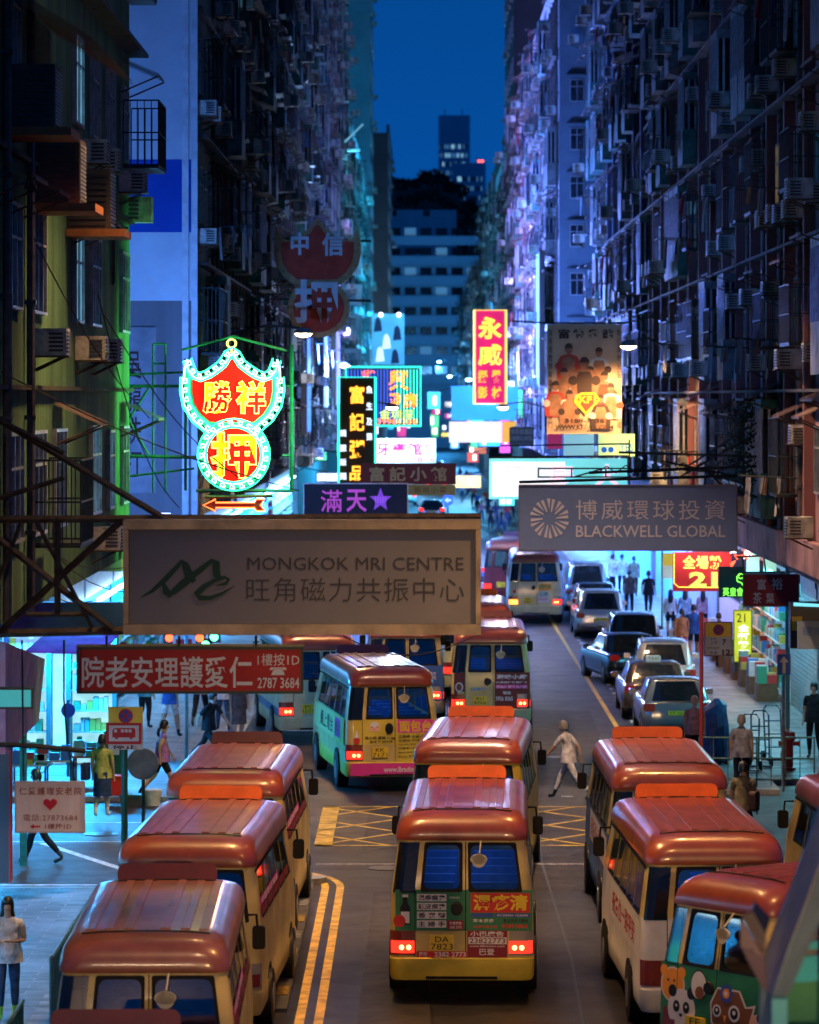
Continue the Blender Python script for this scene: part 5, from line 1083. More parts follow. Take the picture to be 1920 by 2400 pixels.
# Blackwell
bw = mat('blackwell_board', (.11,.17,.36), .6, 0, .12, .5, .1, 200); bl = mat('blackwell_ink', (.38,.40,.50), .6, 0, 0)
S2 = Sign('hanging_signboard', 'slate blue investment company signboard with a round fan emblem', 1217, 1137, 1727, 1290, 80, .25, bw, frame=(mat('bw_frame', (.12,.12,.16), .5, .3, 0), .03))
S2.text('博威環球投資', 1350, 1172, 1700, 1218, bl, sp=1.25)
S2.text('BLACKWELL GLOBAL', 1350, 1231, 1700, 1259, bl, off=.008)
for k in range(10):
    a = k*math.pi/5+.3; c, s_ = math.cos, math.sin
    for da in (-.17, .17):
        S2.poly([(1288+16*c(a+da*1.2), 1215+16*s_(a+da*1.2)), (1288+44*c(a+da*.9), 1215+46*s_(a+da*.9)), (1288+44*c(a+da*1.9-.02*da), 1215+46*s_(a+da*1.9)), (1288+16*c(a+da*2.2), 1215+16*s_(a+da*2.2))] if da > 0 else [(1288+20*c(a), 1215+20*s_(a)), (1288+46*c(a-.12), 1215+47*s_(a-.12)), (1288+46*c(a+.06), 1215+47*s_(a+.06))], bl, -.014-.002*(da > 0))
T2 = thing('sign_truss', 'black steel lattice carrying the slate signboard out from the pink tenement', 'truss', W(1500, 1100, 81))
for pts, rd in ((((1217,1130),(1980,1108)),.03),(((1380,1108),(1980,1085)),.03),(((1550,1080),(1980,1170)),.02),(((1450,1060),(1930,1075)),.025),(((1600,1100),(1870,930)),.02),(((1590,1120),(1870,960)),.02),(((1880,820),(1880,1230)),.03),(((1727,1150),(1880,1200)),.03),(((1650,1100),(1730,1170)),.02),(((1730,1085),(1650,1120)),.02)):
    tr(T2, pts, rd, M_steel, 81)
for k in range(12): tr(T2, ((1400+k*45,1110-k*2),(1422+k*45,1092-k*2),(1445+k*45,1110-k*2)), .012, M_steel, 81)
# creeper hanging on the lattice
rc = random.Random(8); b = MB()
for i in range(900):
    c = W(rc.gauss(1765,28), rc.uniform(930,1180), 82+rc.uniform(-.6,.6)); a1 = Vector((rc.uniform(-1,1),rc.uniform(-1,1),rc.uniform(-1,1))).normalized()*.05; a2 = a1.cross(Vector((rc.uniform(-1,1),rc.uniform(-1,1),.3))).normalized()*.035
    b.face([c-a1, c+a2, c+a1, c-a2])
tag(b.build('creeper_foliage', mat('leaf_dark', (.02,.05,.025), .8, 0, .3, 5)), 'dark straggling creeper hanging on the steel lattice', 'plant', kind='stuff')
# red care home sign
cr_ = mat('care_red', (.36,.012,.018), .5, 0, .12, 1); cwt = mat('care_white', (.62,.70,.75), .6, 0, .1, 3)
S3 = Sign('hanging_signboard', 'long red care home banner sign with large white characters', 183, 1518, 708, 1623, 48, .12, cr_, frame=(mat('care_frame', (.03,.05,.05), .5, .3, 0), .035))
S3.text('院老安理護愛仁', 192, 1538, 592, 1612, cwt, off=.014, sp=1.05)
S3.text('1樓按1D', 604, 1532, 702, 1560, cwt, off=.0); S3.text('2787 3684', 604, 1588, 702, 1613, cwt, off=.01)
S3.poly([(636,1582),(640,1572),(644,1568),(660,1568),(664,1572),(668,1582)], cwt); S3.poly([(632,1570),(634,1564),(670,1564),(672,1570),(664,1570),(662,1567),(642,1567),(640,1570)], cwt, -.02)
tr(S3.t, ((180,1516),(420,1514),(712,1516)), .03, M_steel, 48)
for px in (250, 420, 600): tr(S3.t, ((px,1516),(px,1490)), .015, M_steel, 48)
# heart sign
hw_ = mat('heart_board', (.80,.84,.90), .6, 0, .2, 1.6, streak=True, dirt=(.62,.52,.34))
S4 = Sign('hanging_signboard', 'small white care home sign with a red heart, hung on wires', 37, 1832, 198, 1950, 46, .06, hw_, frame=(mat('pale_frame', (.5,.5,.5), .5, 0, 0), .02))
hr = mat('heart_red', (.5,.02,.05), .6, 0, 0); hmn = mat('heart_ink', (.22,.03,.05), .6, 0, 0)
S4.text('仁愛護理安老院', 45, 1845, 192, 1863, hmn, off=.01, sp=1.15); S4.text('電話:27873684', 55, 1908, 182, 1924, hmn, sp=1.1); S4.text('1樓按1D', 106, 1930, 168, 1943, hmn, off=.01)
S4.poly([(118+1.02*16*math.sin(a)**3, 1884-1.0*(13*math.cos(a)-5*math.cos(2*a)-2*math.cos(3*a)-math.cos(4*a))) for a in [k*math.pi/12 for k in range(24)]], hr)
S4.poly([(70,1937),(80,1931),(80,1935),(95,1935),(95,1939),(80,1939),(80,1943)], hr)
tr(S4.t, ((55,1832),(52,1500)), .012, M_steel, 46); tr(S4.t, ((178,1834),(160,1755),(150,1640),(150,1500)), .012, M_steel, 46); tr(S4.t, ((0,1745),(80,1748),(200,1760)), .03, M_steel, 46)
# neon
N_white = em('neon_white_green', (.50,1.,.85), 3.2); N_cy = em('neon_teal', (.03,.85,.55), 2.2); N_gold = em('neon_gold', (1.,.60,.22), 1.15); N_fill = em('neon_gold_face', (1.,.36,.01), .55)
N_red = em('neon_red_face', (1.,.004,.006), .6, .25, 1.5); N_redt = em('neon_red_tube', (1.,.10,.03), 4); N_org = em('neon_orange', (1.,.22,.02), 3); N_yel = em('neon_yellow', (1.,.60,.08), 2.2)
q = r2(0, 700)
def meander(S_, pts, amp, step, m, r=.014, y=-.09, closed=False, name='neon_key_border'):
    P = [Vector(S_.L(*p)) for p in pts]
    if closed: P.append(P[0])
    cum = [0]
    for a, b in zip(P, P[1:]): cum.append(cum[-1]+(b-a).length)
    tot = cum[-1]; n = max(4, round(tot/step)); st = tot/n
    def at(d, o):
        d = min(max(d, 0), tot)
        for i in range(len(P)-1):
            if d <= cum[i+1]+1e-9: break
        t_ = (d-cum[i])/max(1e-9, cum[i+1]-cum[i]); p = P[i].lerp(P[i+1], t_); dd = (P[i+1]-P[i]).normalized(); return p+Vector((-dd.y, dd.x))*o
    out = []
    for i in range(n):
        d = i*st
        for f, o in ((.0,-1),(.30,-1),(.30,.25),(.16,.25),(.16,1),(.62,1),(.62,-.35),(.48,-.35),(.48,-1),(.62,-1)): out.append(at(d+f*st, o*amp))
        out.append(at(d+.9*st, -amp)); 
    b = MB(); b.tube([(p.x, y, p.y) for p in out], r, 5, 0, closed); return b.build(name, m, S_.t)
def pawn(S_, fx, fy, red, lit=True):
    """bat-over-coin pawn shop sign; fx, fy map design coordinates (x -290..290, y 0..790 as measured) to photo px"""
    bat = [(-283,0),(-262,60),(-240,95),(-200,110),(-150,90),(-105,60),(-60,25),(-25,-35),(0,-50)]
    bat = bat+[(-x, y) for x, y in bat[-2::-1]]
    right = [(300,110),(302,200),(285,290),(235,370),(165,430)]
    C = (10, 600); Rr = 215
    up = bat+right+[(100,440),(-100,440)]+[(-x, y) for x, y in right[::-1]]
    M = lambda p: (fx(p[0]), fy(p[1]))
    S_.poly([M(p) for p in up], red[0], -.03, .2, 'bat_board'); S_.poly([M((C[0]+Rr*math.cos(k*math.pi/16), C[1]+Rr*math.sin(k*math.pi/16))) for k in range(32)], red[0], -.045, .21, 'coin_board')
    k_ = .84; cy = 200
    S_.poly([M((x*k_, cy+(y-cy)*k_+6)) for x, y in bat[2:-2]]+[M((x*k_, cy+(y-cy)*k_)) for x, y in right]+[M((80,395)),M((-80,395))]+[M((-x*k_, cy+(y-cy)*k_)) for x, y in right[::-1]], red[1], -.05, .012, 'bat_face')
    S_.poly([M((C[0]+Rr*.82*math.cos(k*math.pi/16), C[1]+Rr*.82*math.sin(k*math.pi/16))) for k in range(32)], red[1], -.065, .012, 'coin_face')
    return M, bat, right, C, Rr
S5 = Sign('neon_pawn_sign', 'glowing bat and coin neon pawn sign with white key pattern border', 430, 790, 662, 1145, 68, .2)
M, bat, right, C, Rr = pawn(S5, lambda x: 544.7+x/2.695, lambda y: 843+y/2.695, (mat('pawn_back', (.05,.45,.28), .6, 0, 0), N_red))  # green of the back board imitates the teal halo of the tubes
loop = bat+right+[(-x, y) for x, y in right[::-1]]
for amp, seq, cl in ((.056, [M(p) for p in bat], False), (.056, [M(p) for p in right+[(130,455)]], False), (.056, [M((-p[0], p[1])) for p in right+[(130,455)]], False), (.058, [M((C[0]+Rr*.93*math.cos(k*math.pi/18), C[1]+Rr*.93*math.sin(k*math.pi/18))) for k in range(36)], True)):
    meander(S5, seq, amp*.75, .17, N_white, .012, closed=cl)
def offs(seq, o, closed=False):
    n = len(seq); out = []
    for i in range(n):
        p0 = Vector(seq[i-1] if (closed or i) else seq[i]); p1 = Vector(seq[(i+1) % n] if (closed or i < n-1) else seq[i]); dd = (p1-p0).normalized(); out.append(tuple(Vector(seq[i])+Vector((-dd.y, dd.x))*o))
    return out
for seq, cl in (([M(p) for p in bat], False), ([M(p) for p in right+[(130,455)]], False), ([M((-p[0], p[1])) for p in right+[(130,455)]], False), ([M((C[0]+Rr*.93*math.cos(k*math.pi/18), C[1]+Rr*.93*math.sin(k*math.pi/18))) for k in range(36)], True)):
    for o_ in (-10, 10): S5.tube(offs(seq, o_, cl), .015, em('neon_turquoise', (.05,.95,.50), 2.2), -.085, cl, 'neon_rail')
for sg in (-1, 1): S5.tube([M((sg*x, y)) for x, y in ((283,0),(300,60),(303,120))], .016, N_white, -.09)
def circ(cx, cy, r_, n=20): return [(cx+r_*math.cos(k*2*math.pi/n), cy+r_*math.sin(k*2*math.pi/n)) for k in range(n)]
S5.tube(circ(543,805,10), .02, N_gold, -.06, True, 'neon_ring'); S5.tube([(543,816),(543,828)], .018, N_gold, -.06)
for ch, a in (('勝',(476,892,544,970)),('祥',(553,892,624,970)),('押',(493,1012,602,1122))):
    S5.text(ch, *a, N_fill, y=-.075, off=.035); S5.text(ch, *a, N_gold, y=-.10, off=.035, neon=.014, name='neon_outline')
S5f = S5.t
for pts, rd in ((((427,820),(545,788),(672,822)),.022), (((684,808),(684,1152)),.035), (((435,840),(435,1150)),.025), (((460,1150),(690,1150)),.03), (((245,905),(440,905)),.028), (((245,1068),(460,1072)),.03), (((258,908),(350,1068)),.022), (((350,908),(248,1068)),.022), (((359,806),(359,1155)),.018), (((388,806),(388,1155)),.018), (((359,806),(388,806)),.018), (((359,852),(388,852)),.018), (((270,1120),(455,1098)),.02), (((268,1068),(268,1225)),.018), (((298,1068),(298,1225)),.018), (((247,880),(440,872)),.02), (((672,905),(684,905)),.02), (((662,1068),(684,1068)),.025)):
    tr(S5f, pts, rd, M_grn, 68.25, 'frame_bar')
S5a = Sign('neon_arrow', 'red and orange neon arrow pointing left beneath the pawn sign', 475, 1168, 622, 1200, 68, .05)
S5a.poly([(478,1184),(505,1171),(505,1178),(595,1178),(600,1171),(620,1171),(612,1184),(620,1196),(600,1196),(595,1190),(505,1190),(505,1197)], mat('arrow_back', (.12,.01,.01), .6, 0, 0), -.01, .05, 'board')
S5a.tube([(477,1184),(506,1170),(506,1178),(597,1178),(601,1170),(620,1170),(611,1184),(620,1197),(601,1197),(597,1190),(506,1190),(506,1198)], .017, N_redt, -.05, True)
tr(S5a.t, ((480,1165),(640,1162)), .03, M_rust, 68); tr(S5a.t, ((500,1165),(500,1175)), .015, M_rust, 68); tr(S5a.t, ((600,1163),(600,1172)), .015, M_rust, 68)
point_light('neon_glow', S5.t, (1.6, -1.6, 1.6), 2000, (.20,1.,.25), .5, 120, (R(80), 0, R(62)))  # bodiless green spot added before the sign to tint the left wall
# dark pawn sign
S6 = Sign('pawn_sign', 'unlit dark red bat and coin pawn sign with faded gold rim', 648, 478, 848, 785, 98, .2)
fxx = lambda x: 744+x/2.95; fyy = lambda y: 528+y/3.1
gold = mat('dull_gold', (.45,.28,.11), .6, .2, .3, 6); dred = mat('dull_red', (.5,.06,.025), .6, 0, .3, 2)
pawn(S6, fxx, fyy, (gold, dred))
gw = mat('faded_white', (.7,.7,.66), .6, 0, .2, 3)
for ch, a in (('中',(682,545,724,598)),('信',(755,545,806,600)),('押',(690,655,792,758))): S6.text(ch, *a, gw, y=-.085, off=.03)
tr(S6.t, ((744,470),(744,505)), .05, M_steel, 98); tr(S6.t, ((640,560),(870,565)), .03, M_steel, 98.3); tr(S6.t, ((640,700),(870,705)), .03, M_steel, 98.3)
# red vertical neon
S7 = Sign('neon_sign', 'tall red neon sign with yellow frame and orange characters', 1112, 728, 1185, 945, 150, .25, em('sign_purple_red', (.55,.02,.16), .75, .3, 1.5))
S7.tube([(1112,727),(1186,727),(1186,946),(1112,946)], .05, em('neon_yellow_frame', (1.,.62,.12), 1.5), -.06, True)
S7.text('永', 1120, 742, 1177, 795, N_org, y=-.08, off=.05); S7.text('永', 1122, 744, 1175, 793, N_yel, y=-.12, off=.0)
S7.text('威', 1120, 806, 1177, 858, N_org, y=-.08, off=.05); S7.text('威', 1122, 808, 1175, 856, N_yel, y=-.12, off=.0)
for ch, a in (('攝',(1120,868,1143,897)),('器',(1152,868,1175,897)),('影',(1120,906,1143,934)),('材',(1152,906,1175,934))): S7.text(ch, *a, N_org, y=-.09, off=.04)
# KF1 poster
S8 = Sign('poster_banner', 'fight gym poster banner with a group of fighters, hung by the right lamp', 1282, 760, 1457, 1017, 105, .05, mat('poster_paper', (.50,.38,.24), .6, 0, .3, .9, dirt=(.42,.26,.16)))
pd = mat('poster_dark', (.05,.03,.025), .6, 0, 0); psk = mat('poster_skin', (.33,.16,.09), .6, 0, .3, 4); pyl = mat('poster_yellow', (.75,.5,.03), .6, 0, .1, 3); prd = mat('poster_red', (.4,.05,.03), .6, 0, .1, 3); pwt = mat('poster_white', (.55,.5,.42), .6, 0, .1, 3)
for i, ch in enumerate('富德拳館'): S8.text(ch, 1309+i*34, 771, 1335+i*34, 794, pd, off=.06)
S8.text('強身健體搏擊泰拳綜合格鬥', 1285, 770, 1295, 1005, pd, vertical=True); S8.text('散打柔術兒童班私人教練館', 1446, 770, 1456, 1005, pd, vertical=True)
for i, (cx, cy, r_, top, kk) in enumerate(((1333,818,12,prd,0),(1404,826,11,pwt,0),(1322,874,11,psk,1),(1417,882,11,prd,1),(1370,852,14,pd,1),(1302,905,11,prd,0),(1432,910,11,pwt,0),(1335,925,10,psk,1),(1408,935,10,pd,0))):
    y_ = -.012-.004*i
    S8.poly([(cx-r_*2.2,cy+72),(cx-r_*2.4,cy+34),(cx-r_*1.6,cy+17),(cx-r_*.5,cy+12),(cx+r_*.5,cy+12),(cx+r_*1.6,cy+17),(cx+r_*2.4,cy+34),(cx+r_*2.2,cy+72)], psk if kk else top, y_, .002, 'printed_figure')
    S8.poly([(cx-r_*1.2,cy+70),(cx-r_*1.3,cy+30),(cx-r_*.9,cy+19),(cx+r_*.9,cy+19),(cx+r_*1.3,cy+30),(cx+r_*1.2,cy+70)], top if kk else psk, y_-.001, .002, 'printed_figure')
    S8.poly([(cx+r_*.78*math.cos(a), cy+r_*math.sin(a)) for a in [k*math.pi/8 for k in range(16)]], psk, y_-.002, .002, 'printed_figure')
    S8.poly([(cx+r_*.82*math.cos(a), cy-2+r_*math.sin(a)) for a in [math.pi+k*math.pi/8 for k in range(9)]], pd, y_-.003, .002, 'printed_figure')
    for sg in (-1, 1): S8.poly([(cx+sg*r_*1.9+r_*.8*math.cos(a), cy+40+r_*.8*math.sin(a)) for a in [k*math.pi/6 for k in range(12)]], (prd, pd, pwt)[i % 3], y_-.003, .002, 'printed_figure')
S8.poly([(1348,932),(1362,920),(1394,920),(1406,936),(1372,972),(1345,944)], pyl, -.06, .003); S8.poly([(1353,936),(1364,925),(1392,925),(1401,937),(1373,966)], prd, -.064, .003); S8.text('KF1', 1358, 928, 1396, 945, pyl, y=-.068, off=.03)
S8.text('3188-1138', 1325, 981, 1416, 991, pd, y=-.062, off=.03); S8.text('WWW.KF1-HK.COM', 1301, 996, 1437, 1007, pd, y=-.062, off=.03)
tr(S8.t, ((1200,752),(1282,757),(1460,757),(1545,740)), .025, M_steel, 105)
# 富記粥品 vertical amber neon
S9 = Sign('neon_sign', 'dark brown congee shop sign with amber neon characters and teal edge', 797, 886, 878, 1150, 132, .35, mat('sign_brown', (.09,.04,.02), .5, 0, .2, 2))
S9.tube([(794,884),(880,884),(880,1150),(794,1150)], .035, N_cy, -.04, True)
for i, ch in enumerate('富記粥'): S9.text(ch, 820, 904+i*64, 854, 946+i*64, em('neon_amber', (1.,.45,.04), 2.4), y=-.06, off=.02)
S9.text('品', 820, 1092, 854, 1126, em('neon_amber', (1,1,1), 1), y=-.06, off=.02)
for i, y_ in enumerate((905,943,980,1015)): S9.text('魚生及第'[i], 859, y_, 873, y_+17, em('neon_white', (.7,.8,1.), 3), y=-.06)
for i, y_ in enumerate((1007,1042,1075,1108)): S9.text('燒臘飯麵'[i], 797, y_, 812, y_+16, em('neon_white', (1,1,1), 1), y=-.06)
# cyan frame neon billboard
S10 = Sign('neon_sign', 'wide neon billboard with vertical blue tubes and orange characters', 812, 861, 985, 997, 150, .3, mat('sign_navy', (.02,.03,.08), .5, 0, 0))
for k in range(22): S10.tube([(816+k*7.7,866),(816+k*7.7,992)], .02, (em('neon_blue_tube', (.05,.15,1.), .9) if k < 15 else N_cy), -.04, False, 'neon_stripe')
S10.tube([(811,860),(986,860),(986,998),(811,998)], .045, N_cy, -.08, True)
S10.text('興', 912, 868, 958, 915, N_org, y=-.10, off=.02); S10.text('發', 910, 921, 940, 957, N_org, y=-.10, off=.02); S10.text('麻', 946, 921, 978, 957, N_org, y=-.10, off=.02); S10.text('雀', 845, 868, 880, 886, N_redt, y=-.10, off=.01)
S10.text('金圳深', 890, 960, 968, 981, em('neon_lime', (.7,.9,.08), 2.), y=-.1); S10.text('39981338', 884, 982, 978, 994, N_org, y=-.1)
# hotel lightbox 賓館
S11 = Sign('lightbox_sign', 'white guest house lightbox with magenta characters', 878, 1028, 1022, 1085, 141, .3, em('box_cyanwhite', (.35,.75,.95), .6, .35, 1.2))
S11.text('牙賓館', 882, 1037, 988, 1067, em('ink_magenta', (.35,.0,.06), .4), y=-.05, off=.02, sp=1.15); S11.text('時租', 995, 1038, 1013, 1066, em('ink_magenta', (0,0,0), 0), y=-.03, vertical=True); S11.text('LUCKY HOTEL 00', 880, 1072, 1018, 1083, em('ink_magenta', (0,0,0), 0), y=-.03, off=.01)
# 富記小館 wooden red board and yellow sub board
S12 = Sign('signboard', 'dark red restaurant board with pale gold characters', 845, 1086, 1069, 1135, 112, .15, mat('board_wine', (.17,.025,.035), .5, 0, .15, 1.5))
S12.text('富記小館', 866, 1094, 1047, 1128, mat('pale_gold', (.5,.38,.2), .6, 0, 0), off=.025, sp=1.5)
S12b = Sign('signboard', 'small yellowish strip sign under the dark red board', 956, 1136, 1068, 1161, 112, .15, mat('board_straw', (.42,.35,.12), .5, 0, .15, 1.5))
S12b.text('街坊小菜 ,', 971, 1141, 1060, 1156, mat('ink_wine', (.12,.02,.02), .6, 0, 0), sp=1.3)
# 滿天星
S13 = Sign('signboard', 'black karaoke signboard with magenta characters and a violet star', 712, 1133, 956, 1211, 94, .2, mat('board_ink', (.018,.018,.03), .5, 0, .15, 1.5), frame=(M_grey, .03))
mag = em('magenta_letters', (.42,.07,.40), .75)
S13.text('滿', 752, 1148, 802, 1200, mag, off=.008); S13.text('天', 812, 1147, 860, 1200, mag, off=.02)
S13.poly([(892+(27 if k % 2 == 0 else 12)*math.sin(k*math.pi/5), 1172-(29 if k % 2 == 0 else 12)*math.cos(k*math.pi/5)) for k in range(10)], em('violet_star', (.20,.06,.50), .75), -.02, .015, 'star')
for k in range(5):
    for j in range(3): S13.poly(circ(880+k*6, 1166+j*5, 1.1, 6), em('star_dot', (.5,.2,.8), 1.), -.026, .004, 'star_bulb')
# blank white lightbox and others in the distance
S14 = Sign('lightbox_sign', 'blank overexposed white lightbox with an orange end panel', 1053, 988, 1176, 1037, 136, .3, em('box_white', (.95,.93,1.), 1.0)); S14.poly([(1178,990),(1194,990),(1194,1037),(1178,1037)], em('box_orange', (1.,.5,.1), .9), 0, .3, 'end_panel'); S14.poly([(1180,988),(1210,988),(1210,998),(1186,1004)], em('box_orange', (0,0,0), 0), -.06, .05, 'tab')
S15 = Sign('signboard', 'grey blue hotel name plate beside the white lightbox', 1193, 1000, 1252, 1042, 140, .15, mat('board_slate', (.10,.13,.17), .5, 0, 0)); S15.text('悅來居酒店', 1197, 1005, 1248, 1018, cwt, off=.0); S15.text('CHEERFUL HOTEL', 1197, 1022, 1248, 1032, cwt)
S16 = Sign('lightbox_sign', 'long cyan edged lightbox with ghostly pink strokes, overexposed', 1147, 1075, 1470, 1170, 98, .35, em('box_cyan_glow', (.20,.85,.85), .8, .35, .6))
S16.poly([(1152,1082),(1325,1082),(1325,1164),(1152,1164)], em('box_white2', (.80,.95,1.), .9, .2, 1.), -.01, .008, 'bright_panel')
for i, (x_, ch) in enumerate(((1170,'藥'),(1290,'房'),(1395,'大'))): S16.text(ch, x_, 1088, x_+55, 1140, em('ghost_pink', (1.,.62,.78), 1.0), y=-.03, off=.03)
for pts in (((1260,1098),(1480,1098)),((1260,1118),(1480,1118)),((1262,1098),(1262,1118)),((1340,1098),(1340,1118)),((1420,1098),(1420,1118)),((1345,1118),(1415,1098)),((1147,1072),(1475,1068)),((1175,1045),(1475,1040)),((1475,1030),(1475,1180))): tr(S16.t, pts, .02, M_steel, 97.3, 'bracket_bar')
S17 = Sign('lightbox_sign', 'lime lightbox with blue spectacles lettering', 1404, 1017, 1488, 1070, 108, .3, em('box_lime', (.65,.95,.35), .9, .2, 1.)); S17.text('YES', 1452, 1040, 1485, 1058, em('ink_blue', (.02,.12,.6), .6), y=-.03)
for cx in (1416, 1432): S17.poly(circ(cx, 1054, 7, 12), em('ink_blue', (0,0,0), 0), -.03, .01, 'spectacle')
S18 = Sign('lightbox_sign', 'cyan white lightbox panel left of the lime one', 1322, 1018, 1392, 1070, 109, .3, em('box_cyanwhite', (0,0,0), 0))
S18b = Sign('lightbox_sign', 'crimson lit panel behind the foot of the poster', 1283, 1017, 1318, 1052, 110, .3, em('box_crimson', (.35,.03,.12), .6))
S19 = Sign('wall_billboard', 'floodlit cyan billboard with painted figures far on the left', 872, 735, 948, 855, 245, .3, em('bill_cyan', (.10,.55,.80), .75, .6, .5))  # board and pale shapes emit light themselves in place of floodlighting
for i, (a, b_) in enumerate(((885,760),(905,800),(930,780),(890,830),(925,835))): S19.poly([(a-9,b_+18),(a-5,b_-12),(a+2,b_-18),(a+8,b_-8),(a+11,b_+16)], em('bill_white', (.75,.95,1.), .9) if i % 2 else mat('bill_dark', (.02,.08,.12), .6, 0, 0), -.02-.004*i, .01, 'printed_shape')
for x_ in (893, 935): S19.poly(circ(x_, 738, 5, 10), em('spot_white', (.85,1.,1.), 6), -.5, .1, 'spotlight')
for i, (y_, ch) in enumerate(((605,'九'),(675,'龍'),(745,'汽'),(825,'車'))):
    Q_ = Sign('wall_billboard', ('topmost pale cyan painted panel on the far left block','second pale cyan painted panel, above the floodlit one','floodlit cyan panel reading 汽','lowest pale cyan painted panel, reading 車')[i], 806, y_-8, 848, y_+40, 249, .2, mat('panel_cyan', (.45,.55,.58), .6, 0, .2, .5)); Q_.text(ch, 816, y_, 836, y_+30, mat('ink_navy', (.03,.08,.14), .6, 0, 0))
t = thing('floodlight', 'cyan floodlight over the painted panels on the far left block', 'floodlight', (-4.2, 243, 24)); MB().box(-.4, .4, -.1, .1, 0, .2).build('housing', M_dark, t); MB().tube([(-.9,0,.3),(.6,-2,1.6)], .06, 5).build('arm', em('arm_lit', (.3,.7,.8), .4), t)  # arm emits faintly to look caught by the flood
area_light('flood_glow', t, (-.6, -1, -.2), (R(28), 0, 0), 2, .5, 2400, (.08,.55,.9))
S20 = Sign('billboard', 'teal hoarding wall behind the red vertical neon sign', 1058, 905, 1215, 985, 200, .3, mat('hoarding_teal', (.06,.35,.45), .6, 0, .2, .3)); area_light('hoarding_lamp', S20.t, (0, -2.2, 2.4), (R(30), 0, 0), 3, .4, 90, (.2,.8,1.))
# right side shop signs
S21 = Sign('banner', 'red cloth sale banner with big green 21', 1577, 1294, 1715, 1386, 100, .04, mat('banner_red', (.50,.018,.02), .75, 0, .35, 1.5, dirt=(.28,.01,.015)))
lime = em('lime_print', (.50,.62,.10), .55)  # print on the cloth emits light so it reads bright
S21.text('全場粉', 1600, 1302, 1692, 1334, lime, off=.03, sp=1.1, y=-.02); S21.text('21', 1615, 1340, 1682, 1376, em('lime_print', (0,0,0), 0), off=.045, y=-.02)
S21.tube([(1582,1368),(1590,1376),(1712,1377)], .012, N_yel, -.02, False, 'piping'); S21.tube([(1580,1297),(1580,1368)], .01, N_yel, -.02, False, 'piping')
area_light('sign_lamp', S21.t, (0, -.9, 1.5), (R(50), 0, 0), 1.2, .2, 60, (1.,.9,.8))
S22 = Sign('neon_sign', 'black sign with green neon characters and loops', 1685, 1328, 1745, 1400, 96, .12, mat('board_black', (.015,.03,.025), .5, 0, 0)); gn = em('neon_green', (.25,1.,.08), 2.2)
S22.text('英皇會', 1694, 1377, 1742, 1397, gn, y=-.03, off=.0); S22.tube([(1735,1345),(1727,1352),(1728,1362),(1738,1366),(1742,1374)], .014, gn, -.03); S22.tube(circ(1736,1350,6,10), .012, gn, -.03, True)
S23 = Sign('signboard', 'dark crimson square shop sign with four pale characters', 1742, 1346, 1872, 1421, 86, .15, mat('board_crimson', (.20,.012,.03), .5, 0, .1, 1.5), frame=(mat('fr_bl', (.05,.1,.12), .5, .3, 0), .025))
for ch, a in (('富',(1775,1357,1795,1382)),('裕',(1808,1355,1835,1382)),('茶',(1765,1388,1785,1415)),('葉',(1795,1390,1815,1414))): S23.text(ch, *a, mat('pale_cyan_ink', (.42,.5,.52), .6, 0, 0), off=.01)
S24 = Sign('signboard', 'bluish company name plate on a pole at the right edge', 1870, 1456, 1960, 1522, 80, .12, mat('board_bluegrey', (.30,.38,.48), .5, 0, .1, 1.5)); S24.text('德威', 1880, 1468, 1935, 1490, mat('ink_blue2', (.08,.2,.45), .6, 0, 0), off=.0)
S24b = Sign('canopy_sign', 'dark framed canopy sign with yellow panel at the right edge', 1853, 1412, 1960, 1520, 84, .5, M_dark); S24b.poly([(1856,1445),(1880,1445),(1880,1478),(1856,1478)], M_plate, -.02, .01, 'yellow_panel'); S24b.poly([(1860,1412),(1960,1418),(1960,1424),(1860,1420)], em('edge_cyan', (.2,.75,.9), 1.2), -.05, .04, 'edge_light')
S25 = Sign('menu_board', 'tall leaning yellow green price board with white characters on the right pavement', 1720, 1430, 1762, 1552, 112, .12, em('board_lime', (.55,.62,.04), .75, .25, 2), frame=(mat('fr_green', (.05,.12,.03), .5, 0, 0), .03)); S25.text('21', 1727, 1438, 1747, 1458, M_ink, y=-.02)
S25.text('全部粉麵', 1730, 1462, 1756, 1540, em('white_print', (.9,.95,.9), 1.), vertical=True, off=.05, y=-.02); MB().box(-.25,-.15,0,.3,-.3,0).box(.15,.25,0,.3,-.3,0).build('stand', M_dark, S25.t)
S26 = Sign('sign_pole_plate', 'white and yellow plate on the far sign pole by the banner', 1554, 1296, 1578, 1356, 104, .03, mat('print_white', (0,0,0))); S26.poly([(1555,1297),(1577,1297),(1577,1326),(1555,1326)], M_plate, -.01, .008, 'yellow_panel'); tr(S26.t, ((1552,1290),(1552,1470)), .03, M_grey, 104.1, 'pole')
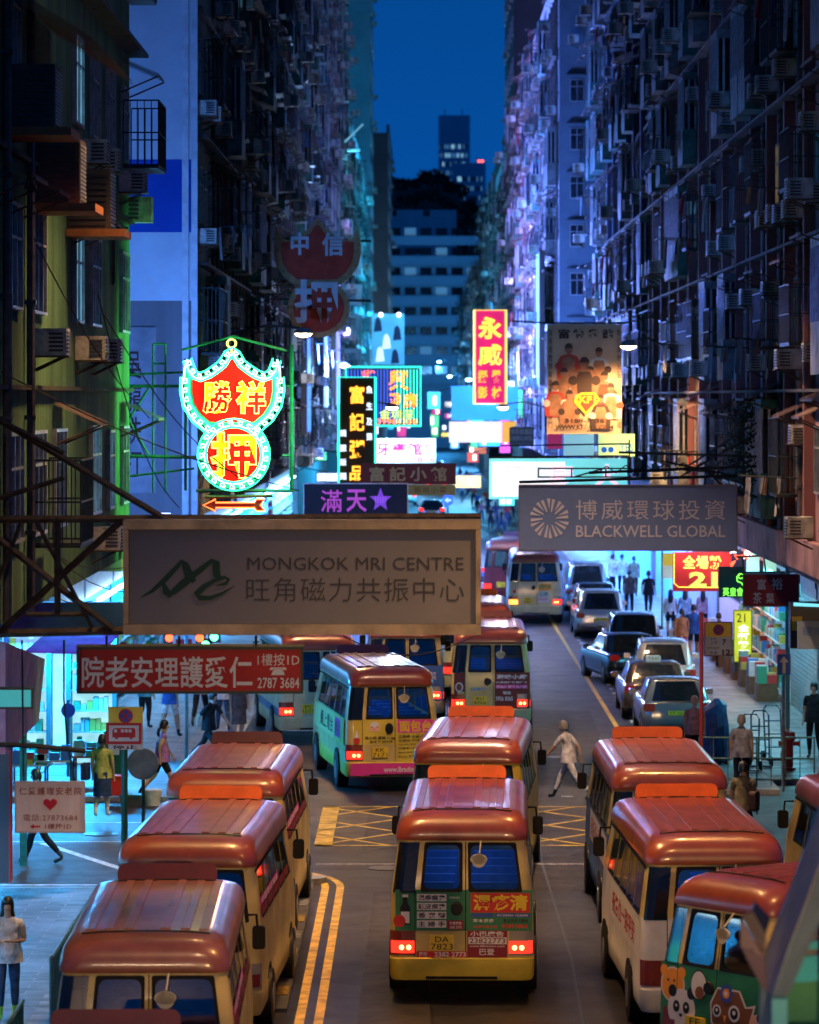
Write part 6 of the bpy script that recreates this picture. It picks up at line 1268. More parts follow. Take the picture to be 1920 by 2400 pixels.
# neon cluster above the crimson sign
t = thing('neon_cluster', 'tangle of red orange and white neon above the crimson sign', 'neon sign', W(1735, 1300, 98)); rn = random.Random(4)
for i in range(16):
    a = (rn.uniform(1722,1752), rn.uniform(1240,1322)); P = [a]
    for k in range(4): P.append((P[-1][0]+rn.uniform(-10,10), P[-1][1]+rn.uniform(-12,14)))
    tr(t, P, .015, (N_redt, N_org, em('neon_white', (1,1,1), 1), N_redt)[i % 4], 98+rn.uniform(-.3,.3), 'neon_tube')
for i, (x_, y_, c) in enumerate(((1733,1222,0),(1750,1240,1),(1765,1243,2),(1755,1228,1),(1745,1235,0))): tr(t, ((x_,y_),(x_+3,y_)), .05, (em('dot_red', (1.,.1,.05), 4), em('dot_orange', (1.,.5,.1), 4), em('dot_green', (.2,1.,.2), 4))[c], 98, 'bulb')
for x_, c, w_ in ((1750,(.5,.85,.75),.5),(1790,(.4,.8,.6),.8),(1830,(.25,.55,.8),.6),(1868,(.2,.6,.8),.5)):
    Q_ = Sign('glowing_window', 'glowing upstairs shop window near px'.replace(' near px', {1750:' beside the red neon tangle',1790:' with greenish glass above the crimson sign',1830:' tinted blue above the crimson sign',1868:' farthest right above the canopy'}[x_]), x_, 1230, x_+30, 1340, 100, .05, em('win_%d' % x_, c, w_, .5, 2))
t = thing('sign_rack', 'black steel rack of bars in front of the upstairs windows', 'rack', W(1800, 1340, 92))
for pts in (((1725,1305),(1860,1300)),((1740,1305),(1745,1345)),((1790,1302),(1795,1340)),((1855,1300),(1858,1340)),((1872,1300),(1875,1400)),((1912,1300),(1912,1380)),((1860,1340),(1935,1345)),((1725,1342),(1870,1340))): tr(t, pts, .022, M_steel, 92)
# traffic signs
def nostop(S_, cx, cy, r_):
    S_.poly(circ(cx, cy, r_, 24), K_r, -.02, .012, 'ring'); S_.poly(circ(cx, cy, r_*.76, 24), K_b, -.024, .012, 'disc')
    for a in (math.pi/4, -math.pi/4):
        c, s_ = math.cos(a), math.sin(a); w_ = r_*.11; S_.poly([(cx+r_*.8*c-w_*s_, cy+r_*.8*s_+w_*c), (cx+r_*.8*c+w_*s_, cy+r_*.8*s_-w_*c), (cx-r_*.8*c+w_*s_, cy-r_*.8*s_-w_*c), (cx-r_*.8*c-w_*s_, cy-r_*.8*s_+w_*c)], K_r, -.028, .01, 'bar')
S27 = Sign('traffic_sign', 'no stopping plate reading 7 and midnight 12 on the right', 1652, 1458, 1716, 1537, 84, .04, K_w, frame=(mat('fr_red', (.2,.03,.04), .5, 0, 0), .02)); S27.poly([(1654,1460),(1714,1460),(1714,1492),(1654,1492)], M_plate, -.012, .008, 'yellow_panel'); nostop(S27, 1684, 1476, 13)
S27.text('7', 1693, 1498, 1702, 1511, K_k, y=-.015, off=.03); S27.text('12', 1693, 1522, 1712, 1535, K_k, y=-.015, off=.03); S27.text('上午', 1664, 1502, 1682, 1511, K_k, y=-.015); S27.text('midnight', 1656, 1515, 1686, 1522, K_k, y=-.015); S27.text('午夜', 1664, 1526, 1682, 1534, K_k, y=-.015); S27.text('a.m.', 1666, 1495, 1680, 1500, K_k, y=-.015)
t = thing('red_pole', 'slim dark red pole standing in front of the parked cars', 'pole', W(1644, 1795, 80)); MB().tube([(0,0,-.6),(0,0,3.2)], .042, 10).build('pole', mat('pole_red', (.22,.03,.045), .5, 0, .2, 4), t)
S28 = Sign('traffic_sign', 'blue one way arrow plate on a grey pole', 1822, 1533, 1853, 1582, 82, .03, mat('sign_blue', (.02,.10,.45), .5, 0, 0)); S28.poly([(1834,1578),(1834,1552),(1827,1552),(1837.5,1538),(1848,1552),(1841,1552),(1841,1578)], K_w, -.012, .008, 'arrow'); tr(S28.t, ((1836,1584),(1836,1856)), .035, M_grey, 82.1, 'pole')
t = thing('sign_post', 'dark teal post behind the one way sign', 'post', W(1846, 1720, 88)); MB().box(-.05, .05, -.05, .05, -.6, 5.2).build('post', mat('post_teal', (0,0,0)), t)
S29 = Sign('traffic_sign', 'minibus no stopping plate on the green post at the left', 254, 1657, 335, 1757, 66, .04, K_w); S29.poly([(254,1657),(335,1657),(335,1694),(254,1694)], M_plate, -.012, .008, 'yellow_panel'); nostop(S29, 295, 1678, 17)
S29.poly([(249,1694),(332,1694),(332,1744),(249,1744)], K_r, -.03, .015, 'red_border'); S29.poly([(256,1700),(326,1700),(326,1737),(256,1737)], K_w, -.036, .006, 'white_panel')
S29.poly([(264,1711),(268,1706),(316,1706),(318,1712),(318,1728),(264,1728)], K_r, -.042, .005, 'bus_pictogram')
for x0 in (268,284,293,302): S29.poly([(x0,1709),(x0+7,1709),(x0+7,1716),(x0,1716)], K_w, -.047, .004, 'bus_pictogram')
for x0 in (274,308): S29.poly(circ(x0,1728,4,10), K_r, -.043, .004, 'bus_pictogram')
S29.text('停止', 264, 1746, 322, 1756, K_k, y=-.015, off=.02); tr(S29.t, ((292,1657),(292,2010)), .055, mat('post_green', (.03,.12,.10), .5, 0, .2, 5), 66.2, 'post')
t = thing('round_mirror', 'grey back of a round convex mirror behind the minibus plate', 'mirror', W(335, 1790, 67)); MB().tube([(0,-.04,0),(0,0,0),(0,.08,0)], [.27,.28,.1], 24).build('dish', mat('dish_grey', (.13,.14,.14), .5, 0, .3, 4), t); MB().tube([(0,.1,-2),(0,.1,.2)], .03, 8).build('pole', M_steel, t)
S30 = Sign('traffic_sign', 'round blue disc sign among the bright pharmacy shelves', 143, 1648, 178, 1685, 84, .02); S30.poly(circ(160,1665,17), K_b, 0, .02, 'disc'); tr(S30.t, ((160,1640),(160,1820)), .035, mat('post_teal', (0,0,0)), 84.1, 'pole')
t = thing('sign_pole', 'pale blue steel pole on the left pavement beside the walkers', 'pole', W(437, 1800, 84)); MB().tube([(0,0,-.2),(0,0,4)], .04, 8).build('pole', mat('pole_pale', (.2,.35,.4), .5, 0, .2, 5), t)
t = thing('turn_sign', 'round blue keep left sign far down the middle of the road', 'traffic sign', W(1050, 1215, 190)); MB().prism([(0.28*math.cos(k*.5236), .9+.28*math.sin(k*.5236)) for k in range(12)], 0, .04).build('disc', K_b, t); MB().prism([(-.15,.9),(.0,1.03),(0,.94),(.15,.94),(.15,.86),(0,.86),(0,.77)], -.02, -.005).build('arrow', K_w, t); MB().tube([(0,.05,-1),(0,.05,.9)], .04, 8).build('pole', M_steel, t)
for i, (x_, y_, c, lb) in enumerate(((397,1495,N_redt,'red signal lamp left of the green lights'),(468,1495,N_redt,'red signal lamp nearest the green lights'),(482,1512,em('signal_green', (.1,1.,.5), 6),'bright green signal lamp on the banner top'),(502,1493,em('signal_green', (0,0,0), 0),'upper green signal lamp above the red banner'))):
    t = thing('signal_lamp', lb, 'traffic light', W(x_, y_, 90)); MB().box(-.14, .14, .02, .25, -.14, .14).build('housing', M_dark, t); MB().tube([(0,.019,0),(0,-.06,0)], [.1,.05], 12).build('lens', c, t)
t = Sign('signboard', 'white panel with a red minibus picture between the red signals', 405, 1490, 458, 1518, 89, .05, K_w); t.poly([(412,1498),(450,1498),(450,1512),(412,1512)], K_r, -.01, .008, 'bus_pictogram')
# ------------------------------------------------------------------ minibuses
minibus('nearest minibus at the bottom left corner, showing only its maroon roof board', -2.72, 30.2, -1, M_red2, M_board2, tail=True, plate=('PA','552'))
minibus('second minibus from the front of the left queue, long faded red roof', -2.98, 41.3, -.9, M_red2, M_board2, M_cream, plate=('LV','3810'), ads=adsSR, tail=False)
minibus('third minibus of the left queue with an orange roof board', -3.10, 50.6, 2.2, M_red, M_board, M_cream, tail=False, ads=adsSR, plate=('KW','6021'))
minibus('minibus at the head of the left queue by the crossing', -3.05, 59.6, 1.4, M_red, M_board2, M_cream, M_cream, tail=False, ads=adsSR, plate=('MC','990'))
minibus('green backed minibus with eczema adverts alone in the centre lane', .58, 53.7, 1.5, M_red, M_board, M_cream, M_cream, M_byel, ('DA','7823'), ads=adsDA, lit=1)
minibus('minibus just ahead of the green backed one, bright red roof', .79, 65, 3.6, M_red, M_board, M_byel, M_byel, plate=('LN','4471'), lit=1)
minibus('yellow and pink minibus with radio advert, turned slightly left', -.59, 82.5, -8, M_red, M_board2, M_cream, M_cream, M_byel, ('KK','7171'), ads=adsKK, lit=1)
minibus('blue and cream minibus behind the red care home banner', -2.45, 94, -8, M_red, M_board2, M_pale, M_pale, M_pale, ('PC','1019'), ads=[('s',-1,.3,.66,5,1.5,M_bblue), ('st',-1,.8,1.1,4,1.4,K_y,'歡迎光臨')], lit=0)
minibus('dark windowed minibus with blue rear under the grey signboard', -.38, 99, -1, M_red, M_board, M_cream, M_bblue, M_pale, ('NF','805'), ads=adsBL)
minibus('cream and maroon minibus with a hotpot advert', 1.78, 96.5, .5, M_red, M_board2, M_cream, M_cream, M_pale, ('RU','8066'), ads=adsRU, lit=1)
minibus('minibus nose to tail ahead of the hotpot advert one', 1.62, 108, .5, M_red, M_board, M_pale, plate=('RT','77'), detail=1)
minibus('cream minibus with orange indicator driving away in the right lane', 4.32, 144, .5, M_red, M_board, M_pale, M_pale, M_pale, ('NH','7467'), ads=adsFB, indic=-1, lit=1)
minibus('distant minibus half hidden by the slate signboard', 3.55, 156, 6, M_red, M_board2, M_bmar, M_bmar, plate=('LU','12'), detail=1)
minibus('minibus waiting right of the box junction with glossy roof reflections', 3.95, 60.6, -.6, M_red, M_board, M_cream, M_bblue, plate=('MR','2210'), ads=adsSIDE, tail=False)
minibus('white sided minibus with an orange board in the right queue', 3.93, 50.9, -2, M_red, M_board, M_cream, M_bwhite, M_bwhite, ('LT','4302'), ads=adsSIDE, lit=1, tail=False)
RB_ = minibus('green minibus with cartoon animals turning right at the bottom right', 3.52, 46.4, 52, M_red, M_board, M_cream, M_bgreen, M_pale, ('FE','3355'), ads=cartoon(), glassm=M_bgd, tail=False)
minibus('minibus cut off by the right edge with its mirror showing', 7.1, 54.6, -3, M_red, M_board, M_cream, plate=('KG','61'))
# ------------------------------------------------------------------ cars
sil = paint('silver', (.20,.21,.22)); wh = paint('white', (.5,.5,.5)); bk = paint('black', (.012,.013,.016)); nv = paint('navy', (.01,.025,.06)); bz = paint('bronze', (.10,.06,.05)); rdp = paint('red', (.35,.015,.015))
car('nearest silver saloon parked by the trolley', 6.4, 95, 0, sil, 'sedan', plate='PT 6620')
car('silver and red saloon taxi second from the trolley', 6.25, 101, 0, bz, 'sedan', taxi=True, plate='KX 302')
car('white estate with a red brake glow, third parked from the trolley', 6.8, 107, 2, wh, 'suv', plate='SH 910')
car('dark navy saloon pulling out at an angle beside the white estate', 6.45, 113.2, -9, nv, 'sedan', plate='TL 33')
car('large black people carrier in the middle of the parked row', 6.75, 120.5, 0, bk, 'suv', plate='UB 741')
car('white off roader with bright tail reflectors', 6.36, 135, 0, wh, 'suv', plate='VG 3608')
car('black saloon with rooftop reflections beyond the white off roader', 6.6, 144.5, 1, bk, 'sedan', taxi=False, plate='RA 88')
car('silver van at the far end of the parked row', 6.6, 151.5, 0, sil, 'van', plate='NA 6190')
car('red saloon crossing beyond the signboard', 2.5, 170, -60, rdp, 'sedan', tail=True, plate='LE 10', group='cars driving in the distance')
rf = random.Random(9)
for i, (x_, Y_) in enumerate(((-1.5,230),(.8,262),(-1.2,300),(1.4,335),(-.8,380),(2.0,420),(.2,470),(-1.9,520))):
    car(('small distant car heading uphill, nearest of the far traffic','distant car after the keep left sign','far car between the neon frame and lightbox','tiny car on the right lane far away','tiny car on the left lane far away','car farther on under the teal hoarding','very distant car by its red lights','farthest car dot at the street end')[i], x_, Y_, 0, (sil,bk,wh,rdp)[i % 4], 'sedan', tail=True, group='cars driving in the distance')
# ------------------------------------------------------------------ people
C = cloth; den = C('denim', (.05,.09,.18)); blk = C('black', (.015,.015,.018)); wht = C('white', (.75,.75,.77)); yel = C('mustard', (.42,.40,.12)); pur = C('lilac', (.42,.18,.5)); blu = C('blue', (.03,.12,.42)); red = C('red', (.45,.04,.03)); orf = C('orange_print', (.55,.25,.12)); khk = C('khaki', (.22,.20,.12)); pkk = C('pink', (.55,.3,.42)); brn = C('brown', (.14,.09,.08)); nav = C('navy', (.02,.04,.12)); pld = C('plaid', (.25,.27,.34)); shw = mat('shoe_white', (.6,.6,.6), .6, 0, 0); shy = mat('shoe_yellow', (.6,.65,.05), .6, 0, 0)
PG = 'people walking on the pavements'
def pp(px, py, *a, z=.12, **k):
    Y = (H-z)*F/(py-VY); return person(a[0], (px-VX)/F*Y, Y, *a[1:], z=z, **k)
pp(240, 1912, 'woman seen from behind in mustard top and navy skirt carrying a shopping bag', 12, yel, blk, calf=SK2, shoe=shw, sleeve=yel, h=1.6, skirt=(SKM, nav), bag=(nav, -.30, .75), pose='stand')
pp(378, 1870, 'woman in lilac tee and dark shorts striding past with a ball bag', 75, pur, blk, calf=SK2, pose='walk', h=1.6, shoe=blk, sleeve=SK2)
pp(93, 2022, 'person in dark trousers walking behind the heart sign', -75, blk, blk, pose='walk', h=1.68, z=0)
pp(18, 2388, 'long haired woman in white top and jeans looking at her phone', 175, wht, den, pose='phone', hair='long', h=1.62, shoe=shy, sleeve=SK2, forearm=SK2)
pp(398, 1728, 'person in blue tee and pale shorts walking away behind the lilac tee woman', 20, blu, wht, calf=SK, pose='walk', h=1.72, sleeve=blu, shoe=blk)
pp(560, 1735, 'person in brown dress on the left pavement under the red banner', 160, brn, blk, calf=SK2, h=1.6, skirt=(SKM, brn))
pp(488, 1790, 'person in dark tee bending near the queue head', 120, blk, blk, pose='stride', h=1.62)
pp(470, 1700, 'grey shirted walker behind the pale pole', 10, C('grey', (.2,.2,.22)), blk, h=1.68, pose='walk')
pp(523, 1712, 'walker in white shirt beside the blue bus', 350, wht, den, h=1.66, pose='step')
pp(340, 1705, 'walker in teal shirt at the pharmacy edge', 30, C('teal', (.05,.25,.28)), blk, h=1.65)
pp(1335, 1872, 'bald person in white crossing the road alone', -62, wht, wht, pose='stride', h=1.62, z=.01, sleeve=wht, hcol=HAIRG, shoe=blk)
pp(1738, 1862, 'old man in plaid shirt and dark trousers at the right railing', 10, pld, blk, pose='stand', h=1.68, hcol=HAIRG, sleeve=pld, z=.01)
pp(1742, 2000, 'man in khaki vest with a shoulder strap beside the right bus', 20, khk, blk, pose='stand', h=1.68, z=.01, bag=(brn, .28, .8))
pp(1908, 1775, 'man in black shirt standing at the right edge by the hydrant', 200, blk, blk, pose='stand', h=1.72)
pp(1626, 1545, 'man in bright blue tee and black shorts seen from behind', 5, blu, blk, pose='walk', h=1.72, calf=SK, sleeve=blu)
pp(1598, 1548, 'woman in orange print blouse and red trousers', 0, orf, red, pose='step', h=1.62, bag=(wht, -.3, .7))
pp(1572, 1492, 'girl in white top and dark shorts, leftmost of the three girls', 5, wht, blk, calf=SK2, pose='stand', hair='long', h=1.62, skirt=(SKS, blk))
pp(1606, 1490, 'girl in pale blue top, middle of the three girls', 0, C('paleblue', (.35,.45,.6)), blk, pose='walk', hair='long', h=1.6)
pp(1648, 1488, 'girl in pink top, rightmost of the three girls', 5, pkk, blk, pose='stand', hair='long', h=1.6)
pp(1685, 1560, 'person in grey behind the no stopping plate', 0, C('grey', (0,0,0)), blk, pose='walk', h=1.62)
pp(1475, 1440, 'walker in brown jacket between the parked cars and the post', 5, brn, blk, pose='walk', h=1.7)
pp(1520, 1445, 'walker in dark clothes next to the teal post', 10, blk, blk, pose='step', h=1.72)
pp(1434, 1395, 'man in white shirt looking down by the parked van', 60, wht, blk, pose='phone', h=1.7)
pp(1458, 1392, 'person in white and black beside the man looking down', 5, wht, blk, pose='stand', h=1.68)
pp(1486, 1398, 'backpacker in khaki beside the far shops', 0, khk, blk, pose='stand', h=1.68, bag=(khk, 0, 1.0))
pp(1628, 1800, 'bald man sitting low behind the roof board at the red pole', 180, C('salmon', (.45,.22,.2)), blk, pose='stand', h=1.6, hcol=SK)
rq = random.Random(6); cl_ = [wht, blk, blu, pkk, khk, nav, red, C('grey', (0,0,0))]
spots = [(1150,1245),(1163,1238),(1176,1250),(1190,1240),(1200,1225),(1145,1215),(1185,1215),(1075,1160),(1085,1178),(1098,1170),(1110,1190),(1120,1205),(1078,1135),(1092,1140),(1105,1150),(1130,1230),(1140,1200)]
for i, (a, b_) in enumerate(spots):
    tp = rq.choice(cl_); pp(a+rq.uniform(-2,2), b_, 'tiny %s clad pedestrian in the distant crowd, %s' % (tp.name.split('_')[1], 'by the right shops' if a > 1136 else 'in the road'), rq.choice((0,5,180,175,90)), tp, rq.choice([blk, den, nav]), pose=rq.choice(('stand','walk','step')), h=rq.uniform(1.58,1.76), hair=rq.choice(('short','long')), group='distant crowd at the far crossing', hem=False, z=0)
# ------------------------------------------------------------------ street furniture and goods
def railing(label, x, y0, y1, m, h=1.08, barred=True):
    t = thing('railing', label, 'railing', (x, y0, .12), 0, 'pavement railings'); L = y1-y0
    for z in (h, h*.12): MB().tube([(0,0,z),(0,L,z)], .028 if z > .5 else .018, 6).build('rail', m, t)
    n = int(L/.14)
    for k in range(n+1):
        big = k % 12 == 0
        MB().tube([(0,k*L/n,0),(0,k*L/n,h)], .03 if big else .011, 5).build('post' if big else 'bar', m, t)
    return t
rm = mat('railing_teal', (.10,.22,.22), .45, .4, .3, 6)
railing('teal railing along the left pavement, starting beside the second minibus', -4.80, 50, 56.6, rm)
railing('near end of the left pavement railing at the bottom left corner', -4.80, 40, 46.4, rm)
slab('pavement_right_corner', 5.9, 7.69, 82, 92)
t = thing('railing', 'low blue grey railing in front of the trolleys at the right corner', 'railing', (6.0, 82.6, .12), R(-90), 'pavement railings')
for z in (.15, .6, 1.05): MB().tube([(0,0,z),(0,2.5,z)], .022, 6).build('rail', rm, t)
for k in range(9): MB().tube([(0,k*.31,0),(0,k*.31,1.05)], .02 if k % 4 == 0 else .01, 5).build('post' if k % 4 == 0 else 'bar', rm, t)
# tarp covered trolley
t = thing('trolley', 'trolley load wrapped in a dark blue tarpaulin behind the red pole', 'trolley', W(1668, 1792, 88)); rr_ = random.Random(2); b = MB(); n = 14
for z, k in ((0,1.),(.35,1.02),(.8,.95),(1.1,.82),(1.28,.5),(1.42,.12)):
    for i in range(n): a = 2*math.pi*i/n; q_ = k*(1+rr_.uniform(-.1,.1)); b.v.append((.42*q_*math.cos(a)+(.12 if z > 1.2 else 0), .5*q_*math.sin(a), .1+z))
for j in range(5):
    for i in range(n): i2 = (i+1) % n; b.f.append((j*n+i, j*n+i2, (j+1)*n+i2, (j+1)*n+i)); b.mi.append(0)
b.f.append(tuple(5*n+i for i in range(n))); b.mi.append(0); b.build('tarpaulin', mat('tarp_blue', (.02,.07,.20), .5, 0, .3, 4, .4, 12), t)
for sx_ in (-.3,.3): MB().tube([(sx_-.03,-.3,.08),(sx_+.03,-.3,.08)], .08, 10).build('wheel', M_blk, t)
for i, (px_, Yt) in enumerate(((1758,86),(1782,87),(1812,88.5))):
    t = thing('hand_truck', ('blue steel hand truck nearest the tarpaulin','middle hand truck leaning among the parked trolleys','hand truck closest to the one way sign')[i], 'hand truck', ((px_-VX)/F*Yt, Yt, .13), R(10*i-10), 'hand trucks parked at the right corner')
    b = MB()
    for sx_ in (-.2,.2): b.tube([(sx_,-.1,.1),(sx_,.1,1.15),(sx_*.6,.16,1.25)], .02, 6)
    for z in (.3,.6,.9,1.25): b.tube([(-.2 if z < 1.2 else -.12,-.1+z*.18,z),(.2 if z < 1.2 else .12,-.1+z*.18,z)], .014, 5)
    b.build('frame', mat('trolley_blue', (.05,.15,.22), .5, .3, .3, 5), t); MB().box(-.24,.24,-.4,-.08,.02,.05).build('toe_plate', M_steel, t)
    for sx_ in (-1,1): ob('wheel', TYRE, t, (sx_*.24,-.02,.11)).scale = (.3,.3,.3)
# hydrant
t = thing('fire_hydrant', 'dark red fire hydrant beside the man in black', 'hydrant', W(1850, 1805, 86)); hm_ = mat('hydrant_red', (.28,.015,.02), .4, 0, .2, 5)
MB().tube([(0,0,0),(0,0,.06),(0,0,.07),(0,0,.62),(0,0,.7),(0,0,.86),(0,0,.92)], [.15,.15,.09,.09,.15,.13,.03], 14).build('barrel', hm_, t, smooth=40)
for sx_ in (-1,1): MB().tube([(sx_*.08,0,.6),(sx_*.2,0,.6),(sx_*.2,0,.6),(sx_*.24,0,.6)], [.05,.05,.07,.07], 10).build('outlet', hm_, t)
# goods on the left pavement
t = thing('plastic_crate', 'bright red plastic crate on the left pavement by the green post', 'crate', W(270, 1862, 80)); MB().box(-.25,.25,-.2,.2,0,.03).box(-.25,-.235,-.2,.2,.031,.36).box(.235,.25,-.2,.2,.031,.36).box(-.234,.234,-.2,-.185,.031,.36).box(-.234,.234,.185,.2,.031,.36).build('crate_shell', mat('crate_red', (.65,.03,.02), .5, 0, 0), t); MB().box(-.26,.26,-.21,.21,.36,.40).build('rim', mat('crate_red', (0,0,0)), t)
t = thing('bucket', 'white plastic bucket next to the left queue', 'bucket', W(357, 1898, 79.9)); MB().tube([(0,0,0),(0,0,.38),(0,0,.38),(0,0,.42)], [.15,.19,.2,.2], 18).build('bucket_body', M_whitepl, t); MB().tube([(-.19,0,.36),(-.1,-.05,.2),(.1,-.05,.2),(.19,0,.36)], .008, 5).build('handle', M_steel, t)
t = thing('storage_box', 'dark lidded box beside the white bucket', 'box', W(312, 1905, 79.9)); MB().box(-.25,.25,-.2,.2,0,.34).build('box_body', M_dark, t); MB().box(-.27,.27,-.22,.22,.341,.39).build('lid', M_grn, t)
t = thing('green_bin', 'green box on legs behind the woman in mustard top', 'box', W(268, 1850, 82)); MB().box(-.22,.22,-.15,.15,.3,1.25).box(-.2,-.15,-.12,.12,0,.299).box(.15,.2,-.12,.12,0,.299).build('cabinet', mat('cabinet_green', (.02,.12,.07), .5, 0, .2, 4), t); MB().box(-.08,.12,-.16,-.152,.75,1.0).build('notice', K_w, t)
for i, (px_, py_, nm, lb, m_) in enumerate(((70,1870,'display_table','pale blue display table of goods behind the heart sign',M_whitepl),(130,1860,'display_table','second display table by the pharmacy posts',M_whitepl),(215,1850,'display_table','small table with red covered goods at the pharmacy end',GOODS[1]))):
    t = thing(nm, lb, 'table', W(px_, py_, 83)); MB().box(-.4,.4,-.3,.3,.7,.74).build('table_top', m_, t)
    for ax in (-.36,.36):
        for ay in (-.26,.26): MB().box(ax-.02,ax+.02,ay-.02,ay+.02,0,.699).build('leg', M_steel, t)
    r_ = random.Random(i); g_ = MB()
    for k in range(9): x_ = -.36+(k%3)*.25; y_ = -.25+(k//3)*.18; g_.box(x_, x_+.2, y_, y_+.14, .741, .741+r_.uniform(.1,.35), r_.randint(0,5))
    g_.build('goods', GOODS, t)
# near left frame post with red edge
t = thing('column', 'dark column with a thin red edge at the left border', 'column', W(8, 2040, 62)); MB().box(-.2,.09,0,.3,-.2,3.4).build('shaft', M_dark, t); MB().box(.091,.115,0,.3,-.2,3.4).build('red_edge', K_r, t)
t = thing('sign_post', 'dark post under the heart sign', 'post', W(55, 2030, 69)); MB().box(-.06,.06,-.06,.06,0,3.2).build('post', M_grn, t)
# footbridge truss at the lower right
t = thing('footbridge_truss', 'white steel truss of the footbridge crossing the bottom right corner', 'truss', W(1830, 2400, 24)); wst = mat('truss_white', (.34,.35,.36), .5, .2, .25, 2)
def pf(P, m, nm, th=.07):
    k = F/24; V = [Vector(((1680+u/4.3125-1830)/k, dy, (2400-(1900+v/4.3125))/k)) for u, v, dy in P]; n = len(V); b = MB()
    b.v = [tuple(p) for p in V]+[tuple(p+Vector((0,th,0))) for p in V]; b.f = [tuple(range(n)), tuple(range(2*n-1,n-1,-1))]+[(q, q+n, (q+1)%n+n, (q+1)%n) for q in range(n)]; b.mi = [0]*(n+2); b.build(nm, m, t)
wsd = mat('truss_shade_paint', (.24,.32,.34), .5, .2, .25, 2)  # shaded copy of truss_white, the shade is put into the colour
pf([(1100,0,.3),(885,620,.3),(525,1535,.3),(525,1860,.1),(560,1880,0),(720,1400,0),(905,940,0),(1100,380,0)], wst, 'diagonal_flange')
pf([(1100,382,0),(906,942,0),(722,1402,0),(562,1882,0),(740,1895,.1),(1100,1060,.1)], wsd, 'diagonal_web')
pf([(280,1150,.25),(520,1540,.29),(520,1860,.11),(470,1800,.12),(360,1600,.2),(275,1430,.25)], mat('truss_brown', (.26,.19,.19), .5, .2, .2, 2), 'short_arm')  # pinkish light on this white face is painted as its colour
pf([(285,1146,.26),(450,1150,.6),(585,1390,.6),(526,1528,.31)], mat('arm_top_yellow', (.55,.36,.08), .5, .2, .2, 2), 'arm_top', .04)  # warm light on the arm top is painted as yellow
pf([(450,1148,.62),(482,1060,.7),(645,1240,.7),(587,1388,.62)], M_dark, 'arm_slot', .04)
pf([(470,1802,.14),(520,1862,.12),(553,1884,.02),(553,2260,.02),(455,2260,.2)], wsd, 'post_flange')
pf([(557,1902,.0),(714,1902,.0),(714,2260,0),(557,2260,0)], mat('truss_teal', (.12,.45,.48), .5, .1, .2, 2), 'post')  # cyan light on the white post front is painted as its colour
pf([(700,1900,.5),(1100,1780,.5),(1100,2260,.5),(700,2260,.5)], M_bgreen, 'green_panel')
pf([(770,1600,.45),(1100,1570,.45),(1100,1830,.45),(700,1860,.45)], mat('panel_teal', (.03,.45,.50), .5, 0, .15, 1), 'teal_panel')
pf([(880,1440,.44),(1100,1425,.44),(1100,1500,.44),(860,1515,.44)], mat('panel_teal', (0,0,0)), 'teal_panel')
pf([(850,1300,.5),(1100,1000,.5),(1100,1600,.5),(800,1620,.5)], M_dark, 'dark_panel')
area_light('underpass_lamp', t, (-.2, -2.2, -1.2), (R(70), 0, 0), .8, .2, 9, (.1,.85,1.))  # area light in front of the truss, without a fixture
for i, (ya, yb, c_) in enumerate(((104.9,110.2,(.05,.09,.16)),(110.5,118.8,(.20,.04,.05)),(119.6,129,(.16,.15,.14)))):
    t = thing('awning', ('navy canvas awning over the shop next to the shutter','dark red canvas awning over the rosy shop','grey canvas awning behind the girls')[i], 'awning', (10.05, ya, 3.1), 0, 'canvas awnings on the right shops'); L_ = yb-ya; n = int(L_/.5); b = MB()
    for k in range(n): y0 = k*L_/n; y1 = y0+L_/n; b.face([(0,y0,.7),(-1.3,y0,0),(-1.3,y1,.0),(0,y1,.7)]); b.face([(-1.3,y0,0),(-1.3,y0,-.22),(-1.32,(y0+y1)/2,-.30),(-1.3,y1,-.22),(-1.3,y1,0)])
    b.face([(0,0,.7),(-1.3,0,0),(-1.3,0,-.2),(0,0,.3)]); b.build('canvas', mat('canvas_%d' % i, c_, .85, 0, .3, 3), t)
rg = random.Random(77)
for i in range(9):
    Y_ = 105.5+i*2.7; t = thing('goods_stand', 'low stand of boxed goods outside the right shops, '+('just past the shutter','under the navy awning','between navy and red awnings','under the red awning','beyond the price board','by the grey awning','under the grey awning','by the violet shop','farthest of the row')[i], 'stand', (9.55, Y_, .12), 0, 'goods stands on the right pavement')
    MB().box(-.3,.3,0,.9,0,.5).build('crate_base', mat('crate_wood', (.16,.10,.06), .8, 0, .3, 3), t); g_ = MB()
    for q in range(6): x0 = -.28+(q%2)*.28; y0 = .02+(q//2)*.29; g_.box(x0,x0+.26,y0,y0+.26,.501,.55+rg.uniform(.1,.5),rg.randint(0,5))
    g_.build('goods', GOODS, t)
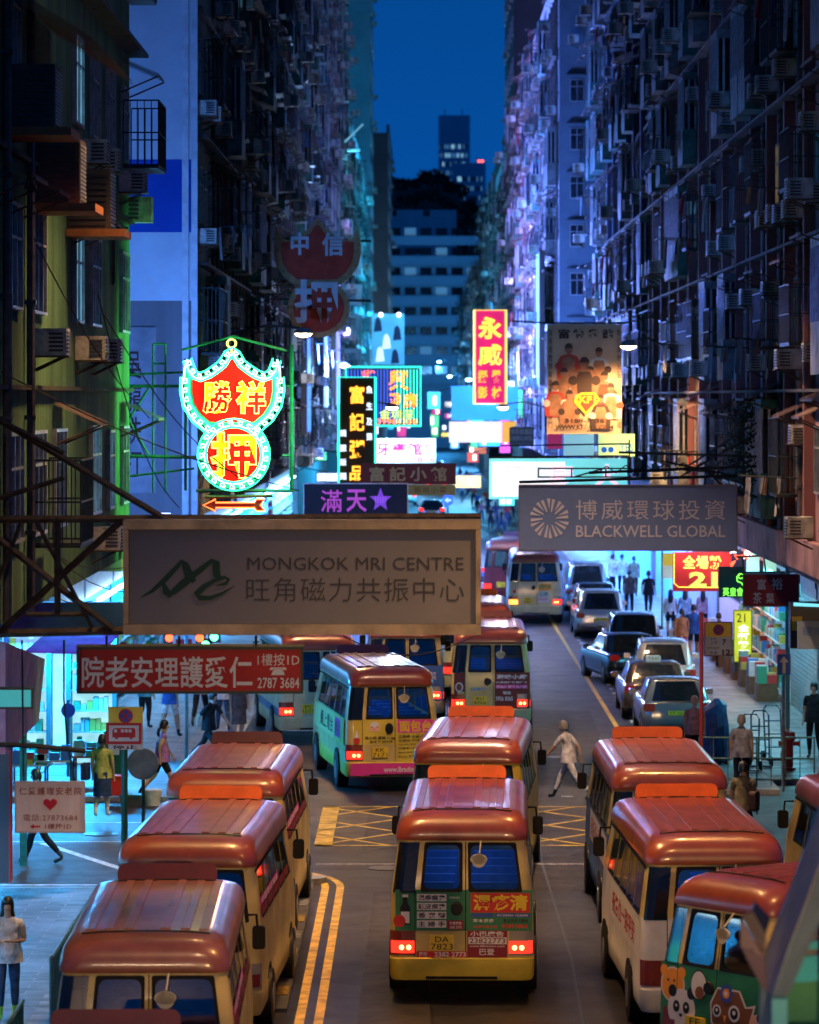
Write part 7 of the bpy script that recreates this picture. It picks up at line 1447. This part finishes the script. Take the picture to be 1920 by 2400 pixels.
# bulky things on the green wall
for i, (x0, y0, x1, y1, Y_) in enumerate(((22,325,103,478,51),(132,395,204,538,56),(0,150,22,300,47.5))):
    p = W((x0+x1)/2, y1, Y_); k_ = F/Y_; w_ = (x1-x0)/k_; h_ = (y1-y0)/k_
    t = thing('cooling_cabinet', ('large brown air conditioning cabinet on the green wall, the upper left one','second tall air conditioning cabinet with orange shelf on the green wall','cabinet half cut by the left edge near the top')[i], 'air conditioner', (-5.14, Y_, p.z), 0, 'cabinets on the green wall')
    MB().box(0, .62, -.02, .9, 0, h_).build('cabinet', mat('cabinet_brown', (.09,.075,.06), .6, 0, .35, 3), t)
    for q in range(14): MB().box(.621, .632, .04, .86, .06+q*(h_-.1)/14, .06+q*(h_-.1)/14+.03).build('louvre', M_frame, t)
    for q in range(9): MB().box(.05, .57, -.034, -.021, .06+q*(h_-.1)/9, .06+q*(h_-.1)/9+.04).build('louvre', M_acd, t)
    MB().box(-.0, .85, -.3, 1.0, -.11, -.003).build('shelf', mat('shelf_orange', (.35,.13,.05), .6, 0, .3, 3), t)
t = thing('hanging_sheet', 'pale brown bed sheet hanging from a window bar on the left', 'sheet', W(238, 665, 64)); b = MB(); n = 18; w_ = 65*64/F; h_ = 130*64/F
for j in range(2):
    for i in range(n+1): b.v.append((-w_/2+w_*i/n, .035*math.sin(i*1.3)*(1+j), h_*(1-j)-.03*math.sin(i*.9)*j))
for i in range(n): b.f.append((i, i+1, n+2+i, n+1+i)); b.mi.append(0)
b.build('sheet', mat('sheet_tan', (.42,.30,.23), .9, 0, .15, 3), t, smooth=60); MB().tube([(-.6,0,h_+.01),(.45,0,h_+.01)], .012, 5).build('bar', M_steel, t)
t = thing('roof_awning', 'brown corrugated awning jutting out over the windows at the top left', 'awning', (-5.14, 50.5, 13.0))
b = MB()
for i in range(22): y_ = -3.5+i*.3; b.face([(0,y_,.62),(1.15,y_,-.12),(1.15,y_+.17,-.12),(0,y_+.17,.62)]); b.face([(0,y_+.17,.58),(1.15,y_+.17,-.16),(1.15,y_+.3,-.16),(0,y_+.3,.58)])
b.build('corrugated_sheet', mat('awning_brown', (.24,.15,.10), .7, .1, .3, 3), t)
t = thing('air_conditioner', 'beige air conditioner sticking out past the corner pier', 'air conditioner', W(312, 520, 67.8)); MB().box(-.32,.32,0,.6,0,.45).build('casing', M_ac, t)
for q in range(5): MB().box(-.28,.1,-.012,-.001,.05+q*.075,.09+q*.075).build('louvre', M_acd, t)

for z_, x0_, x1_ in ((1.86,-.6,-.02),(1.92,.1,.86)): MB().tube([(x0_,.5,z_),(x1_,.5,z_)], .022, 6).build('grab_rail', mat('rail_yellow', (.75,.52,.03), .5, 0, 0), RB_)
